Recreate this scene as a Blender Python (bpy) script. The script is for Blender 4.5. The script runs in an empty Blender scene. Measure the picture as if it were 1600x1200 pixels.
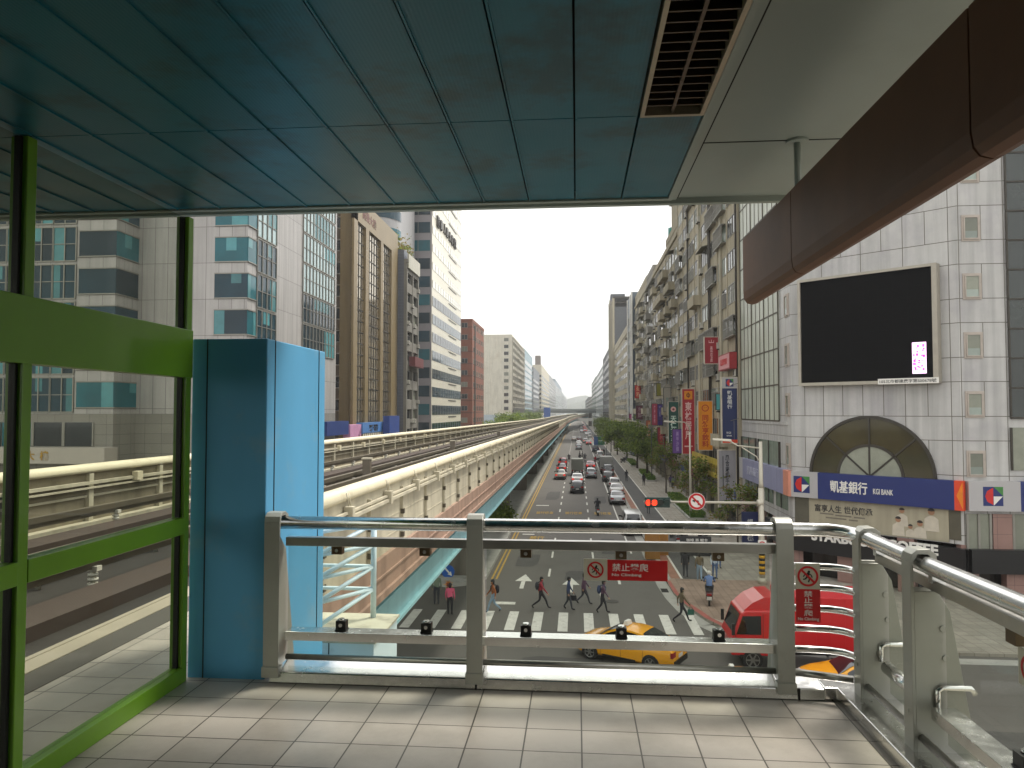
import bpy, math, random
from mathutils import Vector, Matrix
random.seed(7)
R = math.radians
sc = bpy.context.scene
col = sc.collection

# ---------------------------------------------------------------- camera
cam_d = bpy.data.cameras.new("camera")
cam_d.sensor_width = 36.0
cam_d.lens = 36.0*1155/1600
cam_d.clip_start = 0.05
cam_d.clip_end = 12000
cam = bpy.data.objects.new("camera", cam_d)
col.objects.link(cam)
cam.location = (0, 0, 10.4)
cam.rotation_euler = (R(92.13), 0, R(5.0))
sc.camera = cam

# ---------------------------------------------------------------- sky, sun, exposure
SUN_EL, SUN_AZ = 59.0, 43.0            # azimuth measured from straight ahead (+Y) towards the right (+X)
w = bpy.data.worlds.new("World")
sc.world = w
w.use_nodes = True
nt = w.node_tree
bg = nt.nodes["Background"]
sky = nt.nodes.new("ShaderNodeTexSky")
sky.sky_type = 'NISHITA'
sky.sun_disc = False
sky.sun_elevation = R(SUN_EL)
sky.sun_rotation = R(SUN_AZ)
sky.air_density = 1.0
sky.dust_density = 4.0
sky.ozone_density = 1.0
hs = nt.nodes.new("ShaderNodeHueSaturation")
hs.inputs["Saturation"].default_value = 0.22
hs.inputs["Value"].default_value = 1.0
tc = nt.nodes.new("ShaderNodeTexCoord")
nz = nt.nodes.new("ShaderNodeTexNoise")
nz.inputs["Scale"].default_value = 2.2
nz.inputs["Detail"].default_value = 5
mp = nt.nodes.new("ShaderNodeMapRange")
mp.inputs["To Min"].default_value = 5.5
mp.inputs["To Max"].default_value = 9.5
mixc = nt.nodes.new("ShaderNodeMix")
mixc.data_type = 'RGBA'
mixc.inputs[0].default_value = 0.62      # share of thin white overcast over the clear sky
cl = nt.nodes.new("ShaderNodeCombineColor")
ml = nt.nodes.new("ShaderNodeMix")
ml.data_type = 'RGBA'
ml.blend_type = 'MULTIPLY'
ml.inputs[0].default_value = 1.0
ml.inputs[7].default_value = (1.0, 0.985, 0.95, 1)
L_ = nt.links.new
L_(tc.outputs["Generated"], nz.inputs["Vector"])
L_(nz.outputs["Fac"], mp.inputs["Value"])
for k in range(3):
    L_(mp.outputs[0], cl.inputs[k])
L_(cl.outputs[0], ml.inputs[6])
L_(sky.outputs[0], hs.inputs["Color"])
L_(hs.outputs[0], mixc.inputs[6])
L_(ml.outputs[2], mixc.inputs[7])
L_(mixc.outputs[2], bg.inputs["Color"])
bg.inputs["Strength"].default_value = 0.13

sun_d = bpy.data.lights.new("sun", 'SUN')
sun_d.energy = 2.0
sun_d.angle = R(12.0)
sun_d.color = (1.0, 0.95, 0.86)
sun = bpy.data.objects.new("sun", sun_d)
col.objects.link(sun)
sun.rotation_euler = (R(90-SUN_EL), 0, R(180-SUN_AZ))
sun.location = (30, 40, 80)

sc.view_settings.view_transform = 'Standard'
sc.view_settings.look = 'None'
sc.view_settings.exposure = 1.0
sc.view_settings.gamma = 1.0
sc.render.engine = 'CYCLES'
cy = sc.cycles
cy.use_denoising = True
cy.max_bounces = 7
cy.diffuse_bounces = 4
cy.glossy_bounces = 3
cy.transmission_bounces = 6
cy.transparent_max_bounces = 24
cy.volume_bounces = 0
cy.sample_clamp_indirect = 6.0
cy.caustics_reflective = False
cy.caustics_refractive = False

# ---------------------------------------------------------------- image point -> place
_q = cam.rotation_euler.to_matrix()
CAM = Vector((0, 0, 10.4))
def ray(px, py):
    return _q @ Vector(((px-800)/1155, (600-py)/1155, -1.0))
def at(px, py, Y):
    d = ray(px, py)
    return CAM + d*(Y/d.y)
def atz(px, py, z=0.0):
    d = ray(px, py)
    return CAM + d*((z-CAM.z)/d.z)
def atx(px, py, X):
    d = ray(px, py)
    return CAM + d*(X/d.x)
class Frame:
    """a vertical facade plane: u along it, outward normal n, angle a (0 faces -Y, 90 faces +X, -90 faces -X)"""
    def __init__(s, x, y, a):
        s.x, s.y, s.a = x, y, a
        s.c, s.s = math.cos(R(a)), math.sin(R(a))
    def p(s, u, d, z):
        return Vector((s.x+u*s.c+d*s.s, s.y+u*s.s-d*s.c, z))
    def on(s, px, py, d=0.0):
        r = ray(px, py)
        n = Vector((s.s, -s.c, 0))
        o = s.p(0, d, 0)
        h = CAM + r*((o-CAM).dot(n)/r.dot(n))
        v = h-o
        return v.x*s.c+v.y*s.s, h.z

# ---------------------------------------------------------------- mesh collector
class MB:
    def __init__(s):
        s.v, s.f, s.m, s.sm = [], [], [], []
    def add(s, vs, fs, m=0, smooth=False):
        b = len(s.v)
        s.v += [tuple(p) for p in vs]
        for f in fs:
            s.f.append([b+i for i in f]); s.m.append(m); s.sm.append(smooth)
        return s
    def hexa(s, P, m=0):
        return s.add(P, [(0,3,2,1),(4,5,6,7),(0,1,5,4),(1,2,6,5),(2,3,7,6),(3,0,4,7)], m)
    def box(s, x0, x1, y0, y1, z0, z1, m=0):
        return s.hexa([(x0,y0,z0),(x1,y0,z0),(x1,y1,z0),(x0,y1,z0),(x0,y0,z1),(x1,y0,z1),(x1,y1,z1),(x0,y1,z1)], m)
    def ob(s, F, u0, u1, d0, d1, z0, z1, m=0):
        p = F.p
        return s.hexa([p(u0,d1,z0),p(u1,d1,z0),p(u1,d0,z0),p(u0,d0,z0),p(u0,d1,z1),p(u1,d1,z1),p(u1,d0,z1),p(u0,d0,z1)], m)
    def ext(s, pts, vec, m=0, smooth=False):
        """extrude a planar polygon by a vector"""
        n = len(pts); v = Vector(vec)
        a = [Vector(p) for p in pts]
        nn = Vector((0,0,0))
        for i in range(n):
            nn += a[i].cross(a[(i+1) % n])
        if nn.dot(v) > 0:
            a = a[::-1]
        vs = a+[p+v for p in a]
        b = len(s.v)
        s.v += [tuple(p) for p in vs]
        s.f.append([b+i for i in range(n)]); s.m.append(m); s.sm.append(False)
        s.f.append([b+n+i for i in range(n)][::-1]); s.m.append(m); s.sm.append(False)
        for i in range(n):
            j = (i+1) % n
            s.f.append([b+i, b+n+i, b+n+j, b+j]); s.m.append(m); s.sm.append(smooth)
        return s
    def tube(s, path, r, n=10, m=0, caps=True, r1=None, smooth=True):
        P = [Vector(p) for p in path]
        k = len(P); b = len(s.v); up = None
        for i, p in enumerate(P):
            t = (P[min(i+1,k-1)]-P[max(i-1,0)]).normalized()
            if up is None:
                up = Vector((0,0,1)) if abs(t.z) < .9 else Vector((1,0,0))
            a = t.cross(up).normalized(); c = a.cross(t).normalized(); up = c
            rr = r if r1 is None else r+(r1-r)*i/(k-1)
            for j in range(n):
                th = 2*math.pi*(j+.5)/n
                s.v.append(tuple(p+a*(rr*math.cos(th))+c*(rr*math.sin(th))))
        for i in range(k-1):
            for j in range(n):
                q = (j+1) % n
                s.f.append([b+i*n+j, b+i*n+q, b+(i+1)*n+q, b+(i+1)*n+j]); s.m.append(m); s.sm.append(smooth)
        if caps:
            s.f.append([b+j for j in range(n)][::-1]); s.m.append(m); s.sm.append(False)
            s.f.append([b+(k-1)*n+j for j in range(n)]); s.m.append(m); s.sm.append(False)
        return s
    def bar(s, p0, p1, w_, h_, m=0):
        """rectangular bar, width w_ horizontally, height h_"""
        p0, p1 = Vector(p0), Vector(p1)
        t = (p1-p0).normalized()
        up = Vector((0,0,1)) if abs(t.z) < .95 else Vector((0,1,0))
        a = t.cross(up).normalized()*(w_/2); c = a.cross(t).normalized()*(h_/2)
        return s.hexa([p0-a-c, p0+a-c, p1+a-c, p1-a-c, p0-a+c, p0+a+c, p1+a+c, p1-a+c], m)
    def sph(s, c, rx, ry=None, rz=None, nu=12, nv=8, m=0, z0=-1.0):
        ry = rx if ry is None else ry; rz = rx if rz is None else rz
        b = len(s.v); c = Vector(c); lo = math.asin(max(-1, z0))
        for i in range(nv+1):
            ph = lo+(math.pi/2-lo)*i/nv
            for j in range(nu):
                th = 2*math.pi*j/nu
                s.v.append((c.x+rx*math.cos(ph)*math.cos(th), c.y+ry*math.cos(ph)*math.sin(th), c.z+rz*math.sin(ph)))
        for i in range(nv):
            for j in range(nu):
                q = (j+1) % nu
                s.f.append([b+i*nu+j, b+i*nu+q, b+(i+1)*nu+q, b+(i+1)*nu+j]); s.m.append(m); s.sm.append(True)
        return s
    def disc(s, F, u, z, r0, r1, d0, d1, m=0, n=28, a0=0, a1=360):
        """ring or disc sector standing in a facade frame"""
        for i in range(n):
            t0 = R(a0+(a1-a0)*i/n); t1 = R(a0+(a1-a0)*(i+1)/n)
            q = []
            for dd in (d1, d0):
                for (rr, t) in ((r0,t0),(r1,t0),(r1,t1),(r0,t1)):
                    q.append(F.p(u+rr*math.cos(t), dd, z+rr*math.sin(t)))
            s.add(q, [(0,1,2,3),(7,6,5,4),(1,5,6,2),(3,2,6,7),(0,4,5,1)] + ([(0,3,7,4)] if r0 > 1e-4 else []), m)
        return s
    def mesh(s, name, mats, off=None):
        me = bpy.data.meshes.new(name)
        v = s.v if off is None else [(p[0]-off[0], p[1]-off[1], p[2]-off[2]) for p in s.v]
        me.from_pydata(v, [], s.f)
        for mt in (mats if isinstance(mats, (list, tuple)) else [mats]):
            me.materials.append(mt)
        me.polygons.foreach_set("material_index", s.m)
        me.polygons.foreach_set("use_smooth", s.sm)
        me.update()
        return me
    def build(s, name, mats, parent=None, bevel=0):
        off = None
        if parent is not None:
            off = wloc(parent)
        o = bpy.data.objects.new(name, s.mesh(name, mats, off))
        col.objects.link(o)
        if parent is not None:
            o.parent = parent
        if bevel:
            b = o.modifiers.new("bevel", 'BEVEL'); b.width = bevel; b.segments = 2; b.limit_method = 'ANGLE'
        return o

def wloc(o):
    l = Vector((0,0,0))
    while o is not None:
        l = l + o.location; o = o.parent
    return l

def tag(o, label=None, cat=None, group=None, kind=None):
    if label: o["label"] = label
    if cat: o["category"] = cat
    if group: o["group"] = group
    if kind: o["kind"] = kind
    return o

def thing(name, label, cat, loc=(0,0,0), rz=0.0, group=None):
    o = bpy.data.objects.new(name, None)
    o.empty_display_size = 0.3
    col.objects.link(o)
    o.location = loc; o.rotation_euler = (0, 0, rz)
    return tag(o, label, cat, group)

def inst(name, me, parent, loc, rz=0.0):
    """a part that shares mesh data; loc is given in the parent's own space"""
    o = bpy.data.objects.new(name, me)
    col.objects.link(o)
    o.parent = parent; o.location = loc; o.rotation_euler = (0, 0, rz)
    return o

def copy_tree(o, parent=None):
    c = o.copy()
    col.objects.link(c)
    if parent is not None: c.parent = parent
    for ch in list(o.children):
        copy_tree(ch, c)
    return c

# ---------------------------------------------------------------- materials
def lin(h):
    h = h.lstrip('#')
    o = []
    for i in (0, 2, 4):
        c = int(h[i:i+2], 16)/255
        o.append(c/12.92 if c <= .04045 else ((c+.055)/1.055)**2.4)
    return (o[0], o[1], o[2], 1)
def N(nt, t, **kw):
    n = nt.nodes.new(t)
    for k, v in kw.items():
        setattr(n, k, v)
    return n
def mathn(nt, op, a, b=None, c=None):
    n = nt.nodes.new("ShaderNodeMath"); n.operation = op
    for i, x in enumerate((a, b, c)):
        if x is None: continue
        if isinstance(x, (int, float)): n.inputs[i].default_value = x
        else: nt.links.new(x, n.inputs[i])
    return n.outputs[0]
def mixcol(nt, fac, a, b, mode='MIX'):
    n = nt.nodes.new("ShaderNodeMix"); n.data_type = 'RGBA'; n.blend_type = mode
    for i, x in ((0, fac), (6, a), (7, b)):
        if isinstance(x, (int, float)): n.inputs[i].default_value = x
        elif isinstance(x, tuple): n.inputs[i].default_value = x
        else: nt.links.new(x, n.inputs[i])
    return n.outputs[2]
_mats = {}
def mat(name, color, rough=.6, metal=0., var=.18, scale=2.0, streak=0., bump=0., bscale=40., rnd=0., spec=.5, rvar=0., dirt=None, coat=0., grid=None, wave=None):
    """procedural Principled material: noise variation, vertical weather streaks, joints (grid), grain (bump)"""
    if name in _mats: return _mats[name]
    m = bpy.data.materials.new(name); m.use_nodes = True
    t = m.node_tree; bs = t.nodes["Principled BSDF"]
    c = lin(color) if isinstance(color, str) else color
    tcn = N(t, "ShaderNodeTexCoord")
    nz = N(t, "ShaderNodeTexNoise"); nz.inputs["Scale"].default_value = scale; nz.inputs["Detail"].default_value = 6; nz.inputs["Roughness"].default_value = .6
    t.links.new(tcn.outputs["Object"], nz.inputs["Vector"])
    f = N(t, "ShaderNodeMapRange")
    f.inputs["From Min"].default_value = .25; f.inputs["From Max"].default_value = .75
    f.inputs["To Min"].default_value = 1-var; f.inputs["To Max"].default_value = 1+var
    t.links.new(nz.outputs["Fac"], f.inputs["Value"])
    fac = f.outputs[0]
    if streak:
        mpn = N(t, "ShaderNodeMapping"); mpn.inputs["Scale"].default_value = (1.6, 1.6, .09)
        t.links.new(tcn.outputs["Object"], mpn.inputs["Vector"])
        n2 = N(t, "ShaderNodeTexNoise"); n2.inputs["Scale"].default_value = 1.5; n2.inputs["Detail"].default_value = 7
        t.links.new(mpn.outputs[0], n2.inputs["Vector"])
        f2 = N(t, "ShaderNodeMapRange"); f2.inputs["From Min"].default_value = .42; f2.inputs["From Max"].default_value = .72
        f2.inputs["To Min"].default_value = 1; f2.inputs["To Max"].default_value = 1-streak
        t.links.new(n2.outputs["Fac"], f2.inputs["Value"])
        fac = mathn(t, 'MULTIPLY', fac, f2.outputs[0])
    if rnd:
        oi = N(t, "ShaderNodeObjectInfo")
        f3 = N(t, "ShaderNodeMapRange"); f3.inputs["To Min"].default_value = 1-rnd; f3.inputs["To Max"].default_value = 1+rnd
        t.links.new(oi.outputs["Random"], f3.inputs["Value"])
        fac = mathn(t, 'MULTIPLY', fac, f3.outputs[0])
    cc = N(t, "ShaderNodeCombineColor")
    for k in range(3): t.links.new(fac, cc.inputs[k])
    out = mixcol(t, 1.0, c, cc.outputs[0], 'MULTIPLY')
    if dirt:
        dc, dsc, lo, hi, amt = dirt
        n3 = N(t, "ShaderNodeTexNoise"); n3.inputs["Scale"].default_value = dsc; n3.inputs["Detail"].default_value = 8; n3.inputs["Roughness"].default_value = .65
        t.links.new(tcn.outputs["Object"], n3.inputs["Vector"])
        f4 = N(t, "ShaderNodeMapRange"); f4.inputs["From Min"].default_value = lo; f4.inputs["From Max"].default_value = hi
        f4.inputs["To Max"].default_value = amt
        t.links.new(n3.outputs["Fac"], f4.inputs["Value"])
        out = mixcol(t, f4.outputs[0], out, lin(dc))
    if grid:
        # grid = (ux, uy, period_u, [joint offsets], period_z, [joint offsets], width, colour)
        ux, uy, pu, ju, pz, jz, lw, gc = grid[:8]
        tone = grid[8] if len(grid) > 8 else 0
        sp = N(t, "ShaderNodeSeparateXYZ"); t.links.new(tcn.outputs["Object"], sp.inputs[0])
        u = mathn(t, 'ADD', mathn(t, 'MULTIPLY', sp.outputs[0], ux), mathn(t, 'MULTIPLY', sp.outputs[1], uy))
        z = sp.outputs[2] if not (len(grid) > 9 and grid[9]) else sp.outputs[1]
        tot = None
        if len(grid) > 10:            # panels twice as wide in the low courses between jz[0] and jz[1]
            for (off, tall) in ((ju[0], False), (ju[0]+pu, True)):
                q = mathn(t, 'PINGPONG', mathn(t, 'SUBTRACT', u, off), pu)
                l1 = mathn(t, 'LESS_THAN', q, lw/2)
                if tall:
                    l1 = mathn(t, 'MULTIPLY', l1, mathn(t, 'LESS_THAN', mathn(t, 'FLOORED_MODULO', mathn(t, 'SUBTRACT', z, jz[1]), pz), pz-(jz[1]-jz[0])))
                tot = l1 if tot is None else mathn(t, 'MAXIMUM', tot, l1)
        for (cv, per, js) in ((u, pu, [] if len(grid) > 10 else ju), (z, pz, jz)):
            for j in js:
                q = mathn(t, 'PINGPONG', mathn(t, 'SUBTRACT', cv, j), per/2)   # distance to the nearest joint
                l1 = mathn(t, 'LESS_THAN', q, lw/2)
                tot = l1 if tot is None else mathn(t, 'MAXIMUM', tot, l1)
        if tone:
            wn = N(t, "ShaderNodeTexWhiteNoise"); wn.noise_dimensions = '2D'
            cb = N(t, "ShaderNodeCombineXYZ")
            t.links.new(mathn(t, 'FLOOR', mathn(t, 'DIVIDE', mathn(t, 'SUBTRACT', u, ju[0]), pu)), cb.inputs[0])
            t.links.new(mathn(t, 'FLOOR', mathn(t, 'DIVIDE', mathn(t, 'SUBTRACT', z, jz[0]), pz)), cb.inputs[1])
            t.links.new(cb.outputs[0], wn.inputs["Vector"])
            f5 = N(t, "ShaderNodeMapRange"); f5.inputs["To Min"].default_value = 1-tone; f5.inputs["To Max"].default_value = 1+tone
            t.links.new(wn.outputs["Value"], f5.inputs["Value"])
            c5 = N(t, "ShaderNodeCombineColor")
            for k in range(3): t.links.new(f5.outputs[0], c5.inputs[k])
            out = mixcol(t, 1.0, out, c5.outputs[0], 'MULTIPLY')
        out = mixcol(t, tot, out, lin(gc))
    t.links.new(out, bs.inputs["Base Color"])
    bs.inputs["Roughness"].default_value = rough
    bs.inputs["Metallic"].default_value = metal
    bs.inputs["Specular IOR Level"].default_value = spec
    if coat: bs.inputs["Coat Weight"].default_value = coat; bs.inputs["Coat Roughness"].default_value = .06
    if rvar:
        f6 = N(t, "ShaderNodeMapRange"); f6.inputs["From Min"].default_value = .3; f6.inputs["From Max"].default_value = .7
        f6.inputs["To Min"].default_value = max(.03, rough-rvar); f6.inputs["To Max"].default_value = rough+rvar
        n6 = N(t, "ShaderNodeTexNoise"); n6.inputs["Scale"].default_value = scale*2.3; n6.inputs["Detail"].default_value = 5
        t.links.new(tcn.outputs["Object"], n6.inputs["Vector"])
        t.links.new(n6.outputs["Fac"], f6.inputs["Value"]); t.links.new(f6.outputs[0], bs.inputs["Roughness"])
    if bump or wave:
        bp_ = N(t, "ShaderNodeBump"); bp_.inputs["Strength"].default_value = bump if bump else wave[1]
        bp_.inputs["Distance"].default_value = .01
        if wave:
            nb = N(t, "ShaderNodeTexWave"); nb.bands_direction = wave[2]; nb.inputs["Scale"].default_value = wave[0]
            t.links.new(tcn.outputs["Object"], nb.inputs["Vector"]); t.links.new(nb.outputs["Fac"], bp_.inputs["Height"])
        else:
            nb = N(t, "ShaderNodeTexNoise"); nb.inputs["Scale"].default_value = bscale; nb.inputs["Detail"].default_value = 3
            t.links.new(tcn.outputs["Object"], nb.inputs["Vector"]); t.links.new(nb.outputs["Fac"], bp_.inputs["Height"])
        t.links.new(bp_.outputs[0], bs.inputs["Normal"])
    _mats[name] = m
    return m
def emit(name, color, strength):
    if name in _mats: return _mats[name]
    m = bpy.data.materials.new(name); m.use_nodes = True
    bs = m.node_tree.nodes["Principled BSDF"]
    bs.inputs["Base Color"].default_value = lin(color)
    bs.inputs["Emission Color"].default_value = lin(color)
    bs.inputs["Emission Strength"].default_value = strength
    _mats[name] = m
    return m
def clear_glass(name, tint, gloss=.12):
    m = bpy.data.materials.new(name); m.use_nodes = True
    t = m.node_tree; t.nodes.remove(t.nodes["Principled BSDF"])
    out = t.nodes["Material Output"]
    tr = N(t, "ShaderNodeBsdfTransparent"); tr.inputs[0].default_value = lin(tint)
    gl = N(t, "ShaderNodeBsdfGlossy"); gl.inputs["Roughness"].default_value = .03
    lw = N(t, "ShaderNodeFresnel"); lw.inputs[0].default_value = 1.35
    mx = N(t, "ShaderNodeMixShader")
    tcn = N(t, "ShaderNodeTexCoord"); nz = N(t, "ShaderNodeTexNoise"); nz.inputs["Scale"].default_value = 3; nz.inputs["Detail"].default_value = 6
    t.links.new(tcn.outputs["Object"], nz.inputs["Vector"])
    df = N(t, "ShaderNodeBsdfDiffuse"); df.inputs[0].default_value = (.5, .5, .47, 1)
    m2 = N(t, "ShaderNodeMixShader")
    f = N(t, "ShaderNodeMapRange"); f.inputs["From Min"].default_value = .4; f.inputs["From Max"].default_value = .8; f.inputs["To Min"].default_value = .004; f.inputs["To Max"].default_value = gloss
    t.links.new(nz.outputs["Fac"], f.inputs["Value"])
    t.links.new(f.outputs[0], m2.inputs[0]); t.links.new(tr.outputs[0], m2.inputs[1]); t.links.new(df.outputs[0], m2.inputs[2])
    ge = N(t, "ShaderNodeNewGeometry")
    fr = mathn(t, 'MULTIPLY', mathn(t, 'MULTIPLY', lw.outputs[0], .55), mathn(t, 'SUBTRACT', 1.0, ge.outputs["Backfacing"]))
    t.links.new(fr, mx.inputs[0]); t.links.new(m2.outputs[0], mx.inputs[1]); t.links.new(gl.outputs[0], mx.inputs[2])
    t.links.new(mx.outputs[0], out.inputs["Surface"])
    return m
def leaf(name, c, tl=.55):
    """leaf: diffuse plus translucent, with clumps of lighter and darker foliage"""
    m = mat(name, c, .6, 0, .35, 1.2, rnd=.12, spec=.3)
    t = m.node_tree; bs = t.nodes["Principled BSDF"]; out = t.nodes["Material Output"]
    tn = N(t, "ShaderNodeBsdfTranslucent"); mx = N(t, "ShaderNodeMixShader"); mx.inputs[0].default_value = tl
    src = bs.inputs["Base Color"].links[0].from_socket
    t.links.new(src, tn.inputs[0]); t.links.new(bs.outputs[0], mx.inputs[1]); t.links.new(tn.outputs[0], mx.inputs[2]); t.links.new(mx.outputs[0], out.inputs["Surface"])
    return m

# ---------------------------------------------------------------- lettering
_tx = {}
def text_mesh(s, bold=0.0, stack=False, lead=1.02, ext=.02, mono=False):
    key = (s, bold, stack, lead, ext)
    if key in _tx: return _tx[key]
    cu = bpy.data.curves.new("lettering", 'FONT')
    cu.body = "\n".join(s) if stack else s
    cu.size = 1.0; cu.align_x = 'CENTER'; cu.align_y = 'CENTER'
    cu.space_line = lead; cu.extrude = ext; cu.offset = bold; cu.resolution_u = 3
    o = bpy.data.objects.new("lettering", cu); col.objects.link(o)
    dg = bpy.context.evaluated_depsgraph_get()
    me = bpy.data.meshes.new_from_object(o.evaluated_get(dg))
    bpy.data.objects.remove(o)
    vs = [v.co.copy() for v in me.vertices]
    if vs:
        x0 = min(v.x for v in vs); x1 = max(v.x for v in vs); y0 = min(v.y for v in vs); y1 = max(v.y for v in vs)
        c = Vector(((x0+x1)/2, (y0+y1)/2, 0)); vs = [v-c for v in vs]
        W, H = x1-x0, y1-y0
    else:
        W = H = 1
    fs = [list(p.vertices) for p in me.polygons]
    bpy.data.meshes.remove(me)
    _tx[key] = (vs, fs, W, H)
    return _tx[key]
def text(mb, s, F, u, z, d, w=None, h=None, bold=.0, stack=False, m=0, lead=1.02, flat=False, ext=.02):
    """put lettering centred at (u, z) of facade frame F, fitted to width w and/or height h"""
    vs, fs, W, H = text_mesh(s, bold, stack, lead)
    sx = w/W if w else h/H
    sz = h/H if h else sx
    mb.add([F.p(u+v.x*sx, d+v.z*(ext/.02), z+v.y*sz) for v in vs], fs, m)
def text_ground(mb, s, x, y, z, w, h, m=0, bold=.01):
    vs, fs, W, H = text_mesh(s, bold)
    mb.add([(x+v.x*w/W, y+v.y*h/H, z+v.z*.1) for v in vs], fs, m)

# ---------------------------------------------------------------- shared materials
steel = mat("brushed_steel", (.74,.74,.72,1), .22, 1.0, .06, 8, rvar=.07)
steel_dull = mat("dull_steel", (.42,.41,.38,1), .36, 1.0, .10, 6, rvar=.08)
post_paint = mat("pale_grey_post_paint", '#a3a39a', .40, .25, .05, 6, dirt=('#6f6c60', 7, .62, .8, .35))
green_paint = mat("green_frame_paint", '#66951d', .32, 0, .06, 3, coat=.2)
cyan_paint = mat("sky_blue_paint", '#5fa6cf', .45, 0, .06, 1.5, streak=.10, dirt=('#93a7ad', 2.2, .55, .72, .4), spec=.3)
cyan_pale = mat("pale_cyan_paint", '#cfe3ea', .45, 0, .05, 4, dirt=('#8f968f', 6, .6, .78, .5))
black_mat = mat("black_fitting", '#161514', .45, .2, .1)
rubber = mat("rubber", '#161616', .8, 0, .1)
dark_void = mat("dark_interior", '#14130f', .9, 0, .1)
white_paint = mat("white_paint", '#d9d8d2', .5, 0, .06)
red_sign = mat("red_sign_film", '#b80f14', .42, 0, .05)
white_sign = mat("white_sign_film", '#dcdad3', .45, 0, .04)
pale_sign = mat("pale_clear_film", '#b9b5a2', .5, 0, .05)
black_sign = mat("black_sign_film", '#121212', .5, 0, .04)
glass_rail = clear_glass("railing_glass", '#f0f2ee', .05)
glass_screen = clear_glass("screen_glass", '#eceee8', .025)
asphalt = mat("asphalt", (.125,.117,.104,1), .85, 0, .16, .35, bump=.25, bscale=60, dirt=('#4f4b45', .35, .50, .72, .5))
asphalt_dark = mat("dark_asphalt", (.085,.084,.08,1), .88, 0, .15, .8, bump=.2, bscale=60)
road_white = mat("road_white", (.68,.67,.61,1), .75, 0, .12, 3, dirt=('#6b6860', 4, .52, .74, .6))
road_yellow = mat("road_yellow", (.48,.30,.045,1), .75, 0, .15, 3, dirt=('#6b6244', 5, .5, .74, .7))
kerb_stone = mat("kerb_concrete", (.38,.375,.34,1), .85, 0, .15, 1.5, dirt=('#5c574c', 2, .52, .75, .5))
paver = mat("pavement_slabs", (.33,.305,.255,1), .85, 0, .16, .6, dirt=('#4b463c', .8, .5, .75, .4),
            grid=(1,0,.6,[0],.6,[0],.025,'#6d675a',.10,True))
red_strip = mat("red_brick_strip", (.30,.15,.10,1), .85, 0, .2, 1.2)
red_pave = mat("reddish_corner_pavers", (.29,.21,.16,1), .85, 0, .18, .8, grid=(1,0,.4,[0],.4,[0],.02,'#5a4c40',.12,True))
GLS = dict(rough=.06, var=.12, scale=.5, spec=.7)
g_dark = mat("dark_window_glass", '#20262a', **GLS, rnd=.35)
g_teal = mat("teal_window_glass", '#1f4c55', rough=.05, var=.25, scale=.35, spec=.9, rnd=.35)
g_sky = mat("mirror_window_glass", '#6f8a90', .05, .75, .12, .3)
g_curt = mat("curtained_window", '#7d8073', .25, 0, .15, 1.5, rnd=.3, grid=None)
g_pale = mat("pale_window_glass", '#8d978f', .12, 0, .2, .8, rnd=.25)
frame_al = mat("aluminium_frame", '#8b8981', .45, .5, .1)
frame_dk = mat("dark_window_frame", '#3a362f', .5, .3, .1)
ac_body = mat("air_conditioner_body", '#b3b0a4', .55, 0, .12, 3, streak=.25)
grille_mt = mat("iron_grille", '#6d6a62', .6, .4, .12)

# ================================================================ SETTING: GROUND
mb = MB(); mb.box(-3200, 3200, -400, 3300, -1.0, 0.0)
tag(mb.build("ground", mat("ground_concrete", (.13,.125,.115,1), .9, 0, .2, .12)), kind="structure")
mb = MB(); mb.add([(-20.5,-60,.004),(5.45,-60,.004),(5.45,1500,.004),(-20.5,1500,.004)], [(0,1,2,3)])
mb.add([(5.45,-60,.004),(9,-60,.004),(9,46,.004),(5.45,46,.004)], [(0,1,2,3)])
tag(mb.build("avenue_road", asphalt), kind="structure")
mb = MB(); mb.add([(-300,13,.008),(300,13,.008),(300,33.4,.008),(-300,33.4,.008)], [(0,1,2,3)])
tag(mb.build("cross_road", asphalt), kind="structure")

# right pavement with its kerb, bike lane and corner
out = [(5.4,1500),(5.4,46),(5.45,43),(5.75,40.4),(6.35,37.8),(7.2,35.7),(8.6,34.2),(10.5,33.5),(13,33.4),(300,33.4),(300,64),(13.6,64),(13.6,1500)]
mb = MB(); mb.ext([(x,y,0.0) for x,y in out], (0,0,.14))
tag(mb.build("pavement", paver), kind="structure")
def strip(pts, wd, z, mb, m=0):
    for (x0,y0),(x1,y1) in zip(pts, pts[1:]):
        t = Vector((x1-x0, y1-y0, 0)).normalized(); n = Vector((t.y, -t.x, 0))*wd
        mb.add([(x0,y0,z),(x1,y1,z),(x1+n.x,y1+n.y,z),(x0+n.x,y0+n.y,z)], [(0,1,2,3)], m)
kp = out[1:9][::-1]
mb = MB(); strip(kp, .32, .146, mb, 0)
strip([(5.4,46),(5.4,900)], .32, .146, mb, 1)
tag(mb.build("kerb", [mat("red_kerb_paint", (.34,.10,.08,1), .8, 0, .2, 2), kerb_stone]), kind="structure")
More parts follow.
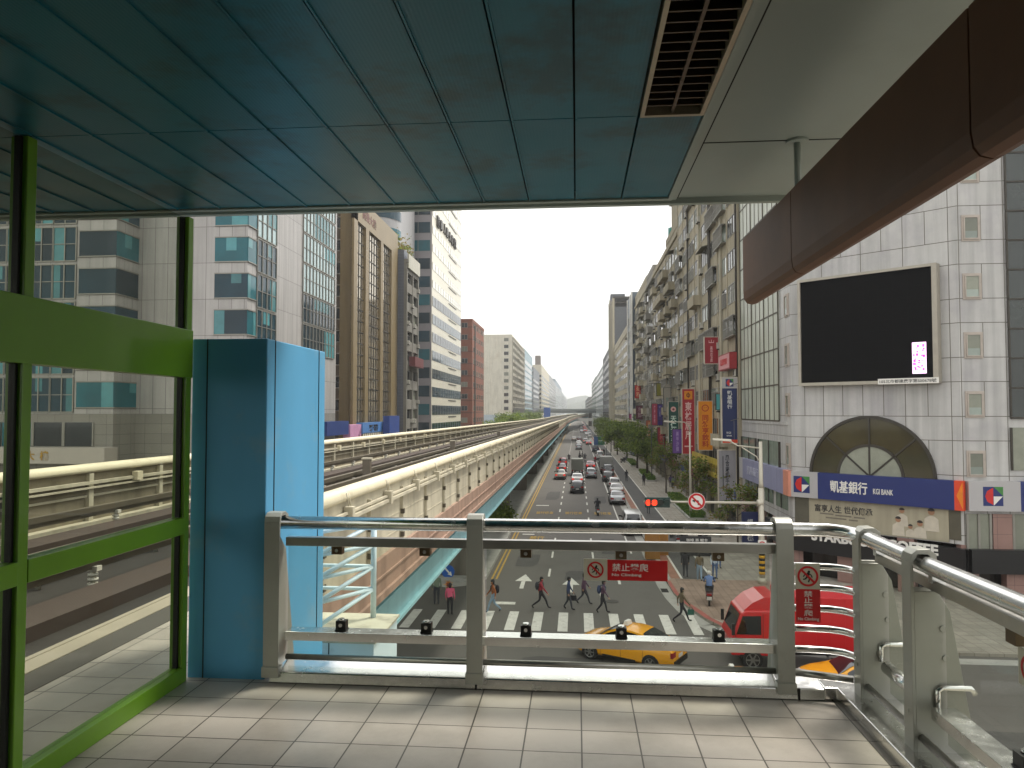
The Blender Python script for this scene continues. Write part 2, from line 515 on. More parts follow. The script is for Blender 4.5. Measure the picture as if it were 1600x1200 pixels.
# pale gutter band in the road along the kerb
mb = MB(); strip([(4.75,900),(4.75,45),(4.9,42),(5.2,39.4),(5.85,36.9),(6.8,34.9),(8.4,33.3),(10.5,32.5),(13,32.3),(60,32.3)], -.72, .012, mb)
for y in (43.5, 47.5, 52, 58, 66, 75): mb.box(4.85,5.25,y,y+.9,.0,.018,1)
tag(mb.build("gutter", [kerb_stone, dark_void]), kind="structure")
mb = MB(); mb.add([(5.74,46.5,.152),(6.32,46.5,.152),(6.32,900,.152),(5.74,900,.152)], [(0,1,2,3)])
tag(mb.build("brick_paving_strip", red_strip), kind="structure")
mb = MB(); mb.add([(6.46,46.5,.15),(8.2,46.5,.15),(8.2,900,.15),(6.46,900,.15)], [(0,1,2,3)])
tag(mb.build("bike_lane", asphalt_dark), kind="structure")
mb = MB(); mb.add([(5.6,46.4,.149),(5.75,41.5,.149),(6.7,37.9,.149),(8.8,34.8,.149),(10.5,34,.149),(13,33.9,.149),(13,46.4,.149)], [tuple(range(7))])
tag(mb.build("corner_paving", red_pave), kind="structure")
# left pavement and median under the guideway
mb = MB(); mb.box(-28, -20.5, 34, 1500, 0, .14); mb.box(-300,-28,33.4,64,0,.14)
tag(mb.build("pavement_far_side", paver), kind="structure")
mb = MB(); mb.ext([(-9.7,1200,0),(-9.7,46,0),(-9.2,44.4,0),(-7.65,43.6,0),(-6.1,44.4,0),(-5.6,46,0),(-5.6,1200,0)], (0,0,.2))
tag(mb.build("median", kerb_stone), kind="structure")
mb = MB(); mb.box(-60, 60, -60, 12.6, 0, .14)
tag(mb.build("near_pavement", paver), kind="structure")

# painted road markings
mb = MB()
def dash(x, y0, y1, wd=.14, m=0, x2=None):
    x2 = x if x2 is None else x2
    mb.add([(x-wd/2,y0,.016),(x+wd/2,y0,.016),(x2+wd/2,y1,.016),(x2-wd/2,y1,.016)], [(0,1,2,3)], m)
for k in range(70):
    y = 47+k*6.0
    dash(-1.78, y, y+2.3); dash(1.12, y, y+2.3)
dash(2.55, 45.3, 47.6, .16); dash(1.35, 41.5, 44.2, .14)
dash(3.95, 55, 400, .13)
dash(-5.0, 46, 700, .12, 1); dash(-5.28, 46, 700, .12, 1)
for k in range(13):
    x = -9.6+k*1.27
    mb.add([(x-.24,35.4,.016),(x+.24,35.4,.016),(x+.24,38.7,.016),(x-.24,38.7,.016)], [(0,1,2,3)])
for (ax, ay) in ((-3.28,45.6),(-.38,44.9)):            # straight-on arrows
    mb.add([(ax-.12,ay-1.9,.016),(ax+.12,ay-1.9,.016),(ax+.12,ay,.016),(ax-.12,ay,.016)], [(0,1,2,3)])
    mb.add([(ax-.52,ay,.016),(ax+.52,ay,.016),(ax,ay+1.9,.016)], [(0,1,2)])
for (ax, ay) in ((-3.9,40.1),):
    mb.box(ax-.55,ax+.55,ay,ay+.5,.0,.018)
mb.box(-4.5,-3.1,82.0,82.5,0,.017); mb.box(-4.6,-3.6,62.7,63.1,0,.017)
for x in (-3.3, -.35, 2.6):
    text_ground(mb, "禁行機車", x, 76.3, .018, 1.75, 1.9, 1)
text_ground(mb, "禁行", -3.3, 61.2, .018, 1.2, 1.7, 1)
for (x0,y0,x1,y1) in ((6.39,46.5,6.39,900),(8.28,46.5,8.28,900)):
    mb.add([(x0-.07,y0,.157),(x0+.07,y0,.157),(x1+.07,y1,.157),(x1-.07,y1,.157)], [(0,1,2,3)])
for y in (16.5, 20.0, 23.5, 27.0, 30.2):
    for k in range(9):
        x = 11+k*6
        mb.add([(x,y,.016),(x+(2.4 if y not in (23.5,) else 6),y,.016),(x+(2.4 if y not in (23.5,) else 6),y+.14,.016),(x,y+.14,.016)], [(0,1,2,3)], 0)
for k in range(10):
    y = 14.2+k*1.2
    mb.box(8.2, 9.6, y, y+.5, 0, .017) if 0 else mb.add([(9.6,y,.016),(12.4,y,.016),(12.4,y+.5,.016),(9.6,y+.5,.016)], [(0,1,2,3)])
tag(mb.build("road_markings", [road_white, road_yellow]), kind="structure")
mb = MB(); rgp = random.Random(12)
for (x,y,w_,l_) in ((-3.4,52,1.5,4.2),(.2,66,2.2,3.0),(2.4,58,1.2,6.5),(-2.9,92,1.6,9),(.1,110,2,6),(-.6,31,3.4,1.5),(3.2,26,1.2,3.8),(5.8,21,4.5,1.6),(-4.6,28,2.5,2.2),(12.5,25,5,1.3),(2.7,88,1.3,7),(-.2,47.5,1.1,2.6)):
    n_ = 10; pts_ = []
    for k in range(n_):
        t_ = k/n_*4; e_ = int(t_); f_ = t_-e_
        c_ = [(-1,-1),(1,-1),(1,1),(-1,1),(-1,-1)]
        px_ = c_[e_][0]+(c_[e_+1][0]-c_[e_][0])*f_; py_ = c_[e_][1]+(c_[e_+1][1]-c_[e_][1])*f_
        pts_.append((x+px_*w_/2+rgp.uniform(-.05,.05), y+py_*l_/2+rgp.uniform(-.08,.08), .0125))
    mb.add(pts_, [tuple(range(n_))])
tag(mb.build("road_patches", mat("tar_patch", (.072,.069,.064,1), .85, 0, .2, 1.2)), kind="structure")
# manhole covers, set flush in the road
mb = MB()
for (x,y) in ((2.9,52.5),(-.5,57),(1.9,41.2),(-2.6,68),(4.2,63)):
    mb.tube([(x,y,0),(x,y,.02)], .36, 16)
tag(mb.build("manhole_covers", mat("cast_iron", '#3c3832', .6, .6, .2)), kind="structure")

# distant hills
mb = MB()
nx = 90
for row, (yy, hh) in enumerate(((2450, 40), (2800, 60))):
    pr = []
    for i in range(nx+1):
        x = -1500+3000*i/nx
        h = hh*(.35+.65*math.exp(-((x-20-row*60)/(330+row*160))**2))+9*math.sin(x*.021+row)+5*math.sin(x*.063)+3*math.sin(x*.17)
        pr.append((x, h))
    for i in range(nx):
        (xa,ha),(xb,hb) = pr[i], pr[i+1]
        mb.add([(xa,yy-160,-.5),(xb,yy-160,-.5),(xb,yy,hb),(xa,yy,ha)], [(0,1,2,3)])
        mb.add([(xa,yy,ha),(xb,yy,hb),(xb,yy+240,-.5),(xa,yy+240,-.5)], [(0,1,2,3)])
tag(mb.build("hills", mat("wooded_hillside", (.045,.065,.04,1), .95, 0, .4, .02)), kind="structure")

# ================================================================ ELEVATED GUIDEWAY
def gx(Y): return 0 if Y < 250 else (Y-250)**2*.00013
def gz(Y): return -.0046*max(0, Y-8) if Y < 260 else -.0046*252+(Y-260)*.003
def sweep(mb, sec, ys, m=0, smooth=False, closed=True):
    n = len(sec); b = len(mb.v)
    for Y in ys:
        for (x, z) in sec:
            mb.v.append((x+gx(Y), Y, z+gz(Y)))
    for i in range(len(ys)-1):
        for j in range(n if closed else n-1):
            q = (j+1) % n
            mb.f.append([b+i*n+j, b+i*n+q, b+(i+1)*n+q, b+(i+1)*n+j]); mb.m.append(m); mb.sm.append(smooth)
    mb.f.append([b+j for j in range(n)][::-1]); mb.m.append(m); mb.sm.append(False)
    e = b+(len(ys)-1)*n
    mb.f.append([e+j for j in range(n)]); mb.m.append(m); mb.sm.append(False)
def rect(x0, x1, z0, z1): return [(x0,z0),(x1,z0),(x1,z1),(x0,z1)]
YS = [7.3, 20, 40, 60, 80, 100, 130, 160, 200, 250, 270, 290, 310, 330, 360, 390, 420, 460, 500, 560]
YSB = [-25, 0]+YS
cream = mat("cream_parapet", '#bdb6a0', .6, 0, .1, .8, streak=.3, dirt=('#6f6856', .9, .5, .78, .5))
cream_cap = mat("cream_coping", '#cfc6aa', .5, 0, .08, .7, dirt=('#857a60', 1.2, .52, .78, .55))
salmon = mat("salmon_band", '#9c8170', .65, 0, .1, .7, streak=.35, dirt=('#6b5344', .7, .52, .76, .5))
girder_mt = mat("pale_blue_girder_steel", '#8fb9bf', .5, 0, .08, .6, streak=.15)
bed_mt = mat("track_bed", '#292520', .9, 0, .2, .8)
pad_mt = mat("brown_running_pad", '#3d3129', .85, 0, .15, 1.2, wave=(6, .4, 'X'))
pier_mt = mat("pier_concrete", '#6c675d', .9, 0, .15, .6, streak=.3)
rail_mt = mat("guide_rail_steel", '#6d6658', .5, .5, .15, 1)
gw = thing("elevated_guideway", "elevated cream and salmon railway viaduct running away beside the avenue", "viaduct", (-7.6, 5.6, 0))
mb = MB(); sweep(mb, [(-11.6,6.95),(-3.85,6.95),(-3.85,7.75),(-11.6,7.75)], YSB); mb.build("deck", bed_mt, gw)
mb = MB(); sweep(mb, [(-10.6,5.72),(-4.25,5.72),(-3.98,5.90),(-3.92,6.95),(-11.2,6.95)], YSB); sweep(mb, rect(-3.98,-3.86,5.86,5.93), YSB); sweep(mb, rect(-3.925,-3.86,6.55,6.60), YSB); mb.build("box_girder", girder_mt, gw)
near = MB()
sweep(near, rect(-3.84,-3.70,7.62,9.02), YS)                       # upstand
par = near.build("parapet", cream, gw)
mb = MB(); ang = [R(a) for a in range(-20, 201, 22)]
sweep(mb, [(-3.79+.16*math.cos(a), 9.05+.145*math.sin(a)) for a in ang], YS, smooth=True); mb.build("coping", cream_cap, par)
mb = MB(); sweep(mb, rect(-3.86,-3.62,6.98,7.70), YS); sweep(mb, rect(-3.63,-3.56,6.95,7.08), YS); sweep(mb, rect(-3.625,-3.59,7.34,7.38), YS); mb.build("lower_band", salmon, par)
mb = MB()
for zz in (7.98, 8.34, 8.66): sweep(mb, rect(-3.71,-3.69,zz,zz+.02), YS)
mb.build("panel_rib", cream, par)
pm = MB(); pm.box(-.05,.03,-.035,.035,-1.55,-.05); pm.box(-.05,-.005,.035,.065,-1.3,-.05,1); pm.box(-.02,.05,-.05,.05,-.62,-.52,1); pm.box(-.02,.05,-.05,.05,-1.1,-1.0,1)
pmesh = pm.mesh("parapet_post", [cream, mat("parapet_joint_dark", '#4d473b', .8)])
cm = MB(); cm.box(-.05,.09,-.07,.07,-.20,.04); cm.tube([(.02,-.05,.05),(-.02,-.05,.26)], .012, 5); cm.tube([(.02,.05,.05),(-.02,.07,.24)], .012, 5)
cmesh = cm.mesh("conduit_bracket", cream)
for k in range(60):
    Y = 8.0+k*2.45
    inst("parapet_post", pmesh, gw, Vector((-3.66+gx(Y), Y, 8.92+gz(Y)))-gw.location)
    if k < 48: inst("conduit_bracket", cmesh, gw, Vector((-3.62+gx(Y), Y+1.1, 8.86+gz(Y)))-gw.location)
mb = MB(); sweep(mb, rect(-3.66,-3.57,8.70,8.76), YS); sweep(mb, rect(-3.65,-3.60,8.79,8.83), YS)
mb.build("cable_conduit", cream, gw)
# far parapet
mb = MB(); sweep(mb, rect(-11.72,-11.55,6.9,9.02), YSB); fp = mb.build("parapet", mat("dark_parapet_panel", '#847b67', .75, 0, .12, .8, streak=.35, dirt=('#4f483a', .9, .5, .76, .5)), gw)  # panel colour darker than the near parapet, with streaks and dirt
mb = MB(); sweep(mb, [(-11.60+.17*math.cos(a), 9.05+.15*math.sin(a)) for a in ang], YSB, smooth=True); mb.build("coping", cream_cap, fp)
mb = MB()
for zz in (8.1, 8.42): sweep(mb, rect(-11.56,-11.50,zz,zz+.05), YSB)
sweep(mb, rect(-11.56,-11.42,8.72,8.79), YSB); sweep(mb, rect(-11.56,-11.40,8.62,8.66), YSB); sweep(mb, rect(-11.56,-11.30,7.74,7.86), YSB)
mb.build("panel_rib", cream, fp)
pm = MB(); pm.box(0,.10,-.08,.08,-1.2,0); pmesh2 = pm.mesh("parapet_post", cream)
for k in range(62):
    Y = -4.0+k*2.95
    inst("parapet_post", pmesh2, gw, Vector((-11.55+gx(Y), Y, 8.98+gz(Y)))-gw.location)
bm_ = MB(); bm_.box(-.02,.13,-.12,.12,-.12,.10); bmesh2 = bm_.mesh("coping_bracket", cream_cap)
for k in range(14):
    Y = 2.0+k*4.1
    inst("coping_bracket", bmesh2, gw, Vector((-11.45+gx(Y), Y, 8.80+gz(Y)))-gw.location)
# tracks
for cx in (-5.75, -9.45):
    for s in (-.85, .85):
        mb = MB(); sweep(mb, rect(cx+s-.34,cx+s+.34,7.74,7.93), YSB); mb.build("running_pad", pad_mt, gw)
    for s in (-1.42, 1.42):
        mb = MB(); sweep(mb, rect(cx+s-.07,cx+s+.07,8.18,8.30), YSB); sweep(mb, rect(cx+s-.02,cx+s+.02,8.08,8.20), YSB)
        mb.build("guide_rail", rail_mt, gw)
im = MB()
for k in range(3): im.tube([(0,0,.08+k*.07),(0,0,.12+k*.07)], .075, 8)
im.tube([(0,0,0),(0,0,.34)], .04, 8); im.box(-.10,.10,-.06,.06,.30,.37)
imesh = im.mesh("insulator", mat("white_porcelain", '#cfccc0', .3, 0, .1))
for k in range(33):
    Y = 1.2+k*3.1
    for cx in (-7.17, -8.03, -10.87):
        inst("insulator", imesh, gw, Vector((cx+gx(Y), Y, 7.75+gz(Y)))-gw.location)
jm = MB(); jm.box(-.14,.14,-.11,.11,.2,1.0); jm.box(-.17,.17,-.14,.14,1.0,1.05,1); jm.box(-.09,.09,-.08,.08,0,.2); 
jmesh = jm.mesh("signal_cabinet", [mat("cabinet_brown", '#6a6154', .6, .1, .15), cream])
for (x, Y) in ((-7.6,26.4),(-7.6,45),(-7.6,72),(-11.25,14.0)):
    inst("signal_cabinet", jmesh, gw, Vector((x, Y, 7.75+gz(Y)))-gw.location)
for Y in (47, 72, 97, 122, 147, 172, 200, 230, 262, 300, 340, 385):
    mb = MB(); x = -7.6+gx(Y)
    mb.box(x-1.0,x+1.0,Y-1.0,Y+1.0,0.2,4.6+gz(Y)); mb.hexa([(x-1,Y-1,4.6+gz(Y)),(x+1,Y-1,4.6+gz(Y)),(x+1,Y+1,4.6+gz(Y)),(x-1,Y+1,4.6+gz(Y)),(x-2.6,Y-1,5.56+gz(Y)),(x+2.6,Y-1,5.56+gz(Y)),(x+2.6,Y+1,5.56+gz(Y)),(x-2.6,Y+1,5.56+gz(Y))])
    mb.build("pier", pier_mt, gw)

# ================================================================ STATION PLATFORM
tile = mat("platform_tiles", '#b3aba0', .36, 0, .10, 1.2, dirt=('#6d6355', 1.3, .46, .74, .5),
           grid=(1,0,.295,[.02],.262,[4.55],.008,'#4a443b',.10,True), rvar=.08)
edge_conc = mat("platform_edge_concrete", '#9a917f', .8, 0, .12, 2)
st = MB(); st.box(-3.55,1.9,-7.5,4.75,8.35,8.70)
st.box(-3.55,-2.52,4.75,6.9,8.35,8.70)
tag(st.build("platform_floor", tile), kind="structure")
mb = MB(); mb.box(-3.78,-3.55,-7.5,6.9,8.0,8.71); mb.box(-3.76,-3.72,-7.5,6.9,8.71,8.715)
mb.box(-3.55,-3.30,-7.5,6.9,8.70,8.704,1)
tag(mb.build("platform_edge", [edge_conc, mat("dark_edge_strip", '#4d4942', .8, 0, .15)]), kind="structure")
slab_mt = mat("pale_grey_green_soffit", '#949d97', .55, 0, .06, .6, dirt=('#78806f', .8, .5, .75, .35))
mb = MB(); mb.box(-6.2,2.2,-7.5,5.22,11.90,12.2); mb.box(-6.2,2.2,5.22,5.27,11.86,12.25)
mb.box(.705,.713,-7.5,5.22,11.897,11.91,1); mb.box(.713,2.2,4.15,4.158,11.897,11.91,1); mb.box(.713,2.2,1.9,1.908,11.897,11.91,1)
mb.box(.56,.70,-7.5,5.22,11.885,11.92)
cr = thing("station_canopy_roof", "pale grey station canopy slab overhanging the end of the platform", "canopy", (0,-1,11.9))
mb.build("roof_slab", [slab_mt, dark_void], cr)
mb = MB(); mb.tube([(1.22,4.16,11.9),(1.22,4.16,11.6)], .018, 8); mb.tube([(1.22,4.16,11.885),(1.22,4.16,11.9)], .06, 12); mb.build("hanger_rod", slab_mt, cr)
mb = MB(); mb.box(-6.2,2.6,-7.9,-7.5,8.0,12.2)
tag(mb.build("station_back_wall", mat("station_wall", '#39504f', .6)), "dark teal wall closing the back of the station platform", "wall")

mb = MB(); mb.box(1.95,2.1,-7.5,1.2,8.0,11.9); mb.box(1.93,1.95,-7.5,1.2,8.7,8.85)
tag(mb.build("added_shade_wall", mat("station_wall", '#39504f', .6)), "unseen dark teal wall added on the right to darken the station platform", "wall")  # out-of-view wall, added to keep light off the platform interior
ceil_mt = mat("teal_perforated_ceiling", '#1a697b', .36, .0, .10, .8, dirt=('#243a38', 1.7, .50, .62, .6), rvar=.06, rnd=.08, wave=(22, .05, 'X'), spec=.35)
ce = thing("suspended_ceiling", "teal metal panel ceiling with dark damp stains over the platform", "ceiling", (-2, 0, 11.65))
xs = [.535, .264]+[-.006-.2725*k for k in range(17)]
for a, b in zip(xs, xs[1:]):
    for (y0, y1) in ((-7.4,-3.2),(-3.2,0),(0,3.12),(3.12,4.33)):
        if a == .535 and y0 < 3.1: continue
        mb = MB(); mb.box(b+.004,a-.004,y0+.003,y1-.003,11.65,11.68)
        mb.box(b+.004,b+.012,y0+.003,y1-.003,11.643,11.65)
        mb.build("ceiling_panel", ceil_mt, ce)
mb = MB(); mb.box(-4.62,.535,4.332,4.37,11.64,11.88); mb.box(.536,.56,-7.4,4.37,11.64,11.88); mb.box(-4.62,.535,-7.4,4.33,11.70,11.86,1); mb.build("edge_trim", [slab_mt, dark_void], ce)
lf = thing("ceiling_light_fitting", "unlit louvred strip light recessed in the teal ceiling", "ceiling light", (.39, 1.7, 11.65))
lframe = mat("light_fitting_frame", '#a39a86', .4, .5, .1)
mb = MB(); mb.box(.268,.285,.3,3.09,11.63,11.69); mb.box(.512,.530,.3,3.09,11.63,11.69); mb.box(.285,.512,3.07,3.09,11.63,11.69); mb.box(.285,.512,.3,.32,11.63,11.69); mb.build("frame", lframe, lf)
mb = MB(); mb.box(.285,.512,.32,3.07,11.695,11.70); mb.build("recess", mat("light_recess", '#2a231c', .5, .2, .2), lf)
mb = MB()
for k in range(42): mb.box(.285,.512,.34+k*.065,.348+k*.065,11.645,11.69)
mb.box(.392,.405,.32,3.07,11.64,11.69)
mb.build("louvre", mat("louvre_blade", '#4d4336', .35, .6, .2), lf)

fas = mat("brown_fascia_metal", '#634431', .55, .0, .10, 1.2, streak=.2, dirt=('#4a3325', 1.3, .48, .72, .6), spec=.35)
fs_ = thing("brown_fascia_beam", "long brown round-bottomed metal fascia hanging below the canopy edge", "fascia", (1.24, 0, 11.2))
prof = [(1.18,11.62),(1.18,11.24),(1.187,11.19),(1.205,11.165),(1.24,11.155),(1.275,11.165),(1.293,11.19),(1.30,11.24),(1.30,11.62)]
for (y0, y1) in ((-7.4,-3.3),(-3.3,-1.45),(-1.45,.42),(.42,2.295),(2.305,4.155),(4.165,5.34)):
    mb = MB(); mb.ext([(x,y0,z) for x,z in prof], (0,y1-y0,0), smooth=False); o = mb.build("fascia_panel", fas, fs_)
mb = MB(); mb.box(1.2,1.28,-7.3,5.33,11.26,11.61); mb.build("core", dark_void, fs_)

# light-blue column and the slab behind it
co = thing("blue_clad_column", "light blue sheet-clad column standing at the platform corner", "column", (-2.2, 5.1, 8.7))
mb = MB(); mb.box(-2.49,-1.985,4.60,5.70,7.6,10.872); mb.build("cladding", cyan_paint, co, bevel=.008)
mb = MB(); mb.box(-1.9855,-1.981,4.72,4.728,8.7,10.87); mb.box(-1.9855,-1.981,5.55,5.558,8.7,10.87); mb.box(-2.39,-2.383,4.597,4.6005,8.7,10.87); mb.build("cover_joint", mat("dark_joint", '#20343c', .7), co)
sb = thing("blue_steel_plinth", "low pale blue steel box with dirty cream top beyond the railing", "plinth", (-2.1, 6.2, 7.4))
mb = MB(); mb.box(-2.7,-1.62,5.85,6.62,7.3,8.55); mb.build("casing", cyan_pale, sb)
mb = MB(); mb.box(-2.72,-1.60,5.83,6.64,8.55,8.57); mb.build("top_plate", mat("plinth_top", '#bdb9a4', .7, 0, .1, 3, dirt=('#5f594b', 5, .5, .72, .7)), sb)
mb = MB(); mb.box(-1.99,-1.982,5.846,5.85,7.3,8.55); mb.build("cover_joint", mat("dark_joint", '#20343c'), sb)
tf = thing("cyan_lattice_frame", "pale cyan steel lattice frame on the plinth beside the blue column", "lattice frame", (-2.1, 6.5, 8.57))
mb = MB()
for (x, y) in ((-1.81,6.52),(-2.14,6.02),(-2.70,6.52)):
    mb = MB(); mb.tube([(x,y,8.57),(x,y,9.42)], .026, 10); mb.build("upright", cyan_pale, tf)
mb = MB()
zz = [8.82, 9.02, 9.21, 9.40]
for z in zz:
    mb.tube([(-2.70,6.52,z),(-1.81,6.52,z)], .017, 8); mb.tube([(-2.14,6.02,z-.005),(-1.81,6.52,z)], .017, 8); mb.tube([(-2.70,6.52,z),(-2.14,6.02,z-.005)], .017, 8)
for a, b in zip([8.62]+zz, zz):
    mb.tube([(-2.14,6.02,a),(-1.81,6.52,b)], .019, 8); mb.tube([(-2.14,6.02,a),(-2.70,6.52,b)], .019, 8)
mb.build("brace", cyan_pale, tf)

# green glazed screen along the platform
gs = thing("green_glazed_screen", "green framed glass screen along the left side of the platform", "glass screen", (-2.45, 1.5, 8.7))
ysp = [-2.42,-1.035,.35,1.735,3.12,4.51]
for Y in ysp:
    mb = MB(); mb.box(-2.545,-2.462,Y-.03,Y+.03,8.70,11.645); mb.build("post", green_paint, gs, bevel=.004)
mb = MB(); mb.box(-2.54,-2.455,-2.42,4.545,10.615,10.92); mb.build("transom", green_paint, gs, bevel=.004)
for a, b in zip(ysp, ysp[1:]):
    mb = MB(); mb.box(-2.535,-2.458,a+.031,b-.031,9.63,9.735); mb.build("mid_rail", green_paint, gs, bevel=.003)
    mb = MB(); mb.box(-2.535,-2.458,a+.031,b-.031,8.702,8.80); mb.build("bottom_rail", green_paint, gs, bevel=.003)
    for (z0, z1) in ((8.80,9.63),(9.735,10.615),(10.92,11.64)):
        mb = MB(); mb.box(-2.505,-2.495,a+.031,b-.031,z0,z1); mb.build("glass_pane", glass_screen, gs)
        for (q0, q1) in ((a+.031,a+.047),(b-.047,b-.031)):
            mb = MB(); mb.box(-2.515,-2.485,q0,q1,z0,z1); mb.build("gasket", black_mat, gs)

# ================================================================ PLATFORM RAILING
rl = thing("platform_railing", "stainless steel and glass railing round the end of the platform", "railing", (0, 4.6, 8.7))
mb = MB()
mb.ext([(-1.93,4.55,8.70),(-1.93,4.74,8.70),(-1.93,4.75,8.80),(-1.93,4.56,8.765)], (3.38,0,0))
mb.build("kerb_plate", steel, rl, bevel=.006)
mb = MB(); mb.ext([(1.45,4.56,8.70),(1.52,4.56,8.70),(1.56,-1.5,8.70),(1.88,-1.5,8.70),(1.85,4.6,8.70),(1.68,4.76,8.70),(1.45,4.76,8.70)], (0,0,.075)); mb.build("kerb_plate", steel, rl, bevel=.006)
mb = MB()
for x in (-.62, 1.30): mb.box(x-.006,x+.006,4.546,4.552,8.70,8.77)
mb.box(1.527,1.532,4.30,4.31,8.70,8.77)
mb.build("plate_joint", black_mat, rl)
arc = [(1.24,4.62),(1.40,4.62),(1.50,4.61),(1.58,4.57),(1.63,4.50),(1.655,4.40),(1.66,4.30)]
path = [(-1.89,4.62,9.69),(-.5,4.62,9.69)]+[(x,y,9.69-.018*max(0,k-2)/4) for k,(x,y) in enumerate(arc)]+[(1.672,3.8,9.664),(1.69,3,9.662),(1.71,-1.5,9.66)]
mb = MB(); mb.tube(path, .041, 20); mb.build("handrail", steel, rl)
mb = MB(); mb.box(-1.85,1.20,4.60,4.655,9.545,9.600); mb.build("upper_rail", steel_dull, rl, bevel=.003)
mb = MB(); mb.box(1.685,1.735,-1.5,4.40,9.545,9.600); mb.build("upper_rail", steel_dull, rl, bevel=.003)
mb = MB(); mb.box(-1.85,1.20,4.60,4.715,8.950,9.006); mb.build("lower_rail", steel, rl, bevel=.003)
mb = MB(); mb.box(1.66,1.775,-1.5,3.7,8.950,9.006); mb.build("lower_rail", steel, rl, bevel=.003)
mb = MB(); mb.tube([(1.71,4.32,8.98),(1.71,3.98,8.98)], .035, 14); mb.build("lower_rail", steel, rl)
mb = MB(); mb.tube([(-1.85,4.63,8.84),(1.22,4.63,8.84)], .019, 12); mb.build("toe_rail", steel_dull, rl)
mb = MB(); mb.tube([(1.26,4.63,8.84),(1.60,4.52,8.84)], .022, 12); mb.build("toe_rail", steel_dull, rl)
mb = MB(); mb.tube([(1.64,4.42,8.84),(1.65,-1.5,8.84)], .019, 12); mb.build("toe_rail", steel_dull, rl)
for z in (9.47, 9.345, 9.22, 9.10, 8.975):
    mb = MB(); mb.tube([(1.20,4.63,z),(1.38,4.63,z),(1.50,4.615,z),(1.57,4.58,z),(1.61,4.52,z),(1.63,4.44,z)], .021, 12); mb.build("corner_tube", steel, rl)
for x in (-1.918, -.629, 1.23):
    mb = MB()
    mb.box(x-.05,x+.05,4.545,4.560,8.745,9.70)                       # front strap, folded over the handrail
    mb.ext([(x-.05,4.545,9.70),(x-.05,4.552,9.735),(x-.05,4.585,9.757),(x-.05,4.64,9.760),(x-.05,4.69,9.735),(x-.05,4.69,9.70),(x-.05,4.66,9.70),(x-.05,4.64,9.735),(x-.05,4.58,9.735),(x-.05,4.560,9.70)], (.10,0,0))
    mb.box(x-.035,x+.035,4.560,4.60,8.80,9.60)
    mb.box(x-.055,x+.055,4.535,4.60,8.735,8.80)
    for s in (-.045, .035):
        mb.ext([(x+s,4.56,8.80),(x+s,4.82,8.80),(x+s,4.665,9.52),(x+s,4.56,9.62)], (.010,0,0))
    mb.tube([(x+.0,4.542,8.93),(x,4.546,8.93)], .011, 10)
    mb.build("post", post_paint, rl, bevel=.002)
for Y in (4.46, 3.80, 2.15, .50, -1.15):
    mb = MB()
    mb.box(1.600,1.615,Y-.05,Y+.05,8.72,9.676)
    mb.ext([(1.600,Y-.05,9.676),(1.607,Y-.05,9.711),(1.635,Y-.05,9.733),(1.690,Y-.05,9.736),(1.724,Y-.05,9.711),(1.724,Y-.05,9.676),(1.710,Y-.05,9.676),(1.685,Y-.05,9.711),(1.635,Y-.05,9.711),(1.615,Y-.05,9.676)], (0,.10,0))
    mb.box(1.585,1.635,Y-.055,Y+.055,8.705,8.76)
    for s in (-.05, .040):
        mb.ext([(1.615,Y+s,8.74),(1.895,Y+s,8.74),(1.780,Y+s,9.44),(1.725,Y+s,9.535),(1.615,Y+s,9.535)], (0,.010,0))
    for (x, z) in ((1.745,9.36),(1.755,9.22),(1.770,9.08),(1.785,8.94)):
        mb.tube([(x,Y-.056,z),(x,Y-.05,z)], .017, 10)
    mb.tube([(1.596,Y,8.95),(1.601,Y,8.95)], .011, 10)
    mb.build("post", post_paint, rl, bevel=.002)
    mb = MB(); mb.tube([(1.69,Y-.10,9.64),(1.69,Y-.05,9.64)], .03, 12); mb.box(1.665,1.725,Y-.13,Y-.09,9.59,9.66); mb.build("bracket", steel, rl)
    mb = MB(); mb.tube([(1.71,Y-.062,8.99),(1.71,Y-.062,9.07),(1.73,Y-.062,9.085),(1.86,Y-.062,9.085),(1.88,Y-.062,9.06)], .014, 10); mb.build("stay_rod", steel, rl)
for (x0, x1) in ((-1.86,-.69),(-.57,1.17)):
    mb = MB(); mb.box(x0,x1,4.672,4.684,8.82,9.56); mb.build("glass_pane", glass_rail, rl)
for (y0, y1) in ((2.22,3.73),(.57,2.08),(-1.08,.43),(3.88,4.38)):
    mb = MB(); mb.box(1.748,1.760,y0,y1,8.82,9.56); mb.build("glass_pane", glass_rail, rl)
clip = MB(); clip.box(-.032,.032,-.02,.035,0,.055); clip.box(-.036,.036,-.024,.039,-.006,.0); clip.tube([(0,-.021,.03),(0,-.026,.03)], .012, 8, 1); clip.tube([(0,0,.055),(0,0,.068)], .02, 10, 1)
cmsh = clip.mesh("glass_clamp", [black_mat, steel])
for x in (-1.50, -.95, -.32, .27, .86): inst("glass_clamp", cmsh, rl, Vector((x,4.66,9.012))-rl.location)
for y in (3.1, 2.3, 1.4, .7): inst("glass_clamp", cmsh, rl, Vector((1.745,y,9.012))-rl.location, R(90))
clip2 = MB(); clip2.box(-.034,.034,-.02,.035,-.055,0); clip2.tube([(0,-.021,-.03),(0,-.026,-.03)], .012, 8, 1)
cmsh2 = clip2.mesh("glass_clamp", [mat("bronze_fitting", '#5c4d38', .4, .5, .1), steel])
for x in (-1.53, -.96, -.32, .27, .86): inst("glass_clamp", cmsh2, rl, Vector((x,4.66,9.543))-rl.location)
for y in (3.1, 2.3): inst("glass_clamp", cmsh2, rl, Vector((1.73,y,9.543))-rl.location, R(90))

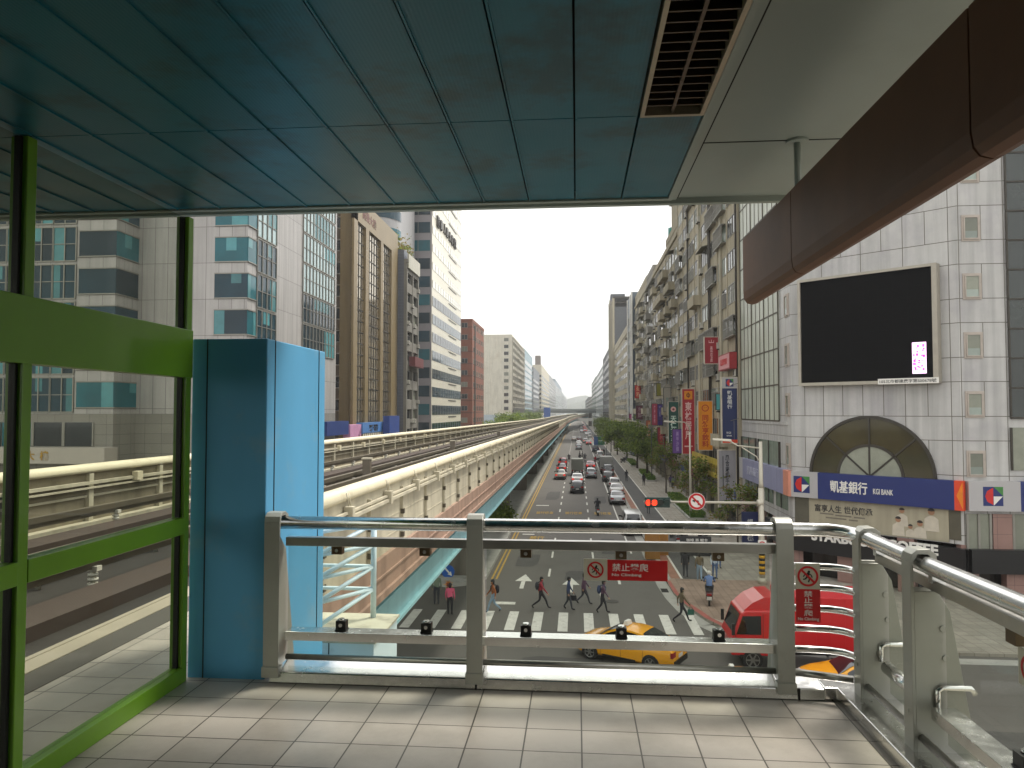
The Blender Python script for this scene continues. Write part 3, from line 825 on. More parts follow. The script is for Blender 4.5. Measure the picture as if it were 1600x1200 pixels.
# "no climbing" notices on the railing
def pictogram(mb, F, u, z, r, d, bg=0, red=1, blk=2):
    """red prohibition ring with a climbing figure"""
    mb.disc(F, u, z, r*.80, r, d, d+.002, red, 32)
    mb.disc(F, u+.10*r, z+.44*r, 0, .13*r, d, d+.0012, blk, 12)                                   # head
    def limb(a, b, t):
        a, b = Vector(a), Vector(b); v = (b-a).normalized(); n = Vector((-v.y, v.x))*t*.5*r
        q = [a*r-n, b*r-n, b*r+n, a*r+n]
        mb.ext([F.p(u+p.x, d, z+p.y) for p in q], Vector((F.s, -F.c, 0))*.0012, blk)
    limb((.06,.34),(-.06,-.08),.26); limb((.06,.28),(.34,.10),.11); limb((.34,.10),(.40,-.12),.10)
    limb((.0,.26),(-.34,.12),.11); limb((-.34,.12),(-.42,-.06),.10)
    limb((-.04,-.04),(.16,-.24),.15); limb((.16,-.24),(.05,-.58),.13); limb((-.06,-.04),(-.26,-.28),.15); limb((-.26,-.28),(-.46,-.30),.12)
    a = Vector((-.62*r, .62*r)); b = Vector((.62*r, -.62*r)); n = Vector((.10*r, .10*r))*.75
    mb.ext([F.p(u+p.x, d+.0013, z+p.y) for p in (a-n, b-n, b+n, a+n)], Vector((F.s, -F.c, 0))*.0012, red)
def notice(name_label, F, u0, u1, z0, z1, up, horizontal=True):
    t = thing("warning_notice", name_label, "warning sign", F.p((u0+u1)/2, 0, z0), group="no climbing notices on the railing")
    if horizontal:
        mb = MB(); mb.ob(F, u0, up, 0, .003, z0-.004, z1+.004); mb.build("pictogram_panel", pale_sign, t)
        mb = MB(); mb.ob(F, up, u1, 0, .004, z0, z1); mb.build("text_panel", red_sign, t)
        mb = MB(); pictogram(mb, F, (u0+up)/2, (z0+z1)/2, (z1-z0)*.40, .0035); mb.build("pictogram", [pale_sign, red_sign, black_sign], t)
        mb = MB(); W = u1-up; H = z1-z0
        text(mb, "禁止攀爬", F, up+W*.38, z0+H*.64, .0045, w=W*.60, h=H*.38, bold=.006, ext=.001)
        text(mb, "No Climbing", F, up+W*.32, z0+H*.26, .0045, w=W*.49, h=H*.17, bold=.012, ext=.001)
        mb.build("lettering", white_sign, t)
    else:
        H = z1-z0; W = u1-u0; zs = z0+H*.56
        mb = MB(); mb.ob(F, u0, u1, 0, .003, zs, z1); mb.build("pictogram_panel", pale_sign, t)
        mb = MB(); mb.ob(F, u0, u1, 0, .004, z0, zs); mb.build("text_panel", red_sign, t)
        mb = MB(); pictogram(mb, F, (u0+u1)/2, (zs+z1)/2, W*.43, .0035); mb.build("pictogram", [pale_sign, red_sign, black_sign], t)
        mb = MB()
        text(mb, "禁止攀爬", F, (u0+u1)/2, z0+(zs-z0)*.57, .0045, w=W*.36, h=(zs-z0)*.76, bold=.006, stack=True, ext=.001)
        text(mb, "No Climbing", F, (u0+u1)/2, z0+(zs-z0)*.09, .0045, w=W*.86, bold=.012, ext=.001)
        mb.build("lettering", white_sign, t)
    return t
FR = Frame(0, 4.662, 0)
notice("wide red no climbing notice with a pale pictogram on the middle glass pane", FR, *sorted((FR.on(912,890)[0], FR.on(1043,890)[0])), FR.on(980,907)[1], FR.on(980,875)[1], FR.on(949,890)[0])
FV = Frame(0, 4.575, 0)
notice("tall narrow red no climbing notice tied to the curved corner tubes", FV, FV.on(1243,900)[0], FV.on(1281,900)[0], FV.on(1262,972)[1], FV.on(1262,880)[1], 0, False)
FX = Frame(1.742, 3.13, -90)
notice("red no climbing notice on the right-hand glass pane cut by the picture edge", FX, 0.0, .62, 9.33, 9.47, .15)

# ================================================================ BUILDINGS
_wm = {}
def win_mesh(w, h, style, glass, frame):
    """one window, facing its own -Y; origin at the middle of its sill"""
    key = (round(w,2), round(h,2), style, glass.name, frame.name)
    if key in _wm: return _wm[key]
    m = MB(); t = .07 if min(w,h) > .6 else .05; a = w/2
    m.box(-a,a,-.02,.0,0,h,1)
    m.box(-a,-a+t,-.07,-.02,0,h,0); m.box(a-t,a,-.07,-.02,0,h,0)
    m.box(-a+t,a-t,-.07,-.02,0,t,0); m.box(-a+t,a-t,-.07,-.02,h-t,h,0)
    if style == 'slide':
        m.box(-t/2,t/2,-.06,-.02,t,h-t,0)
    elif style == 'triple':
        for x in (-w/6, w/6): m.box(x-t/2,x+t/2,-.06,-.02,t,h-t,0)
        m.box(-a+t,a-t,-.055,-.02,h*.68,h*.68+.05,0)
    elif style == 'cross':
        m.box(-t/2,t/2,-.06,-.02,t,h-t,0); m.box(-a+t,a-t,-.055,-.02,h*.62,h*.62+.06,0)
    elif style == 'curtain':
        m.box(-a+t+.04,-.12,-.024,-.02,t,h*.98-t,2)
    elif style == 'bars':
        n = max(3, int(w/.16))
        for k in range(1, n): m.box(-a+w*k/n-.012,-a+w*k/n+.012,-.16,-.135,.02,h*.75,0)
        m.box(-a,a,-.165,-.13,0,.04,0); m.box(-a,a,-.165,-.13,h*.74,h*.78,0)
    elif style == 'cage':
        n = max(3, int(w/.2))
        for k in range(n+1): m.box(-a+w*k/n-.015,-a+w*k/n+.015,-.5,-.47,-.05,h*.92,0)
        for z in (-.05,h*.4,h*.88): m.box(-a,a,-.5,-.47,z,z+.04,0)
        m.box(-a,a,-.55,-.02,h*.92,h*.97,0); m.box(-a,a,-.5,-.02,-.09,-.05,0)
        m.box(-a+.2,-a+.9,-.42,-.1,-.05,.4,2)
    _wm[key] = m.mesh("window", [frame, glass, g_curt])
    return _wm[key]
def put(parent, name, F, u, d, z, me):
    return inst(name, me, parent, F.p(u, d, z)-wloc(parent), R(F.a))
acm = MB(); acm.box(-.42,.42,-.34,-.02,0,.58); acm.tube([(-.1,-.343,.29),(-.1,-.35,.29)], .23, 14, 1); acm.box(-.36,-.30,-.34,0,-.12,0,1); acm.box(.30,.36,-.34,0,-.12,0,1)
ac_me = acm.mesh("air_conditioner", [ac_body, frame_dk])
awm = MB(); awm.hexa([(-1,-.75,-.2),(1,-.75,-.2),(1,-.0,.0),(-1,-.0,.0),(-1,-.75,-.16),(1,-.75,-.16),(1,0,.05),(-1,0,.05)])
aw_me = awm.mesh("window_hood", mat("window_hood_sheet", '#7d7c70', .6, .2, .15, rnd=.25))

def bld(name, label, x0, x1, y0, y1, h, m, group=None, roof=True, cat="building"):
    r = thing(name, label, cat, ((x0+x1)/2, y0, 0), group=group)
    mb = MB(); mb.box(x0, x1, y0, y1, 0, h); mb.build("wall", m, r)
    if roof:
        mb = MB(); t = .35
        mb.box(x0-.05,x1+.05,y0-.05,y0+t,h,h+.9); mb.box(x0-.05,x1+.05,y1-t,y1+.05,h,h+.9)
        mb.box(x0-.05,x0+t,y0+t,y1-t,h,h+.9); mb.box(x1-t,x1+.05,y0+t,y1-t,h,h+.9)
        mb.build("roof_parapet", m, r)
        mb = MB(); cx, cyy = (x0+x1)/2, (y0+y1)/2
        mb.box(cx-2.4,cx+2.4,cyy-3,cyy+3,h,h+3.0); mb.build("roof_hut", m, r)
    return r
def facade(r, F, U, z0, fl, nf, nb, wm, seed, pier=.32, sp=1.15, dp=.14, ds=.07, styles=('slide','cross','bars','slide','cage'), glass=None, frame=None,
           acp=.3, hood=.08, balc=.0, cap=100, win_w=None, topband=True):
    """street facade: piers and floor bands stand out from the wall, each window sits between them"""
    rg = random.Random(seed); glass = glass or [g_dark, g_dark, g_curt, g_pale]; frame = frame or frame_al; rest = []
    bw = U/nb
    mb = MB()
    for i in range(nb+1):
        u = min(max(i*bw, pier/2), U-pier/2)
        mb.ob(F, u-pier/2, u+pier/2, 0, dp, z0, z0+fl*nf)
    mb.build("pier_frame", wm, r)
    for j in range(nf+1):
        zz = z0+j*fl
        mb = MB(); mb.ob(F, .02, U-.02, 0, ds, zz-sp*.35, zz+sp*.65); mb.build("floor_band", wm, r)
    if topband:
        mb = MB(); mb.ob(F, 0, U, 0, dp+.12, z0+fl*nf+sp*.65+.02, z0+fl*nf+sp*.65+.5); mb.build("cornice", wm, r)
    ow = bw-pier-.06; oh = fl-sp
    cells = [(j, i) for j in range(nf) for i in range(nb)]
    cells.sort(key=lambda c: (abs(z0+c[0]*fl-9), c[1])); n = 0; na = 0; rest = []
    for (j, i) in cells:
        uc = (i+.5)*bw; zz = z0+j*fl+sp*.65; st_ = rg.choice(styles); g = rg.choice(glass)
        if win_w and ow > win_w*1.6:
            k = max(1, int(ow/win_w))
            mb_w = ow/k-.12
            mm = win_mesh(mb_w, oh, st_, g, frame)
            for q in range(k):
                uq = i*bw+pier/2+.03+(q+.5)*ow/k
                if n < cap: put(r, "window", F, uq, .04, zz, mm); n += 1
                else: rest.append((uq, zz, mm))
        else:
            put(r, "window", F, uc, .04, zz, win_mesh(ow, oh, st_, g, frame)); n += 1
        if na < 95 and rg.random() < acp:
            put(r, "air_conditioner", F, uc+rg.choice((-1,1))*(ow*.5-.5), ds, zz-.62+rg.random()*.1, ac_me); na += 1
        if rg.random() < hood:
            o = put(r, "window_hood", F, uc, ds-.02, zz+oh+.05, aw_me); o.scale = (ow/2, 1, 1)
        if rg.random() < balc:
            b = MB(); b.ob(F, uc-ow/2, uc+ow/2, ds, .95, zz-.85, zz-.72); b.ob(F, uc-ow/2, uc+ow/2, .88, .95, zz-.72, zz+.25)
            b.ob(F, uc-ow/2, uc-ow/2+.07, ds, .88, zz-.72, zz+.25); b.ob(F, uc+ow/2-.07, uc+ow/2, ds, .88, zz-.72, zz+.25)
            b.build("balcony", wm, r)
    if rest: rest_windows(r, F, rest)
def rest_windows(r, F, rest):
    mb = MB(); mats = []
    for (u, z, me) in rest:
        o = F.p(u, .04, z)
        for m_ in me.materials:
            if m_ not in mats: mats.append(m_)
        loc = [mats.index(m_) for m_ in me.materials]; b = len(mb.v)
        mb.v += [(o.x+v.co.x*F.c-v.co.y*F.s, o.y+v.co.x*F.s+v.co.y*F.c, o.z+v.co.z) for v in me.vertices]
        for p in me.polygons:
            mb.f.append([b+k for k in p.vertices]); mb.m.append(loc[p.material_index]); mb.sm.append(False)
    tag(mb.build("upper_windows", mats, r), kind="stuff")
def ribbon(r, F, U, z0, fl, nf, wh, glass, frame, seed, mull=1.5, u0=.3, d=.0, proud=.05):
    """one continuous strip window per floor, each a part"""
    rg = random.Random(seed)
    for j in range(nf):
        zz = z0+j*fl; mb = MB()
        mb.ob(F, u0, U-u0, d, d+proud, zz, zz+wh, 0)
        n = max(1, int((U-2*u0)/mull))
        for k in range(n+1):
            u = u0+(U-2*u0)*k/n
            mb.ob(F, u-.04, u+.04, d, d+proud+.05, zz, zz+wh, 1)
        mb.ob(F, u0, U-u0, d, d+proud+.04, zz-.07, zz, 1); mb.ob(F, u0, U-u0, d, d+proud+.04, zz+wh, zz+wh+.07, 1)
        mb.build("strip_window", [rg.choice(glass), frame], r)
def roof_bits(r, x0, x1, y0, y1, h, seed, m):
    rg = random.Random(seed)
    for k in range(3):
        x = rg.uniform(x0+1.5, x1-1.5); y = rg.uniform(y0+1.5, y1-1.5)
        mb = MB(); mb.tube([(x,y,h),(x,y,h+2.0+rg.random())], .9, 14); mb.build("water_tank", rail_mt, r)
    x = (x0+x1)/2; y = y0+2
    mb = MB(); mb.tube([(x,y,h),(x,y,h+6)], .06, 6); mb.box(x-.8,x+.8,y-.03,y+.03,h+5,h+5.06); mb.build("antenna", frame_dk, r)

# ---- right-hand row, X = 13.6
beige1 = mat("beige_grey_render", '#aaa18a', .85, 0, .12, .5, streak=.35, dirt=('#6e6655', .5, .5, .74, .5))
beige2 = mat("drab_tile_facade", '#989079', .8, 0, .14, .5, streak=.4, dirt=('#5f594a', .5, .5, .74, .5))
beige3 = mat("pale_tile_facade", '#a9a28d', .8, 0, .12, .5, streak=.3)
grey1 = mat("grey_tile_facade", '#86837a', .7, 0, .12, .5, streak=.3)
XR = 13.6
def right(name, label, y0, y1, h, m, z0, fl, nf, nb, seed, depth=14, x=XR, **kw):
    r = bld(name, label, x, x+depth, y0, y1, h, m, "buildings along the right side of the avenue")
    facade(r, Frame(x, y1, -90), y1-y0, z0, fl, nf, nb, m, seed, **kw)
    return r
r1 = right("apartment_block", "tall drab beige apartment block with grilles and air conditioners next to the white corner building", 62.9, 99.5, 43.5, beige1, 4.3, 2.95, 13, 8, 11, acp=.35, hood=.12, balc=.05, sp=1.25,
      styles=('slide','cross','bars','slide','cage','triple'), win_w=1.9)
roof_bits(r1, XR, XR+14, 62, 99, 43.5, 3, beige1)
mb = MB()
pass
for y in (63.2,75.3,76.0,90.2):
    pp = MB(); pp.tube([(XR-.24,y,4),(XR-.24,y,43)], .09, 8); pp.build("drain_pipe", frame_dk, r1)
for y in (70.2, 82.5):
    mb = MB(); mb.box(XR-.24,XR,y-.45,y+.45,4.3,43.3); mb.build("stair_bay", beige3, r1)
r2 = right("apartment_block", "beige block with a green tank and rooftop sheds, second beyond the corner building", 99.8, 113, 35.4, beige2, 4.2, 2.9, 10, 4, 12, acp=.45, hood=.25, balc=.2)
mb = MB(); mb.box(XR+.2,XR+5,100.5,108,35.4,40.2); mb.box(XR-.1,XR+5.2,100.3,108.2,40.2,40.5); mb.build("roof_shed", beige2, r2)
mb = MB(); mb.tube([(XR+.8,110.5,35.4),(XR+.8,110.5,37.6)], .8, 12); mb.build("water_tank", mat("green_tank", '#1f6f63', .5), r2)
r3 = right("apartment_block", "weathered grey-beige block with a plain blank pier at its corner", 113.2, 132, 34.2, beige1, 4.2, 2.9, 10, 5, 13, acp=.45, hood=.2, balc=.25)
roof_bits(r3, XR, XR+14, 113, 132, 34, 5, beige1)
r4 = right("apartment_block", "narrow brown-grey block rising above its lower neighbours on the right", 132.2, 144, 35.6, grey1, 4.2, 2.9, 10, 3, 14, acp=.4, balc=.2, hood=.2)
r5 = right("apartment_block", "pale block crowded with balconies and hoods short of the blue-grey tower", 144.2, 172, 35.9, beige3, 4.2, 2.9, 10, 7, 15, acp=.4, hood=.3, balc=.3)
roof_bits(r5, XR, XR+14, 144, 172, 35.9, 6, beige3)
roof_bits(r2, XR, XR+14, 100, 113, 35.4, 15, beige2); roof_bits(r4, XR, XR+10, 132, 144, 35.6, 16, grey1)
r6 = bld("office_slab", "thin blue-grey slab with two bright white vertical edges on the right", 12.9, 26, 172.3, 186, 37.2, mat("blue_grey_cladding", '#5a6570', .5), "buildings along the right side of the avenue")
for y in (172.2, 177, 186):
    mb = MB(); mb.box(12.6,12.9,y-.35,y+.35,3,38.2); mb.build("edge_fin", white_paint, r6)
ribbon(r6, Frame(12.9,186,-90), 13.6, 5, 3.3, 9, 1.9, [g_dark,g_teal], frame_al, 3)
r7 = right("apartment_block", "long cream block with a slanting roofline below the dark crowned tower", 186.3, 266, 32.8, beige3, 4.2, 2.9, 9, 11, 16, acp=.1, styles=('slide','cross'), sp=1.5)
roof_bits(r7, XR, XR+14, 187, 262, 32.8, 17, beige3)
r8 = bld("crowned_tower", "dark tower with white pilasters and an open frame crown above the right rooftops", 13.6, 30, 266.5, 300, 48, mat("tower_grey", '#4d5156', .5), "buildings along the right side of the avenue", roof=False)
for y in (267, 275, 283.5, 292, 299.6):
    mb = MB(); mb.box(12.9,13.6,y-.7,y+.7,0,51 if y < 290 else 54); mb.build("pilaster", beige3, r8)
ribbon(r8, Frame(13.6,300,-90), 33, 5, 3.3, 13, 2.2, [g_dark,g_teal], frame_dk, 5)
mb = MB(); mb.box(13.0,30,266.5,300,51,51.7); mb.box(13.0,30,266.5,267.3,49.3,49.8); mb.build("crown_frame", frame_dk, r8)
mb = MB(); mb.box(13.4,19,291,299.8,48,56.5); mb.build("stair_tower", mat("tower_grey", '#4d5156'), r8)
for x, y in ((13.8,268),(13.8,275),(13.8,284),(29.2,268),(29.2,284)):
    mb = MB(); mb.box(x-.35,x+.35,y-.35,y+.35,48,51); mb.build("crown_post", frame_dk, r8)
r9 = bld("office_block", "plain dark grey office block in the haze beyond the crowned tower", 13.2, 30, 300.4, 374, 35.4, mat("dark_grey_block", '#55565a', .6, 0, .12, .4), "buildings along the right side of the avenue")
ribbon(r9, Frame(13.2,374,-90), 73, 5, 3.4, 9, 1.7, [g_dark], frame_dk, 6, 4)
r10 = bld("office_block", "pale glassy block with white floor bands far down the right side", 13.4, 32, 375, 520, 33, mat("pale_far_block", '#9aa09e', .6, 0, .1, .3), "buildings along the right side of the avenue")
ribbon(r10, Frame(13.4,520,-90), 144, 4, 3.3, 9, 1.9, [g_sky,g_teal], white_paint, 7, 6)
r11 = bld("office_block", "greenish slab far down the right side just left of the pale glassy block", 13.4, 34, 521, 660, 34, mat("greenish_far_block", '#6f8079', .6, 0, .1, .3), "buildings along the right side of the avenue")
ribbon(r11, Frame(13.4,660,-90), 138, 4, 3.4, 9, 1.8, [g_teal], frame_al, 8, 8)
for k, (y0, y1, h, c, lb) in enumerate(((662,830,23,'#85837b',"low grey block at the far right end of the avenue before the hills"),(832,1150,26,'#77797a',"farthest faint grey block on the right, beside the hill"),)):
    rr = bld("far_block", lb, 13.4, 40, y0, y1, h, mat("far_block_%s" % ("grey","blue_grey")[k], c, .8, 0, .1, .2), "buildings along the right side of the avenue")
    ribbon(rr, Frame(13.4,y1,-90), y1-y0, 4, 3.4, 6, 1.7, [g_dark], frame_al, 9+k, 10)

# shops at street level under the right-hand row
def shopfront(r, y0, y1, seed):
    rg = random.Random(seed); y = y0+.4
    cols_ = ['#7c1f22','#2c3f74','#8b8264','#5a3c2b','#4c4a46','#7d2e2a','#66645b','#35553f']
    while y < y1-2:
        wd = min(rg.uniform(4.0,5.6), y1-y-.2)
        mb = MB(); mb.box(XR-.06,XR+.0,y+.15,y+wd-.15,.14,2.9); mb.build("shop_window", g_dark, r)
        mb = MB(); mb.box(XR-.42,XR-.36,y,y+wd,2.95,3.75); mb.build("shop_sign", mat("shop_sign_%s" % rg.choice(("red","blue","tan","brown","grey")), rg.choice(cols_), .6), r)
        mb = MB(); mb.box(XR-.40,XR-.02,y-.22,y+.12,.14,3.9); mb.build("shop_column", beige2, r)
        y += wd
shopfront(r1, 62.9, 99.5, 2); shopfront(r2, 99.8, 113, 3); shopfront(r3, 113, 132, 4); shopfront(r5, 144, 172, 5)

# ---- white corner building on the right
K1 = Frame(13.6, 62.6, -90)             # avenue side, u runs towards the camera
K2 = Frame(13.6, 48.4, math.degrees(math.atan2(-6.2, 7.2)))   # chamfered corner
K3 = Frame(20.8, 42.2, 0)
zs = [K3.on(1523, y)[1] for y in (372, 461, 552, 645, 741)]
st_ = (zs[0]-zs[4])/4
jz = [K3.on(1515, 412.4)[1], K3.on(1515, 374.8)[1]]               # cross-street side
KU = math.hypot(7.2, 6.2)
PJ = dict(rough=.35, var=.08, scale=.8, streak=.26, dirt=('#8d8792', .35, .48, .76, .5))
kw1 = mat("white_panels_street", '#b7b6b3', grid=(1,1,1.17,[.1],st_,jz,.042,'#5d594f',.05,0,1), **PJ)
kw2 = mat("white_panels_corner", '#b7b6b3', grid=(K2.c,K2.s,1.17,[.1],st_,jz,.042,'#5d594f',.05,0,1), **PJ)
kb = thing("corner_building", "white panelled corner building with a big black screen and a half-round window", "building", (22, 48, 0))
H = 47
mb = MB(); mb.ext([(13.6,62.6,3.2),(13.6,48.4,3.2),(20.8,42.2,3.2),(62,42.2,3.2),(62,62.6,3.2)], (0,0,H-3.2))
o = mb.build("wall", [kw1, kw2], kb)
for p in o.data.polygons:
    if abs(p.normal.x) > .3 and abs(p.normal.y) > .3: p.material_index = 1
pink = mat("pinkish_granite", '#8d6f66', .45, 0, .1, 1.5, grid=(1,1,.9,[0],.9,[.2],.02,'#5d4a44'))
mb = MB(); mb.ext([(14.3,62.6,.14),(14.3,48.8,.14),(21.1,43.0,.14),(62,43.0,.14),(62,62.6,.14)], (0,0,3.06)); mb.build("shop_window", mat("dark_shop_glass", '#1b1613', .15, 0, .3, .6), kb)
for F, us in ((K1,(.5,5.2,10.0,14.1)),(K2,(3.2,6.6)),(K3,(.3,2.6,7.2,12,17,22,27))):
    for u in us:
        mb = MB(); mb.ob(F, u-.45, u+.45, -.5, .04, .14, 3.2); mb.build("column", pink, kb)
# tall curtain wall on the avenue side
u0, _ = K1.on(1159,640); u1, _ = K1.on(1219,640)
u0 = max(u0, .25); zb = K1.on(1160,655)[1]
mb = MB(); mb.ob(K1, u0, u1, 0, .05, zb, 34.5); cw = mb.build("curtain_wall", mat("grey_green_curtain_glass", '#b0b5a6', .35, .0, .2, .25, streak=.25), kb)
mb = MB()
nn = 9
for k in range(nn+1):
    u = u0+(u1-u0)*k/nn; mb.ob(K1, u-.04, u+.04, .05, .075 if k % 3 else .11, zb, 34.5)
for k in range(11):
    z = zb+k*2.45; mb.ob(K1, u0, u1, .05, .08, z-.05, z+.05)
mb.build("mullion", mat("bronze_mullion", '#4d463a', .5, .3), cw)
for k in range(3):                                               # arched windows above the curtain wall
    u = u0+(u1-u0)*(k+.5)/3; rr_ = (u1-u0)/6-.12
    mb = MB(); mb.disc(K1, u, 36.4, 0, rr_, 0, .06, 1, 18, 0, 180); mb.ob(K1, u-rr_, u+rr_, 0, .06, 35, 36.4, 1)
    mb.disc(K1, u, 36.4, rr_, rr_+.16, 0, .12, 0, 18, 0, 180); mb.ob(K1, u-.05, u+.05, .06, .12, 35, 36.4+rr_, 0)
    mb.build("arched_window", [frame_dk, g_pale], kb)
# lower glazing on the avenue side (behind the sign band) and second-floor windows
for (a, b) in ((1160,1182),(1187,1219)):
    ua, ub = K1.on(a,700)[0], K1.on(b,700)[0]; za, zc = K1.on(1190,741)[1], K1.on(1190,686)[1]
    mb = MB(); mb.ob(K1, max(ua,.3), ub, 0, .04, za, zc, 1); mb.ob(K1, max(ua,.3)-.1, max(ua,.3), 0, .14, za, zc, 0); mb.ob(K1, ub, ub+.1, 0, .14, za, zc, 0)
    mb.ob(K1, (max(ua,.3)+ub)/2-.04, (max(ua,.3)+ub)/2+.04, .04, .1, za, zc, 0); mb.build("window", [frame_dk, mat("greenish_curtain_glass", '#6f7d70', .2, 0, .2, 1.2, streak=.3)], kb)
mb = MB(); mb.ob(K1, .3, 13.4, 0, .06, zb-.25, zb-.02); mb.build("sill_band", kw1, kb)
# small square windows: one column near the corner, one on the cross-street face
fr_pale = mat("pale_pink_frame", '#a99f95', .5)
def kwin(F, u, z, ww, hh, g):
    m = MB(); m.box(-ww/2-.16,ww/2+.16,-.05,0,-.16,hh+.16,0); m.box(-ww/2-.06,ww/2+.06,-.10,-.05,-.06,.0,0); m.box(-ww/2-.06,ww/2+.06,-.10,-.05,hh,hh+.06,0)
    m.box(-ww/2-.06,-ww/2,-.10,-.05,0,hh,0); m.box(ww/2,ww/2+.06,-.10,-.05,0,hh,0)
    m.box(-ww/2,ww/2,-.06,-.052,0,hh,1); m.box(-ww/2+.02,ww/2-.02,-.064,-.06,hh*.35,hh,2)
    key = ("k",ww,hh,g.name)
    if key not in _wm: _wm[key] = m.mesh("window", [fr_pale, g, g_curt])
    put(kb, "window", F, u, .0, z, _wm[key])
uc, _ = K3.on(1523,640)
for k in range(11):
    kwin(K3, uc, zs[4]+k*st_, .66, 1.12, g_pale)
uc1, _ = K1.on(1231,600)
for k in range(11):
    kwin(K1, uc1, zs[4]+k*st_, .6, 1.2, g_pale)
# dark glass bays on the cross-street face
ud = K3.on(1577,600)[0]
zc_ = K3.on(1585,653)[1]
for (a, b) in ((ud, ud+7.5),(ud+11, ud+18.5)):
    for k in range(16):
        z = zc_+k*st_/2
        if z > 42: break
        mb = MB(); mb.ob(K3, a, b, .02, .07, z+.05, z+st_/2-.05, 1); mb.ob(K3, a, b, .02, .12, z-.05, z+.05, 0)
        for q in range(6): mb.ob(K3, a+(b-a)*q/5-.05, a+(b-a)*q/5+.05, .07, .12, z+.05, z+st_/2-.05, 0)
        mb.build("strip_window", [frame_dk, mat("smoky_green_glass", '#242c28', .05, .1, .4, .4, spec=.8)], kb)
    mb = MB(); mb.ob(K3, a, b, 0, .02, zc_, 42); mb.build("window_backing", frame_dk, kb)
    za = K3.on(1585,735)[1]; zt = K3.on(1585,668)[1]
    mb = MB(); mb.ob(K3, a, b, 0, .05, za, zt, 1)
    for q in range(5): mb.ob(K3, a+(b-a)*q/4-.06, a+(b-a)*q/4+.06, .05, .1, za, zt, 0)
    mb.build("window", [frame_dk, g_curt], kb)
# half-round window
ul, zl = K2.on(1268,739); ur, _ = K2.on(1462,739); _, zt = K2.on(1363,641)
uc = (ul+ur)/2; rr_ = (ur-ul)/2; rz = (zt-zl)
aw = MB(); aw.disc(K2, uc, zl, 0, rr_, .0, .03, 0, 36, 0, 180)
hw = aw.build("half_round_window", [mat("olive_reflection_glass", '#3d3823', .10, .05, .5, .35, spec=.6)], kb)  # olive reflections are put into the glass colour
mb = MB(); mb.disc(K2, uc, zl, rr_-.08, rr_+.08, 0, .12, 0, 40, 0, 180); mb.disc(K2, uc, zl, rr_*.50, rr_*.545, .03, .09, 0, 30, 0, 180)
for a in (42, 90, 138):
    mb.ext([K2.p(uc+rr_*t*math.cos(R(a))+s*.05*math.sin(R(a)), .03, zl+rr_*t*math.sin(R(a))-s*.05*math.cos(R(a))) for t, s in ((.02,-1),(.97,-1),(.97,1),(.02,1))], Vector((K2.s,-K2.c,0))*.06)
mb.ob(K2, ul-.1, ur+.1, 0, .16, zl-.14, zl); mb.build("glazing_bar", frame_dk, hw)
mb = MB(); mb.disc(K2, uc, zl, 0, rr_*.50, .03, .05, 0, 30, 0, 180); mb.build("inner_pane", g_curt, hw)
# second-floor windows beside the advert
zf0 = K2.on(1440,838)[1]; zf1 = K2.on(1440,787)[1]
mb = MB(); mb.ob(K2, .15, KU-.1, 0, .03, zf0, zf1); mb.build("window_backing", mat("dull_olive_glass", '#5a574a', .25, 0, .2, 1), kb)
for (ux0, ux1) in ((1510,1546),(1582,1640),(1660,1720)):
    a, b = K3.on(ux0,810)[0], K3.on(ux1,810)[0]
    mb = MB(); mb.ob(K3, a, b, 0, .05, zf0-.5, zf1-.35, 1)
    for q in range(3): mb.ob(K3, a+(b-a)*q/2-.06, a+(b-a)*q/2+.06, .05, .12, zf0-.5, zf1-.35, 0)
    mb.build("window", [frame_al, g_curt], kb)
a, b = K3.on(1550,810)[0], K3.on(1580,810)[0]
mb = MB(); mb.ob(K3, a, b, 0, .1, zf0-.5, zf1-.35); mb.build("granite_panel", pink, kb)
for k, (a, b) in enumerate(((1.2,3.4),(4.0,6.6),(7.4,9.6),(10.4,13.2))):
    mb = MB(); mb.ob(K1, a, b, 0, .05, 4.0, 5.6, 1); mb.ob(K1, (a+b)/2-.05, (a+b)/2+.05, .05, .1, 4.0, 5.6, 0); mb.build("window", [frame_dk, mat("greenish_curtain_glass", '#6f7d70')], kb)

# big black video screen on the chamfer
cs = [K2.on(*p) for p in ((1252,441),(1470,411),(1255,604),(1470,598))]
su0, su1 = (cs[0][0]+cs[2][0])/2, (cs[1][0]+cs[3][0])/2
sz1 = (cs[0][1]+cs[1][1])/2; sz0 = (cs[2][1]+cs[3][1])/2
vs_ = thing("video_screen", "large black video screen with one lit pink patch on the white corner building", "screen", K2.p((su0+su1)/2, .2, sz0))
mb = MB(); f_ = .16
mb.ob(K2, su0, su0+f_, 0, .62, sz0, sz1); mb.ob(K2, su1-f_*1.6, su1, 0, .62, sz0, sz1); mb.ob(K2, su0+f_, su1-f_*1.6, 0, .62, sz1-f_, sz1); mb.ob(K2, su0+f_, su1-f_*1.6, 0, .62, sz0, sz0+f_*1.2)
mb.build("frame", mat("screen_frame", '#a39d90', .45, .3, .1), vs_)
mb = MB(); mb.ob(K2, su0+f_, su1-f_*1.6, .05, .5, sz0+f_*1.2, sz1-f_); mb.build("display", mat("black_led_face", '#070708', .8, 0, .25, 1.5, spec=.12, grid=(K2.c,K2.s,.8,[0],.6,[.1],.02,'#111113',.2)), vs_)
pu0, pz0 = K2.on(1426,584,.5); pu1, pz1 = K2.on(1447,534,.5)
mb = MB(); mb.ob(K2, pu0, pu1, .5, .515, pz0, pz1); lit = mb.build("lit_module", emit("lit_pink", '#f0c6ec', .95), vs_)
rg = random.Random(4)
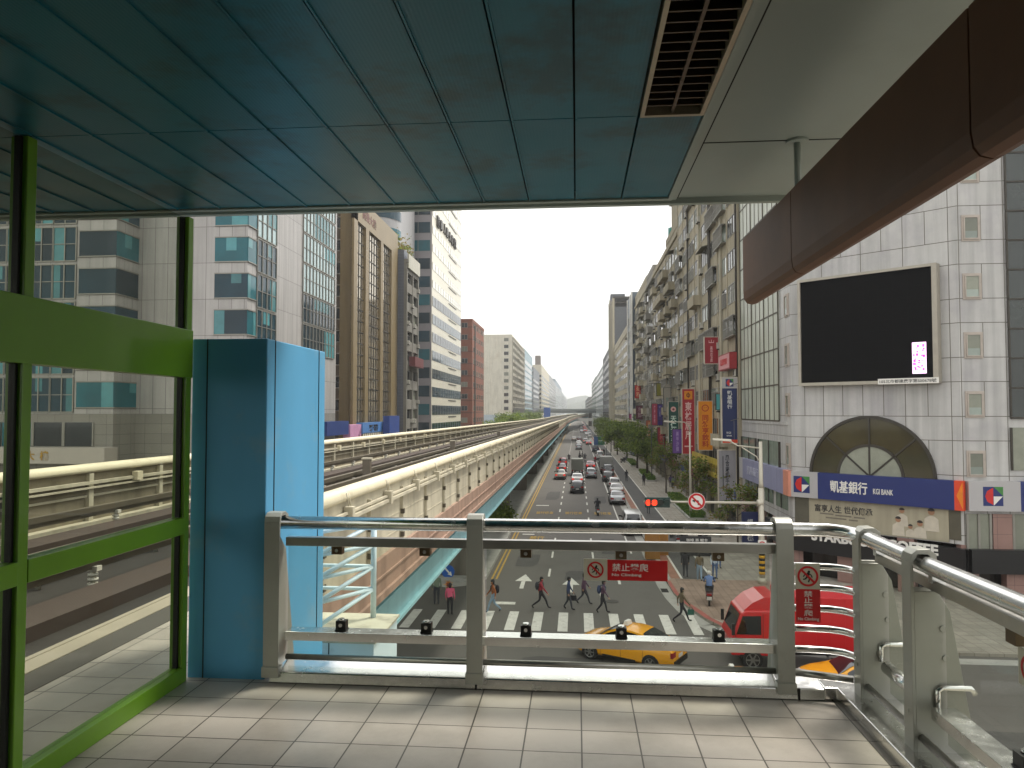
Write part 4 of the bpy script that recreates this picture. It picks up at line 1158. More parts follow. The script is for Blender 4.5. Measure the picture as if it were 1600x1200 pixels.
for cname, cc_, nn_ in (("magenta",'#d2348f',14),("violet",'#9a4fd0',8),("rose",'#ff8fb8',10)):
    mb = MB()
    for k in range(nn_):
        u = rg.uniform(pu0+.02, pu1-.14); z = rg.uniform(pz0+.05, pz1-.2); mb.ob(K2, u, u+rg.uniform(.06,.14), .515, .517+.001*k/14, z, z+rg.uniform(.05,.16))
    mb.build("lit_pattern", emit("lit_"+cname, cc_, .95), vs_)
lu0, lz0 = K2.on(1372,602,.63); lu1, lz1 = K2.on(1474,592,.63)
mb = MB(); mb.ob(K2, lu0, su1+.02, .62, .65, sz0-.02, sz0+.30); pl = mb.build("licence_plate", white_sign, vs_)
mb = MB(); text(mb, "105北市都建廣字第S00678號", K2, (lu0+su1)/2, sz0+.14, .652, w=(su1-lu0)*.94, h=.20, bold=.012, ext=.003); mb.build("lettering", black_sign, pl)

# bank sign band round the corner
navy = mat("navy_sign_face", '#1d2b66', .4, 0, .06, .8); faded = mat("faded_lilac_sign_face", '#8486a2', .5, 0, .08, .7, streak=.15)
lgrey = mat("pale_grey_sign_face", '#aaa8a8', .45, 0, .05, .6); orange = mat("orange_sign_face", '#d2421c', .45, 0, .08); amber = mat("amber_sign_face", '#e07f1a', .45)
b0 = K2.on(1400,773)[1]-.02; b1 = K2.on(1400,742)[1]+.02
bz0 = K2.on(1300,780)[1]; bz1 = K2.on(1300,739)[1]
bs_ = thing("bank_sign", "navy and white bank sign band wrapping the corner building below the half-round window", "sign", K2.p(5, .3, bz0))
zA, zB = bz0, bz1
cut = lambda px: K2.on(px, 760, .3)[0]
def fascia(name, F, a, b, m, dd=.34): 
    mb = MB(); mb.ob(F, a, b, 0, dd, zA, zB); return mb.build(name, m, bs_)
ka = K1.on(1150,740,.3)[0]; kb1 = K1.on(1162,740,.3)[0]; kc = K1.on(1225,740,.3)[0]
fascia("sign_panel", K1, .4, 1.6, lgrey); fp1 = fascia("sign_panel", K1, 1.6, 13.3, faded); fascia("sign_panel", K1, 13.3, 14.5, mat("salmon_sign_face", '#c9836b', .5))
p0 = fascia("sign_panel", K2, -.12, cut(1278), lgrey); p1 = fascia("sign_panel", K2, cut(1278), cut(1491), navy)
p2 = fascia("sign_panel", K2, cut(1491), KU+.15, orange)
p3 = fascia("sign_panel", K3, .16, K3.on(1594,760,.3)[0], lgrey); p4 = fascia("sign_panel", K3, K3.on(1594,760,.3)[0], 22, navy)
mb = MB(); um = (cut(1491)+KU)/2; wq = (KU-cut(1491))/2; zm = (zA+zB)/2
mb.ext([K2.p(um-wq*.3, .341, zm), K2.p(KU+.1, .341, zB-.05), K2.p(KU+.1, .341, zA+.05)], Vector((K2.s,-K2.c,0))*.01); mb.build("chevron", amber, p2)
def logo(F, u, z, s, par, d=.342):
    q = s/2; nv = Vector((F.s,-F.c,0))*.006
    mb = MB(); mb.ob(F, u-q, u+q, d, d+.006, z-q, z+q, 0)
    d2 = d+.0065
    mb.ext([F.p(u-.0, d2, z+q*.9), F.p(u-q*.6, d2, z+q*.55), F.p(u-q*.8, d2, z), F.p(u-q*.6, d2, z-q*.55), F.p(u-.0, d2, z-q*.9)], nv, 1)
    mb.ext([F.p(u+q*.05, d2, z+q), F.p(u+q, d2, z+q), F.p(u+q, d2, z+q*.02)], nv, 2)
    mb.ext([F.p(u+q*.04, d2, z), F.p(u+q*.96, d2, z), F.p(u+q*.04, d2, z-q*.96)], nv, 3)
    mb.build("logo", [navy, mat("logo_red", '#c3231f', .45), mat("logo_green", '#3c7a3a', .45), white_sign], par)
lw_ = (zB-zA)*.64
logo(K2, (K2.on(1242,757,.3)[0]+cut(1264))/2, (zA+zB)/2, lw_, p0); logo(K3, K3.on(1551,770,.3)[0], (zA+zB)/2, lw_, p3)
mb = MB()
text(mb, "凱基銀行", K2, cut(1326), (zA+zB)/2+.02, .345, w=cut(1356)-cut(1298), h=(zB-zA)*.46, bold=.018)
text(mb, "KGI BANK", K2, cut(1380), (zA+zB)/2-.1, .345, w=cut(1396)-cut(1365), h=(zB-zA)*.20, bold=.012); mb.build("lettering", white_sign, p1)
mb = MB(); text(mb, "凱基銀行", K1, 5.0, (zA+zB)/2, .345, w=3.6, h=(zB-zA)*.42, bold=.01); mb.build("lettering", mat("faded_white_letters", '#a9aabb', .5), fp1)

# advertising banner with a group portrait under the bank sign
az0, az1 = zf0-.15, zf1-.12
a0, a1 = K2.on(1264,805,.1)[0], K2.on(1482,812,.1)[0]
ad = thing("advertising_banner", "faded beige advertising banner with a group portrait under the navy bank sign", "banner", K2.p((a0+a1)/2, .1, az0))
mb = MB(); mb.ob(K2, a0, a1, .03, .08, az0, az1); mb.build("banner_sheet", mat("faded_banner", '#a39c86', .6, 0, .08, .6, streak=.2), ad)
mb = MB(); au = lambda px: K2.on(px, 800, .1)[0]
text(mb, "富享人生 世代傳承", K2, au(1317), az0+(az1-az0)*.66, .082, w=au(1362)-au(1272), h=(az1-az0)*.24, bold=.012); mb.build("lettering", mat("banner_ink", '#33312f', .6), ad)
mb = MB()
for k, (p, q, zf) in enumerate(((1281,1302,.46),(1305,1330,.44),(1334,1351,.43),(1290,1322,.34),(1326,1340,.33))): mb.ob(K2, au(p), au(q), .08, .083, az0+(az1-az0)*zf, az0+(az1-az0)*(zf+.045))
mb.build("small_print", mat("banner_small_print", '#6d675a', .6), ad)
HH = az1-az0
def figure(px, zf, sc_, k):
    m = MB(); u = au(px); z = az0+HH*zf; s = HH*sc_; d = .082+.004*k
    nv = Vector((K2.s,-K2.c,0))*.003
    m.ext([K2.p(u+x*s, d, max(az0+.05, z+y*s)) for x, y in ((-.95,-2.6),(-.85,-.95),(-.45,-.62),(-.14,-.5),(.14,-.5),(.45,-.62),(.85,-.95),(.95,-2.6))], nv, 0)
    m.disc(K2, u, z, 0, .42*s, d+.003, d+.006, 1, 14); m.disc(K2, u, z+.10*s, 0, .46*s, d+.0061, d+.008, 2, 12, 10, 170)
    m.build("portrait_figure", [mat("print_white_shirt", '#beb6a5', .6), mat("print_skin", '#9b7458', .6), mat("print_hair", '#2a2320', .6)], ad)
figure(1409, .80, .18, 0); figure(1403, .52, .19, 1); figure(1422, .34, .15, 2); figure(1437, .46, .19, 3); figure(1455, .84, .22, 4)

# coffee shop sign: black band with white capitals
cz0 = 1.75; cz1 = K2.on(1400,841)[1]-.12
cf = thing("coffee_shop_sign", "black shop sign band with white capitals along the foot of the corner building", "sign", K2.p(5, .4, cz0))
blk = mat("black_sign_band", '#131314', .35, 0, .06)
for F, a, b in ((K1,9.0,14.5),(K2,-.2,KU+.2),(K3,.2,26)):
    mb = MB(); mb.ob(F, a, b, 0, .45, cz0, cz1); s_ = mb.build("sign_band", blk, cf)
    if F is K2:
        mb = MB(); za = K2.on(1440,857,.46)[1]
        a_, b_ = K2.on(1268,842,.46)[0], K2.on(1466,858,.46)[0]
        text(mb, "STARBUCKS COFFEE", K2, (a_+b_)/2, za, .46, w=b_-a_, h=.60, bold=.04); mb.build("lettering", mat("white_letters", '#d8d6cf', .4), s_)

# ---- left-hand side, X = -28
XL = -28.0
LG = "buildings along the left side of the avenue"
# grey panelled office with glass corner
gp = mat("grey_metal_panels", '#a5a29f', .42, .1, .06, .5, streak=.18, grid=(1,1,1.15,[0],3.13,[1.25],.035,'#57534f',.07))
gp2 = mat("grey_stone_base", '#7f7c74', .6, 0, .08, .5, grid=(1,1,1.5,[0],.85,[0],.03,'#55524b',.06))
gl = thing("grey_glass_office", "grey panelled office with teal glass bands seen through and above the green screen", "building", (-34, 60.6, 0), group=LG)
HL = 52
mb = MB(); mb.box(-62,-37.8,57.5,84,10.2,HL); mb.box(-37.8,XL,60.6,84,10.2,HL); mb.build("wall", gp, gl)
mb = MB(); mb.box(-62,-37.75,57.4,84,0,10.2); mb.box(-37.75,XL,60.5,84,0,10.2); mb.build("base_wall", gp2, gl)
FA = Frame(-62, 57.5, 0); FB = Frame(-37.8, 60.6, 0); FC = Frame(XL, 60.6, 90); FD = Frame(-37.8, 57.5, 90)
tg = [mat("dark_blue_teal_glass", '#0f3542', .06, .0, .3, .4, spec=.35, rnd=.2), mat("deep_teal_glass", '#0d2833', .06, .0, .3, .4, spec=.35), mat("light_teal_glass", '#1d5c66', .06, .0, .25, .4, spec=.35)]
wg = random.Random(8)
zrow = [10.75+3.13*k for k in range(13)]
def band(F, a, b, z, h, mull=0, g=None, name="window"):
    mb = MB(); mb.ob(F, a, b, 0, .04, z, z+h, 0)
    if mull:
        n = max(1, round((b-a)/mull))
        for k in range(n+1): mb.ob(F, a+(b-a)*k/n-.045, a+(b-a)*k/n+.045, .04, .12, z, z+h, 1)
        mb.ob(F, a, b, .04, .10, z+h*.5-.03, z+h*.5+.03, 1)
    mb.ob(F, a, b, 0, .10, z-.09, z, 1); mb.ob(F, a, b, 0, .10, z+h, z+h+.09, 1)
    if wg.random() < .6:
        q0 = a+(b-a)*wg.choice((0,.34,.5,.67)); q1 = min(b, q0+(b-a)*wg.choice((.33,.5))); mb.ob(F, q0+.03, q1-.03, .04, .052, z+h*wg.choice((.0,.0,.45,.6)), z+h, 2)
    mb.build(name, [g or wg.choice(tg), frame_al, mat("drawn_blind_glass", '#3f7a80', .15, 0, .2, .8, rnd=.4)], gl)
for z in zrow:
    if z > HL-3: break
    ua = FA.on(118,600)[0]
    for k in range(4):
        b_ = ua-.15-k*2.05; band(FA, b_-2.0, b_, z-.35, 2.75, 1.0, wg.choice(tg[:2]))
    band(FA, ua+.1, 24.2, z, 2.05, 0); band(FD, 0, 3.05, z, 2.05, 0)
    u_ = FB.on(333,600)[0]; band(FB, u_, 9.8, z, 2.05, 0); 
    if z < 16: continue
    g_ = mat("sky_mirror_glass", '#8fa3a3', .05, .55, .2, .25)
    ue = FC.on(430,500)[0]; uf = FC.on(472,500)[0]
    band(FC, .0, ue*.28, z, 2.05, 0, tg[2]); band(FC, ue*.30, ue, z-.5, 2.85, .95, g_ if z > 24 else tg[0]); band(FC, uf, 22.6, z-.5, 2.85, .95, g_ if z > 22 else tg[1])
zb0 = FA.on(80,697)[1]; zb1 = FA.on(80,660)[1]
for (p, q) in ((-40,4),(4,52),(54,100),(102,147)):
    a, b = FA.on(p,680)[0], FA.on(q,680)[0]
    mb = MB(); mb.ob(FA, a+.06, b-.06, .1, .14, zb0, zb1, 0); mb.ob(FA, a-.05, a+.06, .1, .2, zb0, zb1, 1); mb.ob(FA, b-.06, b+.05, .1, .2, zb0, zb1, 1); mb.build("window", [wg.choice([g_dark, g_dark, tg[2]]), frame_al], gl)
cz_0, cz_1 = FA.on(80,722)[1], FA.on(80,697)[1]
mb = MB(); ca, cb = 2, FA.on(163,710,1.8)[0]
mb.ob(FA, ca, cb, .1, 1.8, cz_0, cz_1-.05); cn = mb.build("entrance_canopy", mat("pale_canopy_fascia", '#a7a197', .5, 0, .06, .6), gl)
mb = MB()
for ch, px in (("大",47),("樓",69)): text(mb, ch, FA, FA.on(px,712,1.8)[0], (cz_0+cz_1)/2-.02, 1.81, h=(cz_1-cz_0)*.56, bold=.02)
mb.build("lettering", mat("gold_letters", '#a8842f', .4, .3), cn)

# brown office
brn = mat("bronze_brown_cladding", '#857453', .45, .1, .07, .5, streak=.15)
br = thing("brown_office", "brown office tower with three tall recessed bays of mirror glass", "building", (-34, 91, 0), group=LG)
hB = 37.2
mb = MB(); mb.box(-46,XL,91,112,4.5,hB); mb.build("wall", brn, br)
F1 = Frame(XL, 91, 90); F0 = Frame(-46, 91, 0)
pk = [F1.on(px,560)[0] for px in (547,566,571,590,594,607)]
smok = [mat("bronze_mirror_glass", '#a89d88', .06, .6, .15, .25), mat("brown_dark_glass", '#2e2823', .06, .1, .3, .4)]
mb = MB()
edges = [0]+pk+[21]
for k in range(0, 8, 2): mb.ob(F1, edges[k], edges[k+1], 0, .4, 4.5, hB+.6)
for k in range(1, 7, 2): mb.ob(F1, edges[k], edges[k+1], 0, .4, hB-2.6, hB+.6)
mb.build("pier_frame", brn, br)
for k in range(1, 7, 2):
    a, b = edges[k], edges[k+1]
    mb = MB(); mb.ob(F1, a, b, 0, .06, 4.6, hB-2.6, 0)
    for q in range(1, 5): mb.ob(F1, a+(b-a)*q/5-.05, a+(b-a)*q/5+.05, .06, .14, 4.6, hB-2.6, 1)
    for q in range(21): mb.ob(F1, a, b, .06, .12, 4.6+q*1.45, 4.72+q*1.45, 1)
    mb.build("glazed_bay", [smok[0], frame_dk], br)
for j in range(21):
    u0_, u1_ = F0.on(514,560)[0]-1.2, F0.on(530,560)[0]; z = 6.2+j*1.45
    if z > hB-2: break
    mb = MB(); mb.ob(F0, u0_, u1_, 0, .05, z, z+1.3, 0); mb.ob(F0, (u0_+u1_)/2-.05, (u0_+u1_)/2+.05, .05, .1, z, z+1.3, 1); mb.ob(F0, u0_, u1_, 0, .1, z-.1, z, 1)
    mb.build("window", [g_dark if j % 2 else mat("dun_blind_glass", '#574c40', .15, 0, .3, .6, rnd=.3), frame_al], br)
mb = MB(); mb.box(-46,XL,91.2,112,0,4.5); mb.build("shop_base", mat("shop_base_grey", '#4f4d49', .6), br)
mb = MB(); uu = [F1.on(px,375,.8)[0] for px in (571,592)]
text(mb, "商業大樓", F1, (uu[0]+uu[1])/2, hB-1.1, .41, w=uu[1]-uu[0], h=1.3, bold=.015); mb.build("lettering", mat("rust_letters", '#6b3a2c', .5), br)

# dark narrow block with balconies
dn = thing("narrow_dark_block", "narrow dark blue-grey block with grey balconies and plants on its roof", "building", (-32, 112.3, 0), group=LG)
mb = MB(); mb.box(-46,-26.7,112.3,121,0,35.6); mb.build("wall", mat("blue_grey_small_tile", '#4f545e', .5, 0, .08, .5, grid=(1,1,.5,[0],.5,[0],.03,'#6a6e76')), dn)
F2 = Frame(-26.7, 112.3, 90)
facade(dn, F2, 8.7, 5.2, 3.05, 9, 2, mat("grey_balcony_band", '#77746b', .8, 0, .12, .5, streak=.3), 21, pier=.5, sp=1.5, dp=.5, ds=.42, acp=.7, styles=('slide','cross'), glass=[g_dark,g_dark,g_curt])
mb = MB(); mb.ob(F2, .3, 8.4, .5, .75, 32.8, 35.0); ss = mb.build("roof_sign", mat("dirty_white_sign", '#b7b5a6', .6, 0, .1, .8, streak=.2), dn)
mb = MB(); mb.ob(F2, 1.5, 8.0, .55, 1.5, 17.5, 19.0); mb.build("sign_box", mat("dark_red_sign", '#5e1a1c', .5), dn)
# round-cornered glass block behind
rc = thing("round_corner_block", "glass and grey block with a rounded corner rising behind the narrow dark block", "building", (-45, 123, 0), group=LG)
pts = [(-60,123),(-36,123)]+[(-36+5*math.sin(R(a)),128-5*math.cos(R(a))) for a in range(10,91,10)]+[(-31,139),(-60,139)]
mb = MB(); mb.ext([(x,y,0) for x,y in pts], (0,0,60), smooth=False); mb.build("wall", mat("silver_grey_panels", '#9b9a9a', .4, .2, .06, .5), rc)
for k in range(8):
    z = 34+k*3.3
    pp = [(x+(.06 if i > 1 else 0), y-.06) for i, (x,y) in enumerate(pts[1:11])]
    mb = MB()
    for (xa,ya),(xb,yb) in zip([(-58,122.94)]+pp, pp): mb.add([(xa,ya,z),(xb,yb,z),(xb,yb,z+1.7),(xa,ya,z+1.7)], [(0,1,2,3)])
    mb.build("strip_window", tg[k % 3], rc)

# green glass tower with pale street side
gt = thing("green_glass_tower", "tall office tower with teal window strips and a very bright pale street face", "building", (-34, 141, 0), group=LG)
gtw = mat("cream_white_cladding", '#d5d0be', .35, .1, .05, .4, streak=.05, grid=(1,1,3.0,[0],3.55,[0],.05,'#b3ad9a'))
gts = mat("mauve_grey_spandrel", '#8c8789', .45, .1, .06, .5)
mb = MB(); mb.box(-48,XL,141,177.5,0,66); mb.build("wall", [gts, gtw], gt)
for p in gt.children[0].data.polygons:
    if p.normal.x > .5: p.material_index = 1
F3 = Frame(-48, 141, 0); F4 = Frame(XL, 141, 90)
for j in range(17):
    z = 6.2+j*3.55
    u0_ = 10; mb = MB(); mb.ob(F3, u0_, 19.7, 0, .06, z, z+2.1, 0)
    for q in range(5): mb.ob(F3, u0_+(9.7)*q/4-.05, u0_+9.7*q/4+.05, .06, .1, z, z+2.1, 1)
    mb.build("strip_window", [tg[(j*7+1) % 3], frame_al], gt)
    mb = MB()
    if j < 7 or True:
        mb.ob(F4, .6, 36, 0, .05, z, z+(1.9 if j < 8 else 1.5), 0)
        for q in range(13): mb.ob(F4, .6+35.4*q/12-.05, .6+35.4*q/12+.05, .05, .09, z, z+(1.9 if j < 8 else 1.5), 1)
    mb.build("strip_window", [tg[j % 2] if j < 8 else mat("painted_bright_strip", '#d5d3c4', .12, .25, .08, .2), frame_al], gt)  # upper strips: bright reflection painted in as a pale base colour
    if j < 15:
        mb = MB(); mb.ob(F4, 19, 29, .0, .10, z-.55, z-.38); mb.build("dark_bar", frame_dk, gt)  # raised dark bar below each window strip
mb = MB()
for k, px in enumerate((685,690,695,699,703,707,711)):
    py = (347,353,358,364,370,376,381)[k]
    u, z = F4.on(px, py, .2)
    text(mb, "國華人壽大樓"[k % 6], F4, u, z, .12, w=2.2, h=2.2, bold=.03, ext=.2)
mb.build("lettering", mat("dark_bronze_letters", '#3c3631', .4, .3), gt)

# red-brown brick block
rb = thing("red_brick_block", "reddish brown tiled block with rows of small windows beyond the pale tower", "building", (-30, 197, 0), group=LG)
rbm = mat("red_brown_tile", '#7d4a36', .75, 0, .1, .5, streak=.2, grid=(1,1,60,[30],3.3,[.2],.28,'#5b3427'))
mb = MB(); mb.box(-48,XL,197,222,0,34.6); mb.box(-48.1,XL+.1,196.9,222.1,34.6,35.4); mb.build("wall", rbm, rb)
for F, U, us in ((Frame(-48,197,0),20,(17.9,)),(Frame(XL,197,90),25,(3,7,11,15,19,22.5))):
    for u in us:
        for j in range(10):
            put(rb, "window", F, u, .0, 4.2+j*3.2, win_mesh(1.7,1.35,'slide',wg.choice([g_dark,g_dark,g_curt]),frame_al))
mb = MB(); mb.box(XL,XL+.25,201.5,202.3,0,34); mb.build("downpipe", frame_dk, rb)
# cream block with blank gable
cb_ = thing("cream_apartment_block", "pale block with a big blank rust-streaked gable and one column of windows", "building", (-36, 320, 0), group=LG)
cbm = mat("rust_streaked_cream", '#cfcaba', .8, 0, .08, .3, streak=.22, dirt=('#a08a6a', .25, .52, .75, .4))
mb = MB(); mb.box(-56,XL,320,392,9,44); mb.build("wall", cbm, cb_)
mb = MB(); mb.box(-56.2,XL+.2,319.8,392,0,9); mb.build("base_wall", mat("pale_blue_base", '#a9b4bb', .7), cb_)
Fg = Frame(-56,320,0)
for j in range(11):
    put(cb_, "window", Fg, Fg.on(791,600)[0], .0, 11+j*3.0, win_mesh(2.0,1.5,'bars',wg.choice([g_dark,g_curt]),frame_al))
facade(cb_, Frame(XL,320,90), 72, 11.5, 3.0, 10, 9, mat("grimy_cream_bands", '#a8a292', .85, 0, .1, .3, streak=.3), 31, pier=.9, sp=1.3, dp=.5, ds=.4, acp=.3, styles=('bars','slide','cross'))
mb = MB(); mb.box(XL,XL+.6,322,392,9,12); mb.build("shop_band", frame_dk, cb_)
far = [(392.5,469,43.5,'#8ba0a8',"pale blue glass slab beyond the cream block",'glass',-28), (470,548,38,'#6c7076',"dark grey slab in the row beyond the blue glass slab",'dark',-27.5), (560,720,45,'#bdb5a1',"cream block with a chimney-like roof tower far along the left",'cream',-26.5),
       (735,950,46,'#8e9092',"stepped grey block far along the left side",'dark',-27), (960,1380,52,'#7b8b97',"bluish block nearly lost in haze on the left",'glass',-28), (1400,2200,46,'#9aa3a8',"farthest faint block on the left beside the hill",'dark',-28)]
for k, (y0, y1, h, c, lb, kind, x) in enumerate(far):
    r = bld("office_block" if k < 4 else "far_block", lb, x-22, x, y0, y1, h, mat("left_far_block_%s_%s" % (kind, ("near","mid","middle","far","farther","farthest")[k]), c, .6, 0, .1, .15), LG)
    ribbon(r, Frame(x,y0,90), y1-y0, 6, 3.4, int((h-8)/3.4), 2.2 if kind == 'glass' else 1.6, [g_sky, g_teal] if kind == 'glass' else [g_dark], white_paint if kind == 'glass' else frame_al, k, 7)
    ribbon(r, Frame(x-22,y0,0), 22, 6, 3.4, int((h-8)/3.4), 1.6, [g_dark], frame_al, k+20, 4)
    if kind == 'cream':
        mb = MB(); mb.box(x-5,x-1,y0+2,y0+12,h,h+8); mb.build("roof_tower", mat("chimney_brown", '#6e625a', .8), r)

# elevated expressway crossing at the end
ex = thing("crossing_flyover", "long grey flyover crossing the avenue at its far end", "bridge", (0, 520, 0))
mb = MB(); mb.box(-300,300,520,538,9.3,11.0); mb.build("deck", mat("flyover_concrete", '#6f7672', .85, 0, .1, .2), ex)
mb = MB(); mb.box(-300,300,519.8,520.1,11.0,12.2); mb.build("parapet", mat("flyover_rail", '#8b9290', .8), ex)
for x in (-40,-20,9.5,40):
    mb = MB(); mb.box(x-1.1,x+1.1,526,532,0,9.3); mb.build("pier", pier_mt, ex)
pb = thing("pale_footbridge", "pale footbridge spanning the avenue in front of the flyover", "footbridge", (0, 430, 0))
mb = MB(); mb.box(-16,13,430,433,4.9,5.4); mb.build("deck", white_paint, pb)
for y in (430,432.9):
    mb = MB(); mb.box(-16,13,y,y+.1,5.4,6.6); mb.build("parapet", white_paint, pb)
for x in (-11.5, 10):
    mb = MB(); mb.box(x-.4,x+.4,431,432,.1,4.9); mb.build("pier", kerb_stone, pb)
bh = thing("blue_hoarding", "tall plain blue hoarding board standing left of the guideway far ahead", "billboard", (-17, 395, 0))
mb = MB(); mb.box(-17.5,-14,395,395.4,5.5,12.5); mb.build("board", mat("blue_board", '#2c62b8', .5), bh)
for x in (-16.9,-14.6):
    mb = MB(); mb.box(x-.12,x+.12,395.4,395.7,0,12); mb.build("leg", frame_dk, bh)

# street boards at the foot of the left-hand buildings (seen above the far parapet)
def lboard(name, label, px0, px1, py0, py1, m, F=F1, d=1.2, txt=None, tm=None):
    a, z1_ = F.on(px0, py0, d); b, _ = F.on(px1, py0, d); _, z0_ = F.on((px0+px1)/2, py1, d)
    t = thing(name, label, "sign", F.p((a+b)/2, d, max(z0_,0)))
    mb = MB(); mb.ob(F, a, b, d-.9, d, z0_, z1_); mb.build("board", m, t)
    if txt:
        mb = MB(); text(mb, txt, F, a+(b-a)*.38, (z0_+z1_)/2, d+.01, w=(b-a)*.35, h=(z1_-z0_)*.6, bold=.03); mb.build("lettering", tm, t)
    return t
lboard("shop_board", "deep blue shop board behind the far parapet, beside the blue column", 511, 545, 659, 680, mat("deep_blue_board", '#1a3470', .45, 0, .15, .5))
lboard("shop_board", "pink advertising board with dark figures behind the far parapet", 547.5, 564.5, 664, 690, mat("pink_board", '#c08bb0', .5, 0, .15, .8, dirt=('#5d2f4b', .55, .58, .6, .8)))
lboard("shop_board", "long light blue shop board with dark lettering behind the far parapet", 567, 607, 661, 676, mat("light_blue_board", '#4a79b4', .45, 0, .1, .5), txt="牙醫", tm=black_sign)
lboard("shop_board", "upright royal blue board at the end of the long light blue one", 608.5, 624, 650, 681, mat("royal_blue_board", '#1f3f86', .45, 0, .12, .5), F=Frame(-26.7,112.3,90), d=.9)
lboard("shop_board", "white striped awning board below the long light blue one", 567, 606, 677, 688, mat("striped_white_board", '#b9b2a0', .6, grid=(0,1,.9,[0],60,[30],.3,'#5c564b')))

# ================================================================ SHOP SIGNS ON THE RIGHT
SG = "projecting shop signs on the right-hand facades"
def msign(name): return name
def sign(label, px0, px1, py0, py1, color, matname, chars=None, ink=None, emblem=None, xr=13.35, hfrac=(.08,.92), wfrac=.62, thick=.35, edge=None, name="projecting_sign"):
    """a box sign projecting from the right-hand facade, facing down the street"""
    p1 = atx(px1, (py0+py1)/2, xr); Y = p1.y
    x0 = at(px0, py0, Y).x; z1 = at((px0+px1)/2, py0, Y).z; z0 = at((px0+px1)/2, py1, Y).z
    F = Frame(x0, Y, 0); W = xr-x0; Hh = z1-z0
    t = thing(name, label, "shop sign", (xr, Y, z0), group=SG)
    mb = MB(); mb.box(x0, xr, Y, Y+thick, z0, z1); mb.build("sign_box", mat(matname, color, .45, 0, .08, .7, streak=.15, dirt=('#4a4038', 1.2, .6, .8, .25)), t)
    em = mat(edge, '#b9b0a0', .5) if edge else frame_dk
    mb = MB(); mb.box(x0-.06,x0,Y-.03,Y+thick+.03,z0-.06,z1+.06); mb.box(xr,xr+.06,Y-.03,Y+thick+.03,z0-.06,z1+.06); mb.box(x0,xr,Y-.03,Y+thick+.03,z1,z1+.06); mb.box(x0,xr,Y-.03,Y+thick+.03,z0-.06,z0); mb.build("edge_frame", em, t)
    for k in range(2):
        z = z0+Hh*(.2+.6*k); mb = MB(); mb.bar((xr, Y+thick/2, z),(XR+.02, Y+thick/2, z), .06, .06); mb.build("bracket", frame_dk, t)
    if chars:
        mb = MB(); zc = z0+Hh*(hfrac[0]+hfrac[1])/2
        text(mb, chars, F, W/2, zc, .004, w=W*wfrac, h=Hh*(hfrac[1]-hfrac[0]), bold=.025, stack=True, ext=.01); mb.build("lettering", mat(ink[0], ink[1], .5), t)
    return t, F, W, Hh, z0, z1
t, F, W, Hh, z0, z1 = sign("tall navy bank sign with a square logo on its pale head beside the corner building", 1128, 1152, 590, 692, '#1d2a58', "navy_sign_box", "凱基銀行", ("white_ink",'#c9c9c6'), hfrac=(.52,.80), wfrac=.34, edge="pale_sign_edge")
mb = MB(); mb.ob(F, 0, W, .0, .02, z0+Hh*.835, z1); mb.build("sign_head", lgrey, t); logo(F, W/2, z0+Hh*.92, W*.52, t, .021)
mb = MB(); mb.ob(F, 0, W, .0, .02, z0, z0+Hh*.05); mb.build("sign_foot", orange, t)
mb = MB(); text(mb, "KGI", F, W*.42, z0+Hh*.155, .004, w=W*.28, bold=.02); text(mb, "BANK", F, W*.46, z0+Hh*.11, .004, w=W*.36, bold=.02); mb.build("lettering", mat("white_ink", '#c9c9c6'), t)
t, F, W, Hh, z0, z1 = sign("grey-white upright sign with faint dark characters under the navy bank sign", 1123, 1150, 704, 792, '#98969a', "grey_white_sign_box", "風合燕鐵手錶珠行", ("faded_ink",'#3b3d48'), hfrac=(.10,.92), wfrac=.24, edge="bright_sign_edge")
mb = MB(); mb.ob(F, W*.22, W*.27, 0, .01, z0+Hh*.3, z0+Hh*.9); mb.build("small_print", mat("faded_ink", '#3b3d48'), t)
t, F, W, Hh, z0, z1 = sign("amber yellow upright sign with red characters and a red ring", 1091, 1113, 627, 703, '#dd8a08', "amber_sign_box", "同然亨飲料", ("red_ink",'#b03a10'), hfrac=(.06,.72), wfrac=.5, edge="pale_sign_edge")
mb = MB(); mb.disc(F, W/2, z0+Hh*.86, W*.19, W*.26, 0, .02, 0, 24); mb.disc(F, W*.43, z0+Hh*.87, 0, W*.03, 0, .02, 0, 8); mb.disc(F, W*.57, z0+Hh*.87, 0, W*.03, 0, .02, 0, 8); mb.build("ring_emblem", mat("red_ink", '#b03a10'), t)
t, F, W, Hh, z0, z1 = sign("tall crimson upright sign with pale characters and a gold square on top", 1066, 1085, 608, 709, '#a81426', "crimson_sign_box", "東林居屋", ("pale_pink_ink",'#d9b5b0'), hfrac=(.22,.80), wfrac=.58, edge="pale_sign_edge")
mb = MB(); mb.ob(F, W*.16, W*.84, 0, .02, z0+Hh*.84, z0+Hh*.97); mb.build("gold_square", mat("gold_square", '#d88912', .45), t)
mb = MB(); mb.disc(F, W*.5, z0+Hh*.905, W*.10, W*.17, .02, .03, 0, 14); mb.ob(F, W*.47, W*.53, .02, .03, z0+Hh*.86, z0+Hh*.95); mb.build("gold_emblem", mat("dark_red_ink", '#6b1a10', .5), t)
mb = MB(); mb.ob(F, W*.15, W*.85, 0, .01, z0+Hh*.105, z0+Hh*.125); mb.build("small_print", mat("pale_pink_ink", '#d9b5b0'), t)
t, F, W, Hh, z0, z1 = sign("dark green upright tea shop sign with a round pale emblem", 1044.5, 1060, 628, 692, '#0f4a40', "bottle_green_sign_box", "天仁茗茶", ("pale_mint_ink",'#cfe0d2'), hfrac=(.04,.66), wfrac=.62, edge="pale_sign_edge")
